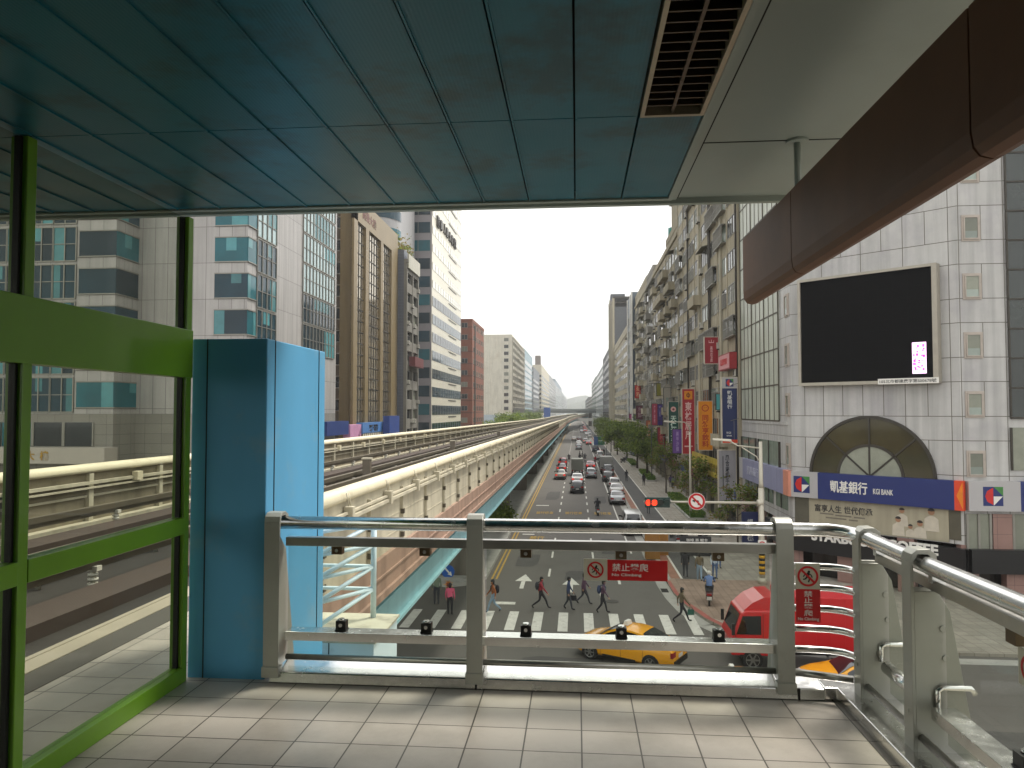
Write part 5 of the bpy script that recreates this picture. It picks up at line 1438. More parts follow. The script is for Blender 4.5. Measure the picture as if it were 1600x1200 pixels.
mb = MB(); mb.disc(F, W/2, z0+Hh*.82, 0, W*.28, 0, .02, 0, 20); mb.disc(F, W/2, z0+Hh*.82, 0, W*.12, .02, .03, 1, 14); mb.build("round_emblem", [mat("pale_rose_ink", '#d6a8a0', .5), mat("deep_red_ink", '#7d1f24', .5)], t)
sign("plain violet upright sign hanging beside the crimson one", 1051, 1066, 671, 708, '#6d4a96', "violet_sign_box", "美甲沙龍", ("pale_lilac_ink",'#a48cc0'), xr=12.6, wfrac=.3)
sign("pinkish red half of a paired sign, left of the purple half", 1018.5, 1027, 631, 664, '#9c2a46', "rose_sign_box", "健康診所", ("light_pink_ink",'#cf8fa0'), xr=12.3, wfrac=.3)
sign("purple half of a paired sign, right of the pinkish red half", 1027, 1035, 632, 664, '#4c3a8e', "purple_sign_box", "藥局", ("light_lilac_ink",'#9a92c8'), xr=13.3, wfrac=.35, hfrac=(.4,.92))
sign("dark red upright sign below the paired pink and purple signs", 1027.5, 1039, 668, 699, '#8a1222', "dark_red_sign_box", "火鍋", ("salmon_ink",'#c76a60'), wfrac=.5, hfrac=(.3,.9))
sign("small olive green sign high on the facade", 1026, 1035, 599, 618, '#7d7a26', "olive_sign_box")
t, F, W, Hh, z0, z1 = sign("worn grey sign with a rounded top and rubbed-off lettering", 1037, 1048, 606, 643, '#928d80', "worn_grey_sign_box", "旅館", ("rubbed_green_ink",'#6b7d74'), wfrac=.4, hfrac=(.2,.6))
mb = MB(); mb.disc(F, W/2, z1+.07, 0, W/2, -.33, 0, 0, 18, 0, 180); mb.build("rounded_head", mat("worn_grey_sign_box", '#928d80'), t)
sign("bright red sign far along the facade with pale orange characters", 992, 1001, 602, 622, '#c22a22', "bright_red_sign_box", "永和", ("pale_orange_ink",'#e6b08a'), wfrac=.55)
sign("maroon sign block above the magenta sign", 994, 1004, 634, 655, '#5a1830', "maroon_sign_box", "冷飲", ("grey_pink_ink",'#a58790'), wfrac=.5)
sign("magenta sign on the far facade just above the trees", 983, 992, 647, 663, '#8e1f62', "magenta_sign_box", "服飾", ("pale_magenta_ink",'#c77aa8'), wfrac=.5)
sign("faded pink-red sign partly behind the tree crowns", 1001.5, 1008, 668, 690, '#96344a', "faded_rose_sign_box", "書店", ("pale_rose_text",'#c9a0a4'), wfrac=.5)
sign("orange brown sign behind a lamp post, left of the dark red sign", 1009.5, 1019, 657, 701, '#a5532c', "rust_orange_sign_box", "鍋貼", ("tan_ink",'#cf9a70'), wfrac=.45, hfrac=(.4,.95))
t, F, W, Hh, z0, z1 = sign("dark red square sign with a white trident emblem, highest on the beige block", 1101, 1122, 527, 568, '#8e1524', "wine_red_sign_box", "高登飯店", ("pale_wine_ink",'#cfa0a0'), hfrac=(.06,.66), wfrac=.2, edge="pink_sign_edge")
mb = MB(); zc = z0+Hh*.80
mb.ob(F, W*.3, W*.7, 0, .02, zc-.04, zc+.04); mb.ob(F, W*.3, W*.34, 0, .02, zc, zc+Hh*.08); mb.ob(F, W*.66, W*.7, 0, .02, zc, zc+Hh*.08); mb.ob(F, W*.48, W*.52, 0, .02, zc, zc+Hh*.11); mb.build("trident_emblem", mat("pale_wine_ink", '#cfa0a0'), t)
sign("small turquoise sign half hidden behind the navy bank sign", 1119, 1128, 616, 640, '#4fa3a6', "turquoise_sign_box", xr=13.55)
# box sign lying along the facade: pale pink face with red ends
p = atx(1138, 560, 13.1); ya, yb = p.y-2.2, p.y+2.6
za, zb_ = at(1138, 578, p.y).z, at(1138, 553, p.y).z
t = thing("wall_box_sign", "pale pink box sign with red ends fixed flat along the beige facade", "shop sign", (13.3, ya, za), group=SG)
mb = MB(); mb.box(12.75,13.35,ya,yb,za,zb_); mb.build("sign_box", mat("red_box_end", '#8f1d24', .5), t)
mb = MB(); mb.box(12.735,12.75,ya+.1,yb-.1,za+.1,zb_-.1); fc = mb.build("sign_face", mat("pink_sign_face", '#c7868a', .5, 0, .1, 1), t)
FS = Frame(12.735, yb, -90); mb = MB(); text(mb, "補習班", FS, (yb-ya)/2, (za+zb_)/2, .005, w=(yb-ya)*.6, h=(zb_-za)*.4, bold=.02); mb.build("lettering", red_sign, t)
mb = MB(); mb.box(13.35,13.58,ya+.5,ya+.6,za+.3,za+.4); mb.build("bracket", frame_dk, t)
# yellow board running along the facade above the street trees
t = thing("long_yellow_board", "long dusty yellow shop board running along the facade above the street trees", "shop sign", (13.3, 70, 3.9), group=SG)
mb = MB(); mb.box(13.0,13.2,66.5,85.5,4.1,5.9); mb.build("board", mat("dusty_yellow_board", '#b8a43c', .55, 0, .15, .6, streak=.3), t)
FS = Frame(13.0, 85.5, -90); mb = MB(); text(mb, "洗衣 眼鏡 電腦維修", FS, 9.5, 5.0, .006, w=13, h=.8, bold=.01); mb.build("lettering", mat("board_olive_ink", '#6b5d1c', .5), t)
mb = MB(); mb.box(13.2,13.28,67,85,4.3,4.4); mb.build("bracket", frame_dk, t)
# small navy board under the grey-white sign
t = thing("navy_street_board", "small navy upright board at street level behind the handrail, near the lamp post", "shop sign", (13.0, 56, .14), group=SG)
p0_, p1_ = at(1160,850,56), at(1185,832,56)
mb = MB(); mb.box(p0_.x,p1_.x,56,56.25,.14,3.0); mb.build("board", mat("navy_board", '#1c2752', .45), t)
FS = Frame(p0_.x,56,0); mb = MB(); text(mb, "提款機", FS, (p1_.x-p0_.x)/2, 1.7, .004, h=1.6, w=.45, stack=True, bold=.02); mb.build("lettering", mat("white_ink", '#c9c9c6'), t)

# ================================================================ TREES AND PLANTERS
leafA = leaf("leaf_dark_green", (.085,.135,.020,1))
leafB = leaf("leaf_mid_green", (.19,.25,.04,1))
leafC = leaf("leaf_olive_brown", (.22,.17,.055,1))
bark = mat("tree_bark", '#4a4034', .9, 0, .2, 4)
_tr = {}
def tree_meshes(kind, seed, h, r, n, ls, trunk_r, mats, low=.32, gap=.0):
    key = (kind, seed)
    if key in _tr: return _tr[key]
    rg = random.Random(seed); tk = MB(); cr = MB()
    top = Vector((rg.uniform(-.2,.2), rg.uniform(-.2,.2), h*.72))
    pts = [Vector((0,0,0)), Vector((rg.uniform(-.06,.06),rg.uniform(-.06,.06),h*.25)), top*.72+Vector((.1,0,0)), top]
    tk.tube(pts, trunk_r, 8, r1=trunk_r*.35)
    blobs = []
    for k in range(11):
        f = rg.uniform(low, .9); base = Vector((0,0,h*f*.72)); a = rg.uniform(0, 6.28)
        L = r*rg.uniform(.45,.95)*(1-.45*abs(f-.55))
        e = base+Vector((math.cos(a)*L, math.sin(a)*L, h*rg.uniform(.10,.26)))
        mid = base.lerp(e, .5)+Vector((0,0,-.08*h*rg.random()))
        tk.tube([base, mid, e], trunk_r*.4, 6, r1=trunk_r*.1)
        blobs.append((e, r*rg.uniform(.26,.46)))
        blobs.append((mid.lerp(e,.5)+Vector((0,0,.05*h)), r*rg.uniform(.2,.34)))
    blobs.append((Vector((top.x,top.y,h*.84)), r*.42)); blobs.append((Vector((top.x,top.y,h*.68)), r*.5))
    for i in range(n):
        c, br_ = rg.choice(blobs)
        d = Vector((rg.gauss(0,1), rg.gauss(0,1), rg.gauss(0,.8))); d.normalize()
        p = c+d*br_*(rg.random()**.45)
        s = ls*rg.uniform(.6,1.35)
        ax = Vector((rg.gauss(0,1),rg.gauss(0,1),rg.gauss(0,.6))).normalized(); bx = ax.cross(Vector((rg.gauss(0,1),rg.gauss(0,1),rg.gauss(0,1)))).normalized()
        mi = 1 if rg.random() < .5 else 0
        if len(mats) > 2 and rg.random() < .3: mi = 2
        cr.add([p-ax*s, p+bx*s*.5, p+ax*s, p-bx*s*.5], [(0,1,2,3)], mi)
    _tr[key] = (tk.mesh("trunk", bark), cr.mesh("crown", mats))
    return _tr[key]
def tree(label, x, y, z, kind, seed, h, r, n, ls, trunk_r, mats, group, rz=0, s=1.0):
    a, b = tree_meshes(kind, seed, h, r, n, ls, trunk_r, mats)
    t = thing("street_tree", label, "tree", (x, y, z), rz, group)
    t.scale = (s, s, s)
    inst("trunk", a, t, (0,0,0)); inst("crown", b, t, (0,0,0))
    return t
TG = "street trees along the right pavement"
for (x, y, s, kd, lb) in ((11.5,75,1.0,'thin',"thin brownish street tree rooted beside the nearest long hedge box"),
    (13.0,66,.9,'thin2',"sparse leaning street tree right behind the round no left turn sign"),
    (12.2,58,.82,'thin',"smallest thin street tree, low behind the handrail near the white corner building"),
    (11.2,95,1.08,'thin2',"loose brown-green street tree under the violet sign"),
    (10.8,116,1.1,'mid',"bushy street tree beside the second hedge box"),
    (10.9,136,1.15,'mid2',"rounded green street tree leaning over the kerb, short of the dense clump"),
    (10.4,156,1.2,'mid',"full green street tree in the middle of the dense clump"),
    (9.6,178,1.15,'mid2',"wide dark street tree overhanging the traffic lanes"),
    (10.2,205,1.1,'mid',"street tree behind the wide dark one, above the green road sign"),
    (9.4,235,1.15,'mid2',"far street tree in the row where the signs end"),
    (9.6,270,1.15,'mid',"second farthest clear street tree on the right"),
    (9.8,310,1.15,'mid2',"farthest street tree on the right, small in the haze")):
    kk = {'thin':(1,6.4,2.2,1500,.15,.10,[leafA,leafB,leafC]), 'thin2':(2,6.6,2.4,1500,.15,.10,[leafA,leafB,leafC]), 'mid':(3,7.4,3.3,3600,.20,.16,[leafA,leafB]), 'mid2':(4,7.2,3.5,3600,.20,.16,[leafA,leafB])}[kd]
    tree(lb, x, y, .14, kd, *kk, TG, rz=y*.7, s=s)
for k, (x, y, s) in enumerate(((-20,185,1.25),(-18.6,200,1.3),(-21,222,1.45),(-19.4,245,1.35),(-21.5,268,1.4),(-18.5,290,1.4),(-20,318,1.45),(-19,350,1.4),(-21,385,1.4))):
    lb = ["leftmost tree showing over the far parapet, below the cream gable","short tree beside the leftmost one, over the far parapet","bright green broad tree below the blank cream gable","dark tree right of the broad bright one","low tree under the grimy cream balconies","tree where the cream block meets the blue slab","tree below the pale blue glass slab","small tree below the dark slab on the left","last tree on the left before the blue hoarding"][k]
    tree(lb, x, y, .14, 'mid' if k % 2 else 'mid2', *((3,7.4,3.3,3600,.20,.16,[leafA,leafB]) if k % 2 else (4,7.2,3.5,3600,.20,.16,[leafA,leafB])), "trees beyond the far parapet", rz=k*1.3, s=s)
hedge_leaf = leaf("hedge_leaf", (.085,.17,.022,1), .3)
def hedge(label, x0, x1, y0, y1, h, n):
    t = thing("hedge_box", label, "hedge", ((x0+x1)/2, y0, .14), group="hedge boxes on the right pavement")
    mb = MB(); mb.box(x0-.12,x1+.12,y0-.12,y1+.12,.14,.36); mb.build("kerb_box", kerb_stone, t)
    rg = random.Random(n); mb = MB(); mb.box(x0+.1,x1-.1,y0+.1,y1-.1,.36,.36+h*.75)
    for k in range(n):
        p = Vector((rg.uniform(x0,x1), rg.uniform(y0,y1), .36+h*(rg.random()**.5)))
        s = rg.uniform(.07,.15); ax = Vector((rg.gauss(0,1),rg.gauss(0,1),rg.gauss(0,.7))).normalized(); bx = ax.cross(Vector((rg.gauss(0,1),rg.gauss(0,1),rg.gauss(0,1)))).normalized()
        mb.add([p-ax*s, p+bx*s*.6, p+ax*s, p-bx*s*.6], [(0,1,2,3)], 1 if rg.random() < .35 else 0)
    mb.build("foliage", [hedge_leaf, leafB], t)
hedge("longest clipped green hedge box beside the thin street tree", 10.6, 12.1, 71.5, 89, .55, 4200)
hedge("small clipped hedge box near the parked scooters", 10.3, 11.6, 62, 66.5, .5, 1200)
hedge("second hedge box farther up the pavement with a walker near it", 10.2, 11.5, 110, 124, .6, 2200)
hedge("farthest hedge box under the dense tree clump", 10.1, 11.3, 140, 152, .6, 1500)
# dark planting on the median under the guideway
t = thing("median_shrub", "dark leafy shrub growing on the median under the guideway", "shrub", (-6.6, 64, .2))
rg = random.Random(9); mb = MB(); mb.tube([(-6.6,64,.2),(-6.55,64.1,1.2)], .06, 6); mb.build("stem", bark, t); mb = MB()
for k in range(1500):
    p = Vector((-6.6+rg.gauss(0,.45), 64+rg.gauss(0,1.4), .9+abs(rg.gauss(0,.55)))); s = rg.uniform(.12,.24)
    ax = Vector((rg.gauss(0,1),rg.gauss(0,1),rg.gauss(0,.7))).normalized(); bx = ax.cross(Vector((rg.gauss(0,1),rg.gauss(0,1),rg.gauss(0,1)))).normalized()
    mb.add([p-ax*s, p+bx*s*.5, p+ax*s, p-bx*s*.5], [(0,1,2,3)], k % 2)
mb.build("foliage", [leafA, leafB], t)
# roof garden on the narrow dark block
t = thing("roof_garden_shrub", "brownish shrubs growing on the roof of the narrow dark block", "shrub", (-30, 114, 35.6)); mb = MB()
for k in range(2600):
    p = Vector((rg.uniform(-36,-27), rg.uniform(112.6,121), 35.7+abs(rg.gauss(0,1.1)))); s = rg.uniform(.15,.35)
    ax = Vector((rg.gauss(0,1),rg.gauss(0,1),rg.gauss(0,.7))).normalized(); bx = ax.cross(Vector((rg.gauss(0,1),rg.gauss(0,1),rg.gauss(0,1)))).normalized()
    mb.add([p-ax*s, p+bx*s*.5, p+ax*s, p-bx*s*.5], [(0,1,2,3)], (k % 5 == 0)*1+(k % 7 == 0 and k % 5 != 0)*2)
mb.build("foliage", [leafC, leafA, leafB], t)

# ================================================================ STREET FURNITURE
pole_mt = mat("pale_pole_paint", '#bdb8a8', .5, .2, .08, 3, dirt=('#8a8473', 3, .58, .8, .4))
dkpole = mat("dark_pole_paint", '#3f4340', .5, .3, .1)
pb_ = atz(1191, 912, .14); PX, PY = pb_.x, pb_.y
zt_ = at(1191, 690, PY).z; za_ = at(1191, 786, PY).z; zl_ = at(1191, 699, PY).z
sp_ = thing("signal_mast", "pale lamp and signal mast on the corner with a long arm over the road", "lamp post", (PX, PY, .14))
mb = MB(); mb.tube([(PX,PY,.14),(PX,PY,za_+.9)], .17, 12, r1=.16); mb.tube([(PX,PY,za_+.9),(PX,PY,za_+1.2),(PX,PY,zt_)], .15, 12, r1=.10); mb.tube([(PX,PY,.14),(PX,PY,.5)], .26, 12); mb.build("pole", pole_mt, sp_)
mb = MB(); xe = at(1006, 787, PY).x; mb.tube([(PX,PY,za_),(xe,PY,za_+.02)], .09, 10, r1=.055); mb.tube([(PX-.25,PY,za_),(PX+.1,PY,za_)], .2, 10); mb.build("signal_arm", pole_mt, sp_)
xl = at(1116, 688, PY).x
mb = MB(); mb.tube([(PX,PY,zl_-.05),((PX+xl)/2,PY,zl_+.1),(xl+.9,PY,zl_+.38)], .05, 8); mb.tube([(PX,PY,zl_-1.0),(PX-.25,PY,zl_-.55),(PX-1.1,PY,zl_+.0)], .035, 8); mb.build("lamp_arm", pole_mt, sp_)
mb = MB(); mb.hexa([(xl-.1,PY-.16,zl_+.42),(xl+1.0,PY-.16,zl_+.33),(xl+1.0,PY+.16,zl_+.33),(xl-.1,PY+.16,zl_+.42),(xl-.1,PY-.10,zl_+.54),(xl+1.0,PY-.12,zl_+.48),(xl+1.0,PY+.12,zl_+.48),(xl-.1,PY+.10,zl_+.54)]); mb.build("lamp_head", pole_mt, sp_, bevel=.03)
mb = MB()
for k in range(5): mb.tube([(PX,PY,.7+k*.32),(PX,PY,.86+k*.32)], .178, 12)
mb.build("hazard_band", mat("yellow_hazard_film", '#c99a1c', .5), sp_)
mb = MB()
for k in range(4): mb.tube([(PX,PY,.862+k*.32),(PX,PY,1.018+k*.32)], .177, 12)
mb.build("hazard_band", black_sign, sp_)
# signal head with four lamps
tl = thing("traffic_signal", "horizontal traffic signal with red arrow and red lamp lit on the long arm", "traffic light", (at(1026,787,PY).x, PY-.2, za_))
xa, xb = at(1007,787,PY).x, at(1046,787,PY).x; hz = (at(1026,778,PY).z-at(1026,796,PY).z)/2*.86
hs_ = mat("signal_housing_green", '#14332c', .5, .1, .1)
mb = MB(); mb.box(xa,xb,PY-.30,PY-.10,za_-hz,za_+hz); mb.build("housing", hs_, tl, bevel=.03)
FT = Frame(xa, PY-.30, 0); n4 = (xb-xa)/4
for k in range(4):
    u = n4*(k+.5)
    lm = [emit("red_lamp_lit",'#ff3a1c',.9), emit("red_lamp_lit",'#ff3a1c',.9), mat("dark_amber_lens",'#20302c',.2), mat("dark_green_lens",'#123a36',.2)][k]
    mb = MB(); mb.disc(FT, u, za_, 0, hz*.62, 0, .03, 0, 18); ln = mb.build("lamp", lm, tl)
    mb = MB(); mb.disc(FT, u, za_, hz*.66, hz*.74, 0, .24, 0, 18, -10, 190); mb.build("visor", hs_, tl)
    if k == 0:
        mb = MB()
        for sgn in (-1, 1): mb.ob(FT, u+sgn*hz*.45-.02, u+sgn*hz*.45+.02, .03, .034, za_-hz*.5, za_+hz*.5)
        mb.build("arrow_mask", black_sign, ln)
mb = MB(); mb.box((xa+xb)/2-.06,(xa+xb)/2+.06,PY-.12,PY+.02,za_-.05,za_+.05); mb.build("bracket", dkpole, tl)
# round no-left-turn sign
xs_ = at(1088,783,PY).x; zs_ = at(1088,783,PY).z; rs = (at(1101.5,783,PY).x-at(1074.5,783,PY).x)/2
nl = thing("no_left_turn_sign", "round white sign with red ring forbidding left turns, on the signal arm", "road sign", (xs_, PY-.15, zs_))
FN = Frame(xs_, PY-.16, 0); nv = Vector((0,-1,0))*.004
mb = MB(); mb.disc(FN, 0, zs_, 0, rs, -.03, 0, 0, 36); mb.build("disc", white_sign, nl)
mb = MB(); mb.disc(FN, 0, zs_, rs*.70, rs*.95, 0, .006, 0, 36)
q = rs*.72*.72; e_ = rs*.075
mb.ext([FN.p(-q-e_, .0075, zs_+q-e_), FN.p(-q+e_, .0075, zs_+q+e_), FN.p(q+e_, .0075, zs_-q+e_), FN.p(q-e_, .0075, zs_-q-e_)], nv, 0); mb.build("red_ring", red_sign, nl)
mb = MB()
mb.ob(FN, rs*.10, rs*.24, 0, .005, zs_-rs*.42, zs_+rs*.08); mb.ob(FN, -rs*.22, rs*.10, 0, .005, zs_-rs*.0, zs_+rs*.14); mb.disc(FN, rs*.10, zs_+rs*.0, 0, rs*.14, 0, .005, 0, 10, 0, 90)
mb.ext([FN.p(-rs*.22,0,zs_+rs*.28), FN.p(-rs*.54,0,zs_+rs*.07), FN.p(-rs*.22,0,zs_-rs*.14)], Vector((0,-1,0))*.005); mb.build("turn_arrow", black_sign, nl)
mb = MB(); mb.tube([(xs_,PY-.12,zs_),(xs_,PY,za_)], .03, 8); mb.build("bracket", dkpole, nl)
# small no-entry plate low on the mast
ps = thing("small_prohibition_plate", "small white plate with a red prohibition ring low on the corner mast", "road sign", (PX, PY-.2, 1.9))
FP = Frame(PX-.02, PY-.20, 0); mb = MB(); mb.ob(FP, -.24, .24, -.02, 0, 1.95, 2.75); mb.build("plate", white_sign, ps)
mb = MB(); mb.disc(FP, 0, 2.48, .13, .2, 0, .004, 0, 20); mb.ext([FP.p(-.13,0.0045,2.58), FP.p(-.10,0.0045,2.61), FP.p(.13,0.0045,2.38), FP.p(.10,0.0045,2.35)], Vector((0,-1,0))*.004); mb.build("red_ring", red_sign, ps)
# curved street lamps farther on
def street_lamp(label, px, pyb, pyt, pxe, pye, Y):
    b = at(px, pyb, Y); tp = at(px, pyt, Y); e = at(pxe, pye, Y)
    t = thing("street_lamp", label, "lamp post", (b.x, Y, .14), group="curved street lamps on the right pavement")
    mb = MB(); mb.tube([(b.x,Y,.14),(b.x,Y,tp.z-.8)], .12, 10, r1=.09); mb.build("pole", pole_mt, t)
    mb = MB(); mb.tube([(b.x,Y,tp.z-.8),(b.x-.05,Y,tp.z-.3),(b.x-.5,Y,tp.z+.15),(e.x,Y,e.z)], .07, 8, r1=.04); mb.build("lamp_arm", pole_mt, t)
    mb = MB(); mb.hexa([(e.x-.9,Y-.14,e.z+.0),(e.x+.1,Y-.14,e.z-.12),(e.x+.1,Y+.14,e.z-.12),(e.x-.9,Y+.14,e.z),(e.x-.9,Y-.08,e.z+.12),(e.x+.1,Y-.1,e.z+.06),(e.x+.1,Y+.1,e.z+.06),(e.x-.9,Y+.08,e.z+.12)]); mb.build("lamp_head", pole_mt, t)
street_lamp("curved street lamp in front of the crimson sign", 1079, 790, 662, 1052, 659, 72)
street_lamp("farther curved street lamp below the magenta sign", 1012, 745, 664, 992, 658, 118)
# dark pavement poles
for (px, pyb, pyt, lb) in ((1018.5,752,668,"thin grey pole standing at the edge of the farther hedge"),(948,720,697,"short dark pole on the kerb near the white van"),(954.5,724,702,"short dark pole just right of its twin on the kerb")):
    b = atz(px, pyb, .14); zt2 = at(px, pyt, b.y).z
    t = thing("pavement_pole", lb, "pole", (b.x, b.y, .14)); mb = MB(); mb.tube([(b.x,b.y,.14),(b.x,b.y,zt2)], .07, 8); mb.build("shaft", dkpole, t); mb = MB(); mb.tube([(b.x,b.y,.14),(b.x,b.y,.4)], .13, 8); mb.build("base", dkpole, t)
# green overhead direction sign
gY = 190; a = at(928,682,gY); b = at(945,695,gY); 
t = thing("direction_sign", "green and blue overhead direction sign on a post beside the trees", "road sign", (b.x+1.6, gY, .14))
mb = MB(); mb.box(a.x,b.x,gY,gY+.15,b.z,a.z); mb.build("panel", mat("road_sign_green", '#0e6b4c', .45), t)
mb = MB(); mb.box(a.x,a.x+(b.x-a.x)*.38,gY-.02,gY,b.z,a.z); mb.build("panel", mat("road_sign_blue", '#274f86', .45), t)
FG = Frame(a.x, gY-.02, 0); mb = MB(); text(mb, "民權東路", FG, (b.x-a.x)*.68, (a.z+b.z)/2, .0, w=(b.x-a.x)*.5, bold=.01); mb.build("lettering", white_sign, t)
mb = MB(); mb.tube([(b.x+1.6,gY+.3,.14),(b.x+1.6,gY+.3,a.z+.2),(a.x,gY+.3,a.z+.2)], .12, 8); mb.build("gantry", dkpole, t)
# blue keep-right disc and the orange flower-like ornament under it
d = at(700, 893, 45.5)
t = thing("keep_right_sign", "round blue sign with a white slanting arrow at the head of the median", "road sign", (d.x, 45.5, .2))
FB_ = Frame(d.x, 45.5, 0); mb = MB(); mb.disc(FB_, 0, d.z, 0, .40, -.03, 0, 0, 28); mb.build("disc", mat("road_sign_blue_disc", '#1f57a8', .45), t)
mb = MB(); nv = Vector((0,-1,0))*.004
def seg(mb, F, p0, p1, wd, m=0):
    a, b = Vector(p0), Vector(p1); v = (b-a).normalized(); n = Vector((-v.y, v.x))*wd/2
    mb.ext([F.p(q.x, .001, q.y) for q in (a-n, b-n, b+n, a+n)], nv, m)
seg(mb, FB_, (-.22,d.z+.24), (.10,d.z-.11), .10); mb.ext([FB_.p(x, .001, d.z+z) for x, z in ((.24,-.26),(.18,.02),(-.03,-.17))], nv); mb.build("arrow", white_sign, t)
mb = MB(); mb.tube([(d.x,45.56,.2),(d.x,45.56,d.z+.3)], .04, 8); mb.build("post", pole_mt, t)
f = at(701, 913, 42.6)
t = thing("flower_ornament", "spiky orange and yellow flower-shaped ornament below the blue round sign", "ornament", (f.x, 42.6, 0))
mb = MB()
for k in range(14):
    a_ = k*2*math.pi/14; L = .34 if k % 2 else .26
    mb.add([(f.x+.05*math.cos(a_+1.57), 42.6, f.z+.05*math.sin(a_+1.57)), (f.x+L*math.cos(a_), 42.55, f.z+L*math.sin(a_)), (f.x-.05*math.cos(a_+1.57), 42.6, f.z-.05*math.sin(a_+1.57)), (f.x+.1*math.cos(a_), 42.45, f.z+.1*math.sin(a_))], [(0,1,3),(1,2,3),(0,2,1)], k % 2)
mb.sph((f.x,42.56,f.z), .12, m=2); mb.build("petals", [mat("orange_petal", '#c9531a', .6), mat("yellow_petal", '#d79a1c', .6), mat("dark_orange_core", '#7d2c14', .6)], t)
mb = MB(); mb.tube([(f.x,42.66,.0),(f.x,42.66,f.z)], .025, 6); mb.build("post", pole_mt, t)
# utility cabinets by the kerb
for (px, pyb, hgt, wd, cc_, lb) in ((1020,874,2.0,1.0,'#93651f',"tan brown utility cabinet by the kerb behind the white van"),(1036,868,1.9,.75,'#a5702a',"narrower ochre utility cabinet right of the tan brown one")):
    b = atz(px, pyb, .14); t = thing("utility_cabinet", lb, "cabinet", (b.x, b.y, .14))
    mb = MB(); mb.box(b.x-wd/2,b.x+wd/2,b.y,b.y+.7,.14,.14+hgt); mb.build("case", mat("cabinet_ochre_%s" % ("broad" if wd > .9 else "slim"), cc_, .6, 0, .12, 1.5), t, bevel=.02)
    mb = MB(); mb.box(b.x-wd*.42,b.x+wd*.42,b.y-.02,b.y,.25,hgt); mb.box(b.x+wd*.3,b.x+wd*.34,b.y-.05,b.y-.02,1.0,1.2); mb.build("door", mat("cabinet_door_ochre", '#8a6026', .6, 0, .1), t)
# black advertising stand
b = atz(1087, 868, .14); t = thing("menu_board", "black folding menu board with white chalk lettering on the pavement", "menu board", (b.x, b.y, .14))
mb = MB(); mb.hexa([(b.x-1.1,b.y-.25,.14),(b.x+1.1,b.y-.25,.14),(b.x+1.1,b.y-.2,.14),(b.x-1.1,b.y-.2,.14),(b.x-1.1,b.y,1.5),(b.x+1.1,b.y,1.5),(b.x+1.1,b.y+.05,1.5),(b.x-1.1,b.y+.05,1.5)]); mb.build("board", black_sign, t)
FM = Frame(b.x, b.y-.26, 0); mb = MB()
for k in range(3): text(mb, ("咖啡 茶 輕食","早餐 午餐","歡迎光臨")[k], FM, .1, 1.25-k*.33, -.16+k*.06, w=1.5, h=.2, bold=.01)
mb.build("lettering", white_sign, t)
mb = MB(); mb.bar((b.x,b.y+.02,1.4),(b.x,b.y+.4,.14),.05,.05); mb.build("leg", black_mat, t)

# ================================================================ VEHICLES
car_glass = mat("car_glass", '#12171a', .05, .0, .1, 1, spec=.9)
tyre_m = rubber
rim_m = mat("alloy_rim", '#8f8f8c', .35, .8, .1)
lamp_red = mat("tail_lamp_red", '#8e1010', .25, 0, .1); lamp_red_on = emit("tail_lamp_lit", '#e02214', .45)
lamp_white = mat("headlamp_clear", '#cfd2d0', .15, .2, .1)
plate_m = mat("number_plate", '#c8c8c2', .5)
PROF = {
 'sedan': dict(L=4.5, W=.87, belt=.92, p=[(-2.25,.58),(-2.22,.86),(-2.12,.96),(-1.62,1.02),(-1.2,1.24),(-.82,1.40),(-.35,1.46),(.2,1.44),(.62,1.30),(1.12,1.0),(1.7,.90),(2.05,.78),(2.2,.62),(2.26,.45)], ws=(7,9), rw=(3,5)),
 'hatch': dict(L=4.2, W=.86, belt=.98, p=[(-2.1,.58),(-2.08,.9),(-2.04,1.02),(-1.86,1.36),(-1.62,1.52),(-1.1,1.58),(.1,1.56),(.55,1.44),(1.1,1.06),(1.6,.96),(1.92,.82),(2.06,.62),(2.1,.45)], ws=(6,8), rw=(2,4)),
 'van': dict(L=4.7, W=.90, belt=1.12, p=[(-2.35,.55),(-2.34,1.1),(-2.26,1.6),(-2.12,1.84),(-1.6,1.92),(.7,1.90),(1.05,1.78),(1.62,1.22),(2.05,1.06),(2.28,.8),(2.35,.5)], ws=(5,7), rw=(1,3)),
}
def lerp2(p, q, t): return (p[0]+(q[0]-p[0])*t, p[1]+(q[1]-p[1])*t)
_cm = {}
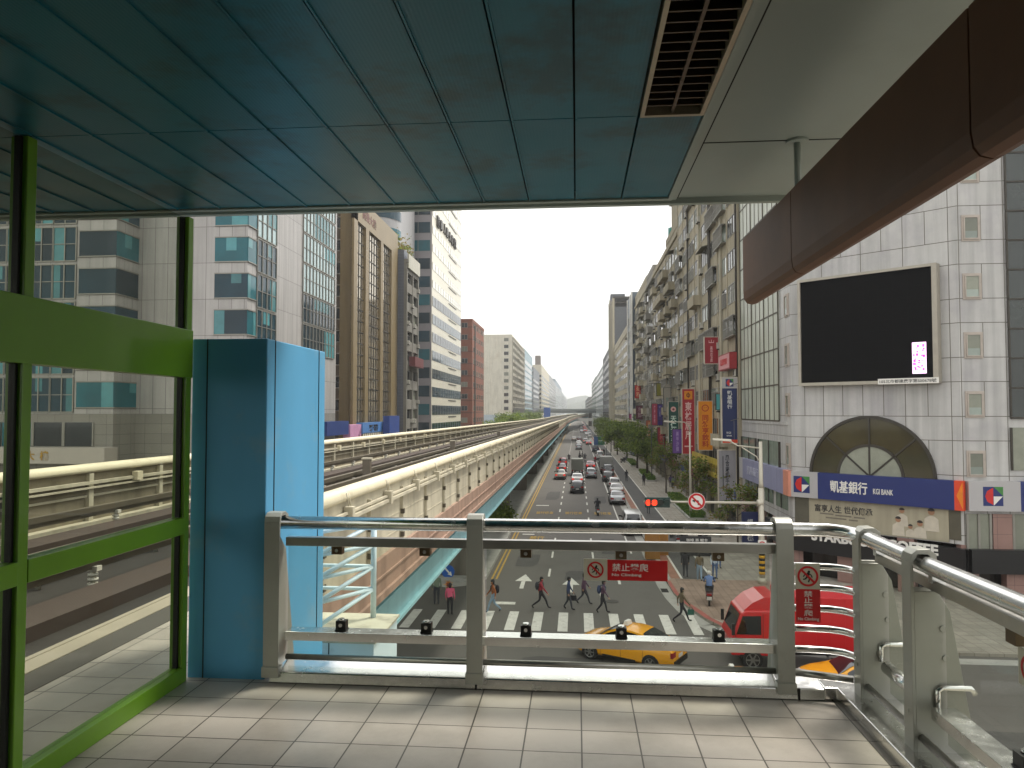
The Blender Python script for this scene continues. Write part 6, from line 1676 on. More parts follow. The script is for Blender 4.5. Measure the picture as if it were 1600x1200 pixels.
def car_parts(kind):
    if kind in _cm: return _cm[kind]
    d = PROF[kind]; P = d['p']; W = d['W']; belt = d['belt']; L2 = d['L']/2
    def section(x, zt):
        wf = 1-.16*max(0, (abs(x)/L2-.55)/.45)**2.2
        b = min(belt, zt-.03); g = max(0, zt-belt)
        sh = W*(.965-.24*min(1, g/.5)) if g > .03 else W*.90
        zs = zt-.05 if g > .1 else zt-.012
        zl = .24+.10*max(0,(abs(x)/L2-.85)/.15)
        return [(W*wf*.90,zl),(W*wf*.985,zl+.08),(W*wf,max(.45,b*.62)),(W*wf*.985,b-.06 if b > .62 else b-.01),(W*wf*.955,b),(sh*wf,max(zs,b+.004)),(sh*wf*.62,zt),(0,zt+.012)]
    st_ = []
    for i in range(len(P)-1):
        for t in (0, .5): st_.append(lerp2(P[i], P[i+1], t))
    st_.append(P[-1])
    body = MB(); n = 15
    rows = []
    for (x, zt) in st_:
        s = section(x, zt); ring = [(x,y,z) for y,z in s]+[(x,-y,z) for y,z in s[:-1][::-1]]
        rows.append(ring)
    for r_ in rows: body.v += r_
    for i in range(len(rows)-1):
        for j in range(n-1):
            body.f.append([i*n+j, (i+1)*n+j, (i+1)*n+j+1, i*n+j+1]); body.m.append(0); body.sm.append(True)
        body.f.append([i*n+n-1, (i+1)*n+n-1, (i+1)*n, i*n]); body.m.append(1); body.sm.append(False)
    body.f.append(list(range(n))); body.m.append(0); body.sm.append(False)
    body.f.append([(len(rows)-1)*n+j for j in range(n)][::-1]); body.m.append(0); body.sm.append(False)
    wheels_x = (-.59*L2, .62*L2)
    for wx in wheels_x:                                   # dark wheel openings, part of the body
        for sy in (-1, 1):
            pts = [(wx+.37*math.cos(R(a)), sy*(W-.30), .30+.37*math.sin(R(a))) for a in range(-25, 206, 21)]
            body.ext(pts, (0, sy*.312, 0), 1)
    def seam(x, lo_, hi_):
        zt = max(b_[1] for b_ in st_ if abs(b_[0]-x) < .5)
        for sy in (-1, 1):
            s = section(x, zt)[lo_:hi_]; body.tube([(x, sy*(y+.001), z) for y, z in s], .007, 4, 1)
    bx_ = .05*(P[d['rw'][0]][0]+.42+P[d['ws'][1]][0]-.34)
    for x in (bx_, P[d['ws'][1]][0]-.22, P[d['rw'][0]][0]+.62): seam(x, 1, 5)
    for sy in (-1, 1):
        for x in (bx_-.22, bx_+.78): body.box(x-.09, x+.09, sy*W*.985-.012, sy*W*.985+.022, belt-.13, belt-.10, 1)
        body.box(-L2*.30, L2*.36, sy*W*.97-.015, sy*W*.97+.02, .26, .34, 1)
    def slope(i0, i1, a0, a1, wfr):
        m = MB(); seg_ = P[min(i0,i1):max(i0,i1)+1]; pr = []
        for k in range(7):
            t = a0+(a1-a0)*k/6; q = t*(len(seg_)-1); i = min(int(q), len(seg_)-2); pr.append(lerp2(seg_[i], seg_[i+1], q-i))
        r0 = []
        for k, (x, zt) in enumerate(pr):
            s = section(x, zt); dx, dz = pr[min(k+1,6)][0]-pr[max(k-1,0)][0], pr[min(k+1,6)][1]-pr[max(k-1,0)][1]
            l = math.hypot(dx,dz); nx_, nz_ = -dz/l*.012, dx/l*.012
            w5, w6 = s[5][0]*wfr, s[6][0]
            r0.append([(x+nx_,-w5,s[5][1]+.02+nz_),(x+nx_,-w6,zt+nz_),(x+nx_,0,zt+.012+nz_),(x+nx_,w6,zt+nz_),(x+nx_,w5,s[5][1]+.02+nz_)])
        for a in r0: m.v += a
        for k in range(6):
            for j in range(4): m.f.append([k*5+j,k*5+j+1,(k+1)*5+j+1,(k+1)*5+j]); m.m.append(0); m.sm.append(True)
        return m
    ws = slope(*d['ws'], .08, .94, .93); rw = slope(*d['rw'], .1, .9, .90)
    sides = []
    gx0, gx1 = P[d['rw'][0]][0]+.42, P[d['ws'][1]][0]-.34
    def ztop(x):
        for (a, b) in zip(P, P[1:]):
            if a[0] <= x <= b[0]: return lerp2(a, b, (x-a[0])/max(1e-6, b[0]-a[0]))[1]
        return 1
    bp_ = .05*(gx0+gx1)
    for sy in (-1, 1):
        m = MB()
        for (xa, xb) in ((gx0, bp_-.05), (bp_+.05, gx1)):
            k = 6; lo = []; hi = []
            for i in range(k+1):
                x = xa+(xb-xa)*i/k; zt = ztop(x); s = section(x, zt); b = s[4]; c = s[5]
                g = max(c[1]-b[1], .01)
                t0 = min(.9, .05/g); t1 = max(t0, 1-.06/g)
                lo.append((x, sy*(b[0]+(c[0]-b[0])*t0+.010), b[1]+g*t0)); hi.append((x, sy*(b[0]+(c[0]-b[0])*t1+.010), b[1]+g*t1))
            for i in range(k):
                m.add([lo[i], lo[i+1], hi[i+1], hi[i]], [(0,1,2,3) if sy < 0 else (3,2,1,0)], 0, True)
        sides.append(m)
    wh = MB(); rt = .315
    wh.tube([(0,-.10,0),(0,-.085,0)], rt-.02, 20); wh.tube([(0,-.085,0),(0,.085,0)], rt, 20); wh.tube([(0,.085,0),(0,.10,0)], rt-.02, 20)
    rm = MB()
    rm.tube([(0,.10,0),(0,.106,0)], .215, 18, 1)
    for k in range(6):
        a = R(60*k); c_, s_ = math.cos(a), math.sin(a)
        rm.hexa([(c_*.03-s_*.03,.106,s_*.03+c_*.03),(c_*.03+s_*.03,.106,s_*.03-c_*.03),(c_*.20+s_*.022,.106,s_*.20-c_*.022),(c_*.20-s_*.022,.106,s_*.20+c_*.022),
                 (c_*.03-s_*.03,.116,s_*.03+c_*.03),(c_*.03+s_*.03,.116,s_*.03-c_*.03),(c_*.20+s_*.022,.116,s_*.20-c_*.022),(c_*.20-s_*.022,.116,s_*.20+c_*.022)], 0)
    rm.tube([(0,.106,0),(0,.120,0)], .05, 10, 0)
    for k in range(18):
        a, b = R(20*k), R(20*k+20)
        rm.add([(.2*math.cos(a),.106,.2*math.sin(a)),(.222*math.cos(a),.112,.222*math.sin(a)),(.222*math.cos(b),.112,.222*math.sin(b)),(.2*math.cos(b),.106,.2*math.sin(b))], [(0,1,2,3)], 0)
    zl = .72 if kind != 'van' else 1.0; x0 = P[0][0]; x1 = P[-1][0]
    tl_ = MB(); tl_.box(-.05,.05,-.17,.17,-.10,.10); hl_ = MB(); hl_.hexa([(-.22,-.16,-.07),(.06,-.16,-.07),(.06,.16,-.07),(-.22,.16,-.07),(-.26,-.16,.08),(-.02,-.16,.06),(-.02,.16,.06),(-.26,.16,.08)])
    bmp = MB(); bmp.box(x0-.05,x0+.12,-W*.78,W*.78,.30,.50); bmp2 = MB(); bmp2.box(x1-.10,x1+.05,-W*.76,W*.76,.28,.46)
    pl_ = MB(); pl_.box(-.012,.012,-.19,.19,-.07,.07)
    mi = MB(); mi.hexa([(-.08,-.02,-.06),(.06,-.02,-.06),(.04,.20,-.05),(-.08,.20,-.05),(-.08,-.02,.06),(.06,-.02,.05),(.03,.20,.06),(-.08,.20,.07)])
    res = dict(body=body.mesh("body", [white_paint, rubber]), ws=ws.mesh("windscreen", car_glass), rw=rw.mesh("rear_window", car_glass), s0=sides[0].mesh("side_window", car_glass), s1=sides[1].mesh("side_window", car_glass),
               tyre=wh.mesh("tyre", tyre_m), rim=rm.mesh("rim", [rim_m, black_mat]), tail=tl_.mesh("tail_light", lamp_red), head=hl_.mesh("headlight", lamp_white), b0=bmp.mesh("bumper", black_mat), b1=bmp2.mesh("bumper", black_mat),
               plate=pl_.mesh("number_plate", plate_m), mir=mi.mesh("wing_mirror", black_mat), d=d, wx=wheels_x)
    for k in ("body",): res[k].set_sharp_from_angle(angle=R(38))
    _cm[kind] = res
    return res
def paint(name, colr, rough=.3, metal=.0):
    return mat("car_paint_"+name, colr, rough, metal, .05, 3, coat=.5)
CG = "cars driving away along the avenue"
def car(kind, label, pm, x, y, ang=90, group=CG, z=.008, brake=False, taxi=False, cat="car", name=None):
    c = car_parts(kind); d = c['d']; W = d['W']; L2 = d['L']/2; P = d['p']
    t = thing(name or ("parked_car" if group == "cars parked along the kerb" else ("taxi" if taxi else "car")), label, "taxi" if taxi else cat, (x, y, z), R(ang), group)
    b = inst("body", c['body'], t, (0,0,0)); b.material_slots[0].link = 'OBJECT'; b.material_slots[0].material = pm
    for k, nm in (('ws',"windscreen"),('rw',"rear_window"),('s0',"side_window"),('s1',"side_window")): inst(nm, c[k], t, (0,0,0))
    for wx in c['wx']:
        for sy in (-1, 1):
            w_ = inst("wheel", c['tyre'], t, (wx, sy*(W-.085), .315), 0 if sy > 0 else math.pi); inst("rim", c['rim'], w_, (0,0,0))
    zl = .74 if kind == 'sedan' else (.86 if kind == 'hatch' else 1.05)
    for sy in (-1, 1):
        o = inst("tail_light", c['tail'], t, (-L2*.975, sy*W*.70, zl))
        if brake: o.material_slots[0].link = 'OBJECT'; o.material_slots[0].material = lamp_red_on
        inst("headlight", c['head'], t, (L2*.955, sy*W*.66, .66 if kind != 'van' else .8))
        inst("wing_mirror", c['mir'], t, (P[d['ws'][1]][0]-.30, sy*(W*.93), d['belt']+.06), 0 if sy > 0 else math.pi)
    inst("bumper", c['b0'], t, (0,0,0)); inst("bumper", c['b1'], t, (0,0,0))
    inst("number_plate", c['plate'], t, (-L2-.02, 0, .62 if kind != 'van' else .72)); inst("number_plate", c['plate'], t, (L2+.06, 0, .42))
    if taxi:
        zt = max(p[1] for p in P)
        mb = MB(); mb.hexa([(x-.11,y-.22,z+zt+.01),(x+.11,y-.22,z+zt+.01),(x+.11,y+.22,z+zt+.01),(x-.11,y+.22,z+zt+.01),(x-.07,y-.19,z+zt+.17),(x+.07,y-.19,z+zt+.17),(x+.07,y+.19,z+zt+.17),(x-.07,y+.19,z+zt+.17)])
        me = mb.mesh("roof_sign", white_sign, (x, y, z)); inst("roof_sign", me, t, (.05,0,0))
    return t
white = paint("white", '#c9c9c6'); silver = paint("silver", '#94979a', .28, .6); black_p = paint("black", '#0e0f12', .2); red_p = paint("red", '#8c1a1e'); yellow = paint("taxi_yellow", '#e5a008', .26)
dgreen = paint("dark_green", '#22312f'); grey_p = paint("grey", '#5d6062', .3, .5); maroon = paint("maroon", '#4f151c'); blue_p = paint("slate_blue", '#2f4356'); cream_p = paint("beige_silver", '#a59e90', .3, .5); orange_p = paint("orange_red", '#b8431f')
# crossing taxis
car('sedan', "yellow taxi crossing the junction just beyond the glass, seen from its rear left", yellow, 2.15, 31.7, 151, group="yellow taxis in the junction", taxi=True)
p = atz(1318, 1052, 0); car('sedan', "yellow taxi following the red lorry, cut by the railing corner post", yellow, 10.4, 28.3, 176, group="yellow taxis in the junction", taxi=True)
p = atz(1148, 1054, 1.4); car('sedan', "yellow taxi of which only the roof shows above the steel kerb plate", yellow, p.x, p.y+.2, 178, group="yellow taxis in the junction", taxi=True)
def lanecar(kind, px, py, pm, label, **kw):
    p = atz(px, py, 0); car(kind, label, pm, p.x, p.y+PROF[kind]['L']/2, kw.pop('ang', 90), **kw)
lanecar('hatch', 902, 772, black_p, "black hatchback with a pale reflective roof, last in the middle lane queue")
lanecar('sedan', 902, 757, white, "white saloon with red lamps between the black hatchback and the grey lorry", brake=True)
lanecar('sedan', 875.5, 750, cream_p, "beige silver saloon last in the left lane queue", brake=True)
lanecar('sedan', 877, 738, maroon, "maroon saloon ahead of the beige silver one in the left lane", brake=True)
lanecar('hatch', 879, 729, red_p, "bright red hatchback ahead of the maroon saloon in the left lane", brake=True)
lanecar('hatch', 924, 748, silver, "silver hatchback alone in the right-hand moving lane")
lanecar('sedan', 923, 734, red_p, "red saloon just ahead of the silver hatchback", brake=True)
lanecar('sedan', 903.5, 733, maroon, "dark red saloon in front of the grey lorry", brake=True)
lanecar('hatch', 951, 754, dgreen, "dark green hatchback halted behind the grey box lorry near the kerb")
lanecar('van', 951, 745, grey_p, "grey van close behind the grey box lorry")
PGp = "cars parked along the kerb"
lanecar('sedan', 965.5, 790, silver, "silver saloon parked at the kerb, nearest but one to the white van", group=PGp)
lanecar('sedan', 964, 776, white, "white saloon parked in front of the nearest silver one", group=PGp)
lanecar('hatch', 961, 766, white, "white hatchback at the front of the parked row", group=PGp)
lanecar('van', 990, 838, white, "white van parked at the kerb, half hidden by the handrail", group=PGp)
lanecar('van', 938, 719, white, "white van at the kerb beyond the grey box lorry")
lanecar('van', 931, 707, blue_p, "slate blue van near the green direction sign")
lanecar('hatch', 904.5, 703, silver, "pale silver car alone in the middle lane past the junction")
lanecar('sedan', 904.5, 696, white, "white car just ahead of the pale silver one")
lanecar('sedan', 920, 695.5, red_p, "red car leading the right lane near the green direction sign", brake=True)
lanecar('hatch', 915, 692.5, white, "white hatchback with red lamps left of the leading red car", brake=True)
lanecar('hatch', 905.5, 690, maroon, "maroon hatchback crossing the second junction")
lanecar('sedan', 897, 689, cream_p, "beige car at the left of the second junction")
for (px, py, kd, pm, lb) in ((922,684,'van',white,"white van beyond the second junction in the right lane"),(917,680.5,'sedan',white,"white car beyond the second junction, left of the far white van"),(914.5,675,'sedan',red_p,"far red car in the middle of the distant queue"),(914,671.5,'hatch',orange_p,"far orange-red car ahead of the distant red one"),
    (913,668.5,'sedan',red_p,"tiny red car farthest up the right lane"),(909,676,'sedan',silver,"far silver car in the distant left lane"),(908,671,'hatch',white,"far white hatchback in the distant left lane"),(907,667.5,'sedan',grey_p,"tiny grey car farthest up the left lane"),(921,678,'hatch',silver,"far silver hatchback beside the trees"),(911,664.5,'sedan',maroon,"tiny maroon car nearly lost at the vanishing point")):
    lanecar(kd, px, py, pm, lb, brake=(pm in (red_p, orange_p)))
# lorries
def lorry(label, pm, box_m, x, y, ang, cabL=1.7, boxL=4.2, W=1.05, H=2.9, cabH=2.35, group="lorries", txt=None, fairing=False):
    t = thing("lorry", label, "lorry", (x, y, .008), R(ang), group)
    def b2(nm, mb, ms): return inst(nm, mb.mesh(nm, ms), t, (0,0,0))
    L = cabL+boxL+.25; xf = L/2
    mb = MB(); zc = .55; prof_ = [(xf-.02,zc),(xf,1.15),(xf-.10,1.35),(xf-.42,cabH-.12),(xf-.62,cabH),(xf-cabL,cabH+.02),(xf-cabL,zc)]
    mb.ext([(px_, -W*.93, z_) for px_, z_ in prof_], (0, 2*W*.93, 0)); cb2 = b2("cab", mb, pm); bv = cb2.modifiers.new("b",'BEVEL'); bv.width = .06; bv.segments = 3
    mb = MB(); n_ = Vector((.95,0,.31))*.012
    mb.add([Vector((xf-.125,-W*.82,1.42))+n_, Vector((xf-.125,W*.82,1.42))+n_, Vector((xf-.40,W*.76,cabH-.18))+n_, Vector((xf-.40,-W*.76,cabH-.18))+n_], [(0,1,2,3)]); b2("windscreen", mb, car_glass)
    for sy in (-1, 1):
        mb = MB(); mb.ext([(px_, sy*(W*.93+.004), z_) for px_, z_ in ((xf-.22,1.40),(xf-.47,cabH-.22),(xf-1.2,cabH-.2),(xf-1.2,1.40))], (0, sy*.008, 0)); b2("side_window", mb, car_glass)
        mb = MB()
        for xx in (xf-.20, xf-1.28): mb.box(xx-.008,xx+.008,sy*W*.932-.004,sy*W*.932+.004,.75,1.40 if xx > xf-.5 else cabH-.1)
        mb.box(xf-1.2,xf-1.05,sy*W*.94-.015,sy*W*.94+.015,1.22,1.26); mb.box(xf-1.1,xf-.35,sy*W*.93-.02,sy*W*.93+.03,.52,.60); b2("door_seam", mb, black_mat)
        mb = MB(); mb.box(xf-.14,xf-.02,sy*(W*1.02)-.05,sy*(W*1.02)+.05,1.4,1.85); mb.bar((xf-.12,sy*W*.93,1.8),(xf-.1,sy*W*1.02,1.8),.03,.03); b2("wing_mirror", mb, black_mat)
        mb = MB(); mb.box(xf-.03,xf+.015,sy*W*.62-.16,sy*W*.62+.16,.68,.88); b2("headlight", mb, lamp_white)
        mb = MB(); mb.box(-xf-.02,-xf+.03,sy*W*.8-.1,sy*W*.8+.1,.75,.95); b2("tail_light", mb, lamp_red)
    if fairing:
        mb = MB(); mb.ext([(px_, -W*.85, z_) for px_, z_ in ((xf-.55,cabH),(xf-.9,cabH+.30),(xf-1.35,cabH+.52),(xf-cabL+.02,cabH+.56),(xf-cabL+.02,cabH))], (0, 2*W*.85, 0)); b2("roof_fairing", mb, pm)
    mb = MB(); mb.box(-xf,xf-cabL-.25,-W,W,.85,H); bx_ = b2("cargo_box", mb, box_m)
    bv = bx_.modifiers.new("b",'BEVEL'); bv.width = .025; bv.segments = 2
    mb = MB()
    for k in range(8): 
        x_ = -xf+.15+(boxL-.3)*k/7; mb.box(x_-.03,x_+.03,-W-.012,W+.012,.86,H-.01)
    mb.box(-xf-.012,-xf,-.02,.02,.9,H-.05)
    b2("box_rib", mb, box_m)
    mb = MB(); mb.box(-xf+.05,xf-.2,-W*.5,W*.5,.5,.85); mb.box(-xf,-xf+.1,-W*.9,W*.9,.42,.6); b2("chassis", mb, black_mat)
    c = car_parts('sedan')
    for wx in (xf-.85, -xf+1.1):
        for sy in (-1, 1):
            w_ = inst("wheel", c['tyre'], t, (wx, sy*(W*.86), .40), 0 if sy > 0 else math.pi); w_.scale = (1.27,1.2,1.27); inst("rim", c['rim'], w_, (0,0,0))
    mb = MB(); mb.box(-xf-.022,-xf-.01,-.25,.25,.62,.76); b2("number_plate", mb, plate_m)
    if txt:
        FQ = Frame(0, -W, 0); mb = MB(); text(mb, txt, FQ, .4, H-.62, .014, w=boxL*.42, h=.34, bold=.02); b2("lettering", mb, white_sign)
    return t
red_l = paint("lorry_red", '#c0141a', .3)
pf = atz(1128, 1022, 0)
lorry("bright red lorry crossing the junction behind the railing posts", red_l, mat("red_box_side", '#b00f17', .4, 0, .05, 1), pf.x+3.15, 31.9, 180, cabL=1.85, boxL=4.2, W=1.1, H=2.95, cabH=2.35, group="lorries in the street", txt="宅配便", fairing=True)
p = atz(902, 744, 0); lorry("grey box lorry in the middle lane queue", silver, mat("grey_box_side", '#77796f', .6, 0, .08, 1), p.x, p.y+3.1, 90, boxL=3.6, W=.95, H=2.7, cabH=2.1, group="lorries in the street")
p = atz(948, 742, 0); lorry("pale grey box lorry standing near the kerb with plain rear doors", grey_p, mat("pale_box_side", '#94948f', .6, 0, .08, 1), p.x, p.y+3.3, 90, boxL=4.0, W=1.0, H=2.9, cabH=2.2, group="lorries in the street")

# ---------------------------------------------------------------- scooters
_sc = {}
def scooter_parts():
    if _sc: return _sc
    w_ = MB(); w_.tube([(0,-.05,0),(0,.05,0)], .235, 18); w_.tube([(0,-.052,0),(0,.052,0)], .14, 12, 1)
    b_ = MB()
    b_.ext([(x,-.17,z) for x,z in ((-.85,.62),(-.72,.78),(-.35,.80),(-.05,.72),(.0,.34),(.38,.30),(.52,.55),(.46,.98),(.54,1.0),(.66,.70),(.60,.30),(.35,.22),(-.1,.22),(-.3,.34),(-.7,.40))], (0,.34,0))
    b_.tube([(.50,0,.98),(.74,0,.24)], .035, 8, 1)
    b_.ext([(x,-.07,z) for x,z in ((.50,.40),(.62,.50),(.86,.50),(.98,.36),(.86,.43),(.62,.42))], (0,.14,0))
    s_ = MB(); s_.ext([(x,-.15,z) for x,z in ((-.80,.79),(-.74,.88),(-.30,.86),(.0,.80),(-.02,.73),(-.35,.805),(-.72,.785))], (0,.30,0))
    h_ = MB(); h_.tube([(.42,-.33,1.04),(.50,-.12,1.02),(.50,.12,1.02),(.42,.33,1.04)], .02, 8); h_.tube([(.45,-.22,1.03),(.42,-.30,1.22)], .01, 6); h_.tube([(.45,.22,1.03),(.42,.30,1.22)], .01, 6)
    h_.sph((.41,-.31,1.26), .06, .02+.04, .05); h_.sph((.41,.31,1.26), .06, .06, .05)
    l_ = MB(); l_.box(.60,.66,-.09,.09,.84,.96); tl2 = MB(); tl2.box(-.88,-.83,-.11,.11,.58,.68); pl2 = MB(); pl2.box(-.90,-.885,-.13,.13,.36,.54)
    _sc.update(w=w_.mesh("wheel",[tyre_m,rim_m]), b=b_.mesh("body",[black_p,dkpole]), s=s_.mesh("seat",black_mat), h=h_.mesh("handlebar",black_mat), l=l_.mesh("headlight",lamp_white), t=tl2.mesh("tail_light",lamp_red), p=pl2.mesh("number_plate",plate_m))
    return _sc
def scooter(label, pm, x, y, ang, z, group):
    c = scooter_parts(); t = thing("motor_scooter", label, "scooter", (x, y, z), R(ang), group)
    b = inst("body", c['b'], t, (0,0,0)); b.material_slots[0].link = 'OBJECT'; b.material_slots[0].material = pm
    inst("wheel", c['w'], t, (-.60,0,.235)); inst("wheel", c['w'], t, (.76,0,.235))
    for k, nm in (('s',"seat"),('h',"handlebar"),('l',"headlight"),('t',"tail_light"),('p',"number_plate")): inst(nm, c[k], t, (0,0,0))
    return t
SP = "scooters parked on the right pavement"
for k, (px, py, a, pm, lb) in enumerate(((1063,852,72,black_p,"black parked scooter left of the small hedge box"),(1071,851,78,dgreen,"dark green parked scooter beside the leftmost black one"),(1094,850,80,black_p,"black parked scooter with tall mirrors, right of the small hedge box"),(1101,853,75,grey_p,"grey parked scooter at the right end of the front row"),(1049,838,80,maroon,"maroon parked scooter standing behind the row"),
        (973,723,60,black_p,"black scooter parked near the far hedge box"),(977,721,60,grey_p,"grey scooter parked next to the far black one"))):
    b = atz(px, py, .14); scooter(lb, pm, b.x, b.y, a, .14, SP)

# ================================================================ PEOPLE
skin = mat("skin", '#b58a6e', .55, 0, .05, 6)
hair_m = mat("black_hair", '#14110f', .6, 0, .1)
def cloth(nm, c): return mat("cloth_"+nm, c, .85, 0, .12, 5)
def person(label, x, y, z, ang, h=1.68, top=None, legs=None, shoes=None, pose='walk', stride=.34, flip=1, group=None, hair='short', lean=.02, helmet=None, sit=.80, bag=None, long_coat=False):
    """one continuous skinned body, coloured by zone; hair or helmet is its child"""
    S = h/1.72; J = {}; s = stride
    pz = .93 if pose != 'ride' else sit+.06
    J['pel'] = (0,0,pz); J['spi'] = (lean*.5,0,pz+.20); J['che'] = (lean,0,pz+.40); J['nek'] = (lean+.02,0,pz+.55); J['hd0'] = (lean+.03,0,pz+.62); J['hd1'] = (lean+.045,0,pz+.72)
    for sd, sg in (('L',1),('R',-1)):
        f = flip*sg
        J['hip'+sd] = (0,sg*.095,pz-.05)
        if pose == 'walk':
            if f > 0: J['kne'+sd] = (s*.62,sg*.09,.49); J['ank'+sd] = (s*.95,sg*.085,.085); J['toe'+sd] = (s*.95+.17,sg*.10,.05)
            else: J['kne'+sd] = (-s*.12,sg*.10,.48); J['ank'+sd] = (-s*1.15,sg*.09,.17); J['toe'+sd] = (-s*1.15+.11,sg*.10,.045)
        elif pose == 'stand':
            J['kne'+sd] = (.02,sg*.10,.49); J['ank'+sd] = (0,sg*.10,.08); J['toe'+sd] = (.16,sg*.12,.045)
        else:
            J['kne'+sd] = (.42,sg*.19,pz-.04); J['ank'+sd] = (.30,sg*.15,.42 if sit < .95 else .34); J['toe'+sd] = (.46,sg*.16,.37 if sit < .95 else .30)
        J['sho'+sd] = (lean,sg*.18,pz+.47)
        if pose == 'walk':
            J['elb'+sd] = (lean-f*s*.42,sg*.24,pz+.20); J['wri'+sd] = (lean-f*s*.62+.10,sg*.24,pz-.02)
        elif pose == 'stand':
            J['elb'+sd] = (lean-.02,sg*.24,pz+.19); J['wri'+sd] = (lean+.08,sg*.23,pz-.03)
        else:
            J['elb'+sd] = (lean+.22,sg*.29,pz+.24); J['wri'+sd] = (.42,sg*.29,pz+.20)
        w_ = Vector(J['wri'+sd]); e = Vector(J['elb'+sd]); J['pal'+sd] = tuple(w_+(w_-e).normalized()*.07)
    rad = dict(pel=(.155,.125), spi=(.14,.11), che=(.165,.125), nek=(.058,.058), hd0=(.085,.095), hd1=(.082,.095))
    for sd in 'LR': rad.update({'hip'+sd:(.098,.098),'kne'+sd:(.064,.066),'ank'+sd:(.043,.045),'toe'+sd:(.042,.034),'sho'+sd:(.068,.07),'elb'+sd:(.047,.047),'wri'+sd:(.030,.033),'pal'+sd:(.040,.022)})
    E = [('pel','spi'),('spi','che'),('che','nek'),('nek','hd0'),('hd0','hd1')]
    for sd in 'LR': E += [('pel','hip'+sd),('hip'+sd,'kne'+sd),('kne'+sd,'ank'+sd),('ank'+sd,'toe'+sd),('che','sho'+sd),('sho'+sd,'elb'+sd),('elb'+sd,'wri'+sd),('wri'+sd,'pal'+sd)]
    names = list(J); idx = {n: i for i, n in enumerate(names)}
    me = bpy.data.meshes.new("person"); me.from_pydata([Vector(J[n])*S for n in names], [(idx[a], idx[b]) for a, b in E], [])
    o = bpy.data.objects.new("person", me); col.objects.link(o)
    sk = o.modifiers.new("skin", 'SKIN'); sk.use_smooth_shade = True
    ss = o.modifiers.new("sub", 'SUBSURF'); ss.levels = 1; ss.render_levels = 1
    if not me.skin_vertices:
        bpy.context.view_layer.objects.active = o
    for n in names:
        v = me.skin_vertices[0].data[idx[n]]; fat = 1.22 if (long_coat and n in ('pel','spi','che','hipL','hipR')) else 1.0
        v.radius = (rad[n][0]*S*fat, rad[n][1]*S*fat); v.use_root = (n == 'pel')
    dg = bpy.context.evaluated_depsgraph_get(); dg.update()
    ev = bpy.data.meshes.new_from_object(o.evaluated_get(dg)); bpy.data.objects.remove(o); bpy.data.meshes.remove(me)
    zone = {}
    for a, b in E:
        k = a+b
        if 'hd' in k or 'nek' in b and False: zone[(a,b)] = 0
        elif 'pal' in b or (a == 'nek'): zone[(a,b)] = 0
        elif 'toe' in b: zone[(a,b)] = 3
        elif 'hip' in a or 'kne' in a: zone[(a,b)] = 2
        elif 'hip' in b: zone[(a,b)] = 1 if long_coat else 2
        else: zone[(a,b)] = 1
    segs = [(Vector(J[a])*S, Vector(J[b])*S, zone[(a,b)], max(rad[a][0], rad[b][0])*S) for a, b in E]
    mb = MB(); mb.v = [tuple(v.co) for v in ev.vertices]
    for p in ev.polygons:
        c = p.center; best = None
        for a, b, zn, rr in segs:
            ab = b-a; t_ = max(0, min(1, (c-a).dot(ab)/max(1e-9, ab.length_squared))); dd = (c-a-ab*t_).length/rr
            if best is None or dd < best[0]: best = (dd, zn)
        mb.f.append(list(p.vertices)); mb.m.append(best[1]); mb.sm.append(True)
    bpy.data.meshes.remove(ev)
    hd = (Vector(J['hd0'])+Vector(J['hd1']))*.5*S
    fx = hd.x+.088*S                                       # face: eyes, nose, mouth, ears
    mb.ext([(fx-.01,-.012*S,hd.z-.012*S),(fx-.01,.012*S,hd.z-.012*S),(fx-.01,0,hd.z+.03*S)], (.022*S,0,-.006*S), 0)
    for sg in (-1, 1):
        mb.sph((fx-.008,sg*.032*S,hd.z+.022*S), .010*S, nu=6, nv=4, m=4); mb.sph((hd.x,sg*.086*S,hd.z), .012*S, .010*S, .026*S, nu=6, nv=4, m=0)
    mb.box(fx-.012,fx+.001,-.022*S,.022*S,hd.z-.048*S,hd.z-.040*S,5)
    for sd, sg in (('L',1),('R',-1)):                      # five bent fingers, the thumb from the side of the palm
        pa = Vector(J['pal'+sd])*S; wr = Vector(J['wri'+sd])*S; dr = (pa-wr).normalized(); sidev = Vector((0,1,0)).cross(dr).normalized()
        for k in range(4):
            b0 = pa+dr*.012*S+sidev*(.024-.016*k)*S; L = (.066,.076,.070,.054)[k]*S; inn = Vector((0,-sg*.35,0))
            m1 = b0+dr*L*.55+inn*L*.15; m2 = m1+(dr*.8+inn).normalized()*L*.5
            mb.tube([b0, m1, m2], .0095*S, 5, 0, r1=.006*S)
        b0 = wr.lerp(pa,.6)+sidev*.030*S; m1 = b0+(dr*.6+sidev*.7).normalized()*.035*S; mb.tube([b0, m1, m1+dr*.028*S], .011*S, 5, 0, r1=.008*S)
    ob = mb.build("person", [skin, top, legs, shoes or black_mat, hair_m, mat("lip_tone", '#7d4a3f', .5)])
    ob.location = (x, y, z); ob.rotation_euler = (0,0,R(ang))
    tag(ob, label, "person", group)
    m2 = MB()
    if helmet is not None:
        m2.sph((hd.x,0,hd.z+.02*S), .125*S, .118*S, .135*S, 14, 8, 0, z0=-.45); hn = "helmet"; hm = helmet
    else:
        m2.sph((hd.x-.016*S,0,hd.z+.035*S), .108*S, .102*S, .105*S, 14, 7, 0, z0=-.15)
        m2.sph((hd.x-.045*S,0,hd.z-.01*S), .075*S, .09*S, (.10 if hair == 'short' else .17)*S, 10, 6, 0)
        hn = "hair"; hm = hair_m
    ch = bpy.data.objects.new(hn, m2.mesh(hn, hm)); col.objects.link(ch); ch.parent = ob
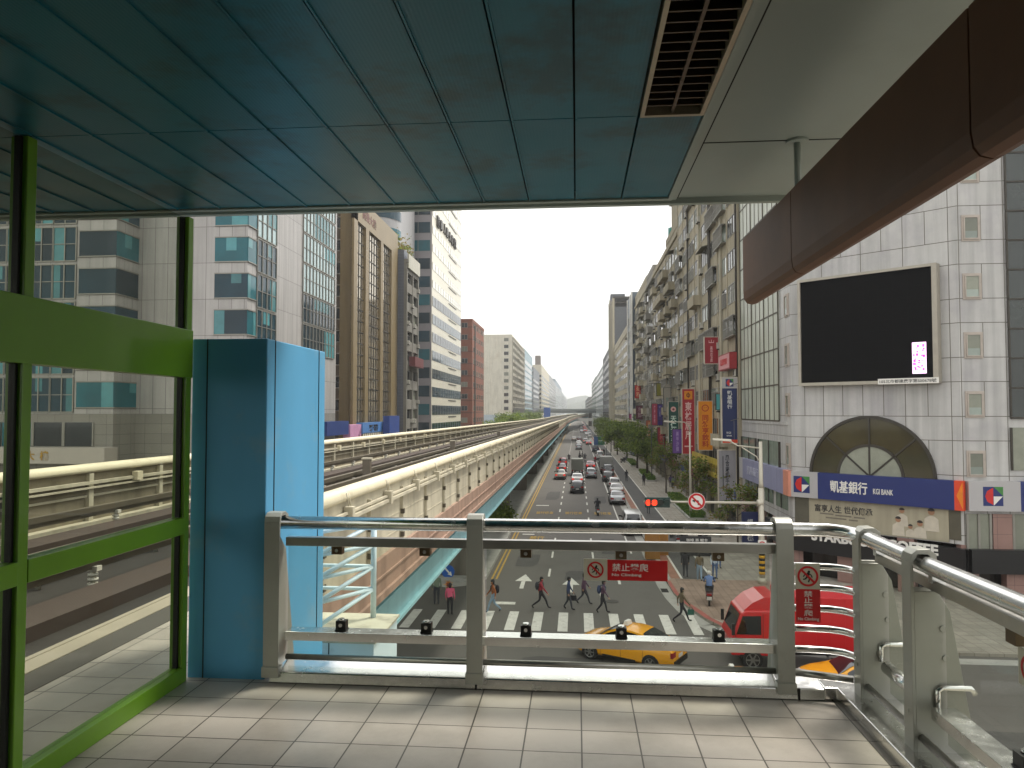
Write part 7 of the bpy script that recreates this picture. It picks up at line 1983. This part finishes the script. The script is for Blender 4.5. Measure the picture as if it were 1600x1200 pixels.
    if bag:
        kind_, bm_, bl = bag; m3 = MB(); bz = pz*S
        c_, s_ = math.cos(R(ang)), math.sin(R(ang))
        if kind_ == 'back':
            cx = (lean-.225)*S; m3.sph((cx,0,bz+.30*S), .115*S, .155*S, .23*S, 12, 8, 0)
            for sg in (-1, 1): m3.tube([(cx+.04*S,sg*.10*S,bz+.48*S),(lean*S+.02,sg*.11*S,bz+.555*S),((lean+.145)*S,sg*.115*S,bz+.40*S),((lean+.10)*S,sg*.15*S,bz+.20*S)], .016*S, 6, 0)
            nm = "backpack"
        else:
            sg = -1 if flip > 0 else 1; w2 = Vector(J['pal'+('L' if sg > 0 else 'R')])*S
            m3.ext([(w2.x+dx*S, w2.y-.04*S, w2.z+dz*S) for dx, dz in ((-.17,-.42),(.17,-.42),(.15,-.16),(-.15,-.16))], (0,.08*S,0)); m3.tube([(w2.x-.10*S,w2.y,w2.z-.17*S),(w2.x-.05*S,w2.y,w2.z-.03*S),(w2.x+.05*S,w2.y,w2.z-.03*S),(w2.x+.10*S,w2.y,w2.z-.17*S)], .012*S, 6, 0)
            nm = "handbag"
        bo = m3.build(nm, bm_); bo.location = (x, y, z); bo.rotation_euler = (0,0,R(ang)); tag(bo, bl, "bag")
    return ob
PG = "people on the zebra crossing"; PW = "people on the right pavement"
dk = cloth("dark_grey", '#3a3c42'); bk = cloth("black", '#26262b'); jean = cloth("blue_jeans", '#4f6488'); pale_j = cloth("pale_jeans", '#869db0'); burg = cloth("burgundy", '#962434'); pinkc = cloth("pink", '#d8607e'); rust = cloth("rust_brown", '#9a5a30')
plum = cloth("plum", '#5a4054'); olive = cloth("olive_brown", '#665a44'); check = cloth("pale_blue_check", '#b4c0cc'); grn = cloth("grey_green", '#73806f'); tan = cloth("tan", '#8a7a64'); navyc = cloth("navy", '#2f3d5c')
P_ = lambda px, py, z=.02: atz(px, py, z)
def walk(px, py, label, ang, **kw):
    zz = kw.pop('zz', .012); p = atz(px, py, zz); return person(label, p.x, p.y, zz, ang, **kw)
walk(682,945,"person in a grey shirt and dark trousers waiting under the guideway", 95, top=grn, legs=dk, pose='stand', group=PG)
walk(703,961,"person in a pink top standing on the zebra stripes below the flower ornament", 90, top=pinkc, legs=bk, pose='stand', h=1.6, hair='long', group=PG)
walk(771,957,"person in a rust top and pale jeans stepping left beside the railing post", 185, top=rust, legs=pale_j, group=PG, bag=('back',bk,"black backpack worn by the walker in the rust top"), hair='long')
walk(845,951,"person in a burgundy jacket and black trousers striding right", -4, top=burg, legs=bk, stride=.42, group=PG, bag=('back',dk,"dark backpack on the burgundy jacket"), h=1.66)
walk(888,953,"person in a dark suit walking right under the pale arrow marking", 2, top=navyc, legs=dk, stride=.20, flip=-1, group=PG, bag=('hand',bk,"black briefcase-like bag carried by the walker in the dark suit"), h=1.72)
walk(912,944,"person in a dark coat half behind the no climbing notice", 8, top=plum, legs=dk, stride=.33, flip=-1, group=PG, hair='long', long_coat=True)
walk(941,958,"person in a plum jacket with a shoulder load walking right, nearest the yellow taxi", -3, top=plum, legs=bk, stride=.26, group=PG, lean=.06, bag=('back',navyc,"navy backpack worn by the walker in the plum jacket"))
walk(1065,972,"person with long hair and a green bag stepping off the corner kerb to the right", 5, top=olive, legs=bk, stride=.40, group=PG, hair='long', bag=('hand',mat("green_bag_cloth", '#1f5a4c', .7),"green handbag of the walker stepping off the corner kerb"))
walk(1071,902,"person in a long dark coat walking away on the bike lane", 88, zz=.155, top=bk, legs=dk, stride=.16, group=PW, long_coat=True, hair='long')
walk(1093,908,"person in an olive brown jacket and pale jeans walking away", 90, zz=.155, top=olive, legs=pale_j, stride=.18, group=PW)
walk(1117,904,"person in a pale checked shirt facing the camera beside the scooter rider", -90, zz=.145, top=check, legs=jean, stride=.14, group=PW)
walk(1123,888,"person in black standing just behind the one in the checked shirt", -80, zz=.145, top=bk, legs=jean, pose='stand', group=PW)
walk(979,752,"person on the far bike lane by the parked cars", 92, zz=.155, top=bk, legs=dk, stride=.2, group=PW)
walk(1006,759,"person in dark clothes walking beside the longest hedge box", 95, zz=.145, top=bk, legs=bk, stride=.15, group=PW, long_coat=True)
walk(940.5,713,"first of two far people standing on the kerb near the slate blue van", 90, zz=.145, top=burg, legs=dk, pose='stand', group=PW)
walk(943.5,713,"second of two far people on the kerb, in black", 90, zz=.145, top=bk, legs=dk, pose='stand', group=PW)
walk(1013,803,"person in black on the bike lane just below the traffic signal", 90, zz=.145, top=bk, legs=dk, stride=.2, group=PW)
walk(1048,762,"person in a purple jacket under the thin street trees", 80, zz=.145, top=cloth("violet", '#4c3a66'), legs=dk, pose='stand', group=PW)
walk(1052,764,"person in grey beside the one in purple under the trees", 90, zz=.145, top=grn, legs=bk, pose='stand', group=PW)
# riders
p = atz(934, 806, 0); scooter("dark scooter ridden away along the right moving lane", black_p, p.x, p.y+.6, 92, .01, "scooters moving on the road")
person("person in black riding the scooter in the right moving lane", p.x, p.y+.55, .01, 92, top=bk, legs=dk, pose='ride', helmet=mat("black_helmet", '#1a1a1c', .3), sit=.88, group="riders on scooters")
p = atz(1111, 946, .15); scooter("dark red scooter turning on the corner pavement", maroon, p.x, p.y+.5, 80, .155, "scooters moving on the road")
person("person in a blue and pale jacket riding the dark red scooter at the corner", p.x-.01, p.y+.42, .155, 80, top=cloth("blue_pale", '#6d86b4'), legs=dk, pose='ride', helmet=mat("white_helmet", '#c2c0ba', .3), sit=.88, group="riders on scooters")
for k, (px, py, pm, lb, lb2) in enumerate(((889,722,black_p,"black scooter waiting at the left front of the far queue","person in black on the scooter at the left front of the far queue"),(906,722,black_p,"black scooter waiting ahead of the grey lorry","person in black on the scooter ahead of the grey lorry"),(914,721,grey_p,"grey scooter waiting right of the one ahead of the grey lorry","person in dark grey on the grey scooter in the far queue"),(930,726,maroon,"maroon scooter waiting at the right of the far queue","person in burgundy on the maroon scooter of the far queue"),(937,735,black_p,"black scooter squeezed left of the pale box lorry","person in black squeezed left of the pale box lorry on a scooter"))):
    p = atz(px, py, 0); scooter(lb, pm, p.x, p.y, 90, .01, "scooters moving on the road")
    person(lb2, p.x, p.y-.05, .01, 90, top=[bk,bk,dk,burg,bk][k], legs=dk, pose='ride', helmet=mat("black_helmet", '#1a1a1c'), sit=.88, group="riders on scooters")
walk(906,717,"left of two people crossing at the far junction", 180, top=bk, legs=dk, group="people crossing at the far junction")
walk(909.5,717,"right of two people crossing at the far junction", 0, top=dk, legs=bk, group="people crossing at the far junction")

# ================================================================ HAZE
hm_ = bpy.data.materials.new("haze_air"); hm_.use_nodes = True
t = hm_.node_tree; t.nodes.remove(t.nodes["Principled BSDF"])
pv = N(t, "ShaderNodeVolumePrincipled"); pv.inputs["Color"].default_value = (.93,.95,.96,1); pv.inputs["Density"].default_value = .00036; pv.inputs["Anisotropy"].default_value = .2
t.links.new(pv.outputs[0], t.nodes["Material Output"].inputs["Volume"])
mb = MB(); mb.box(-3300,3300,-420,3400,-2.0,150)
tag(mb.build("haze", hm_), kind="stuff")
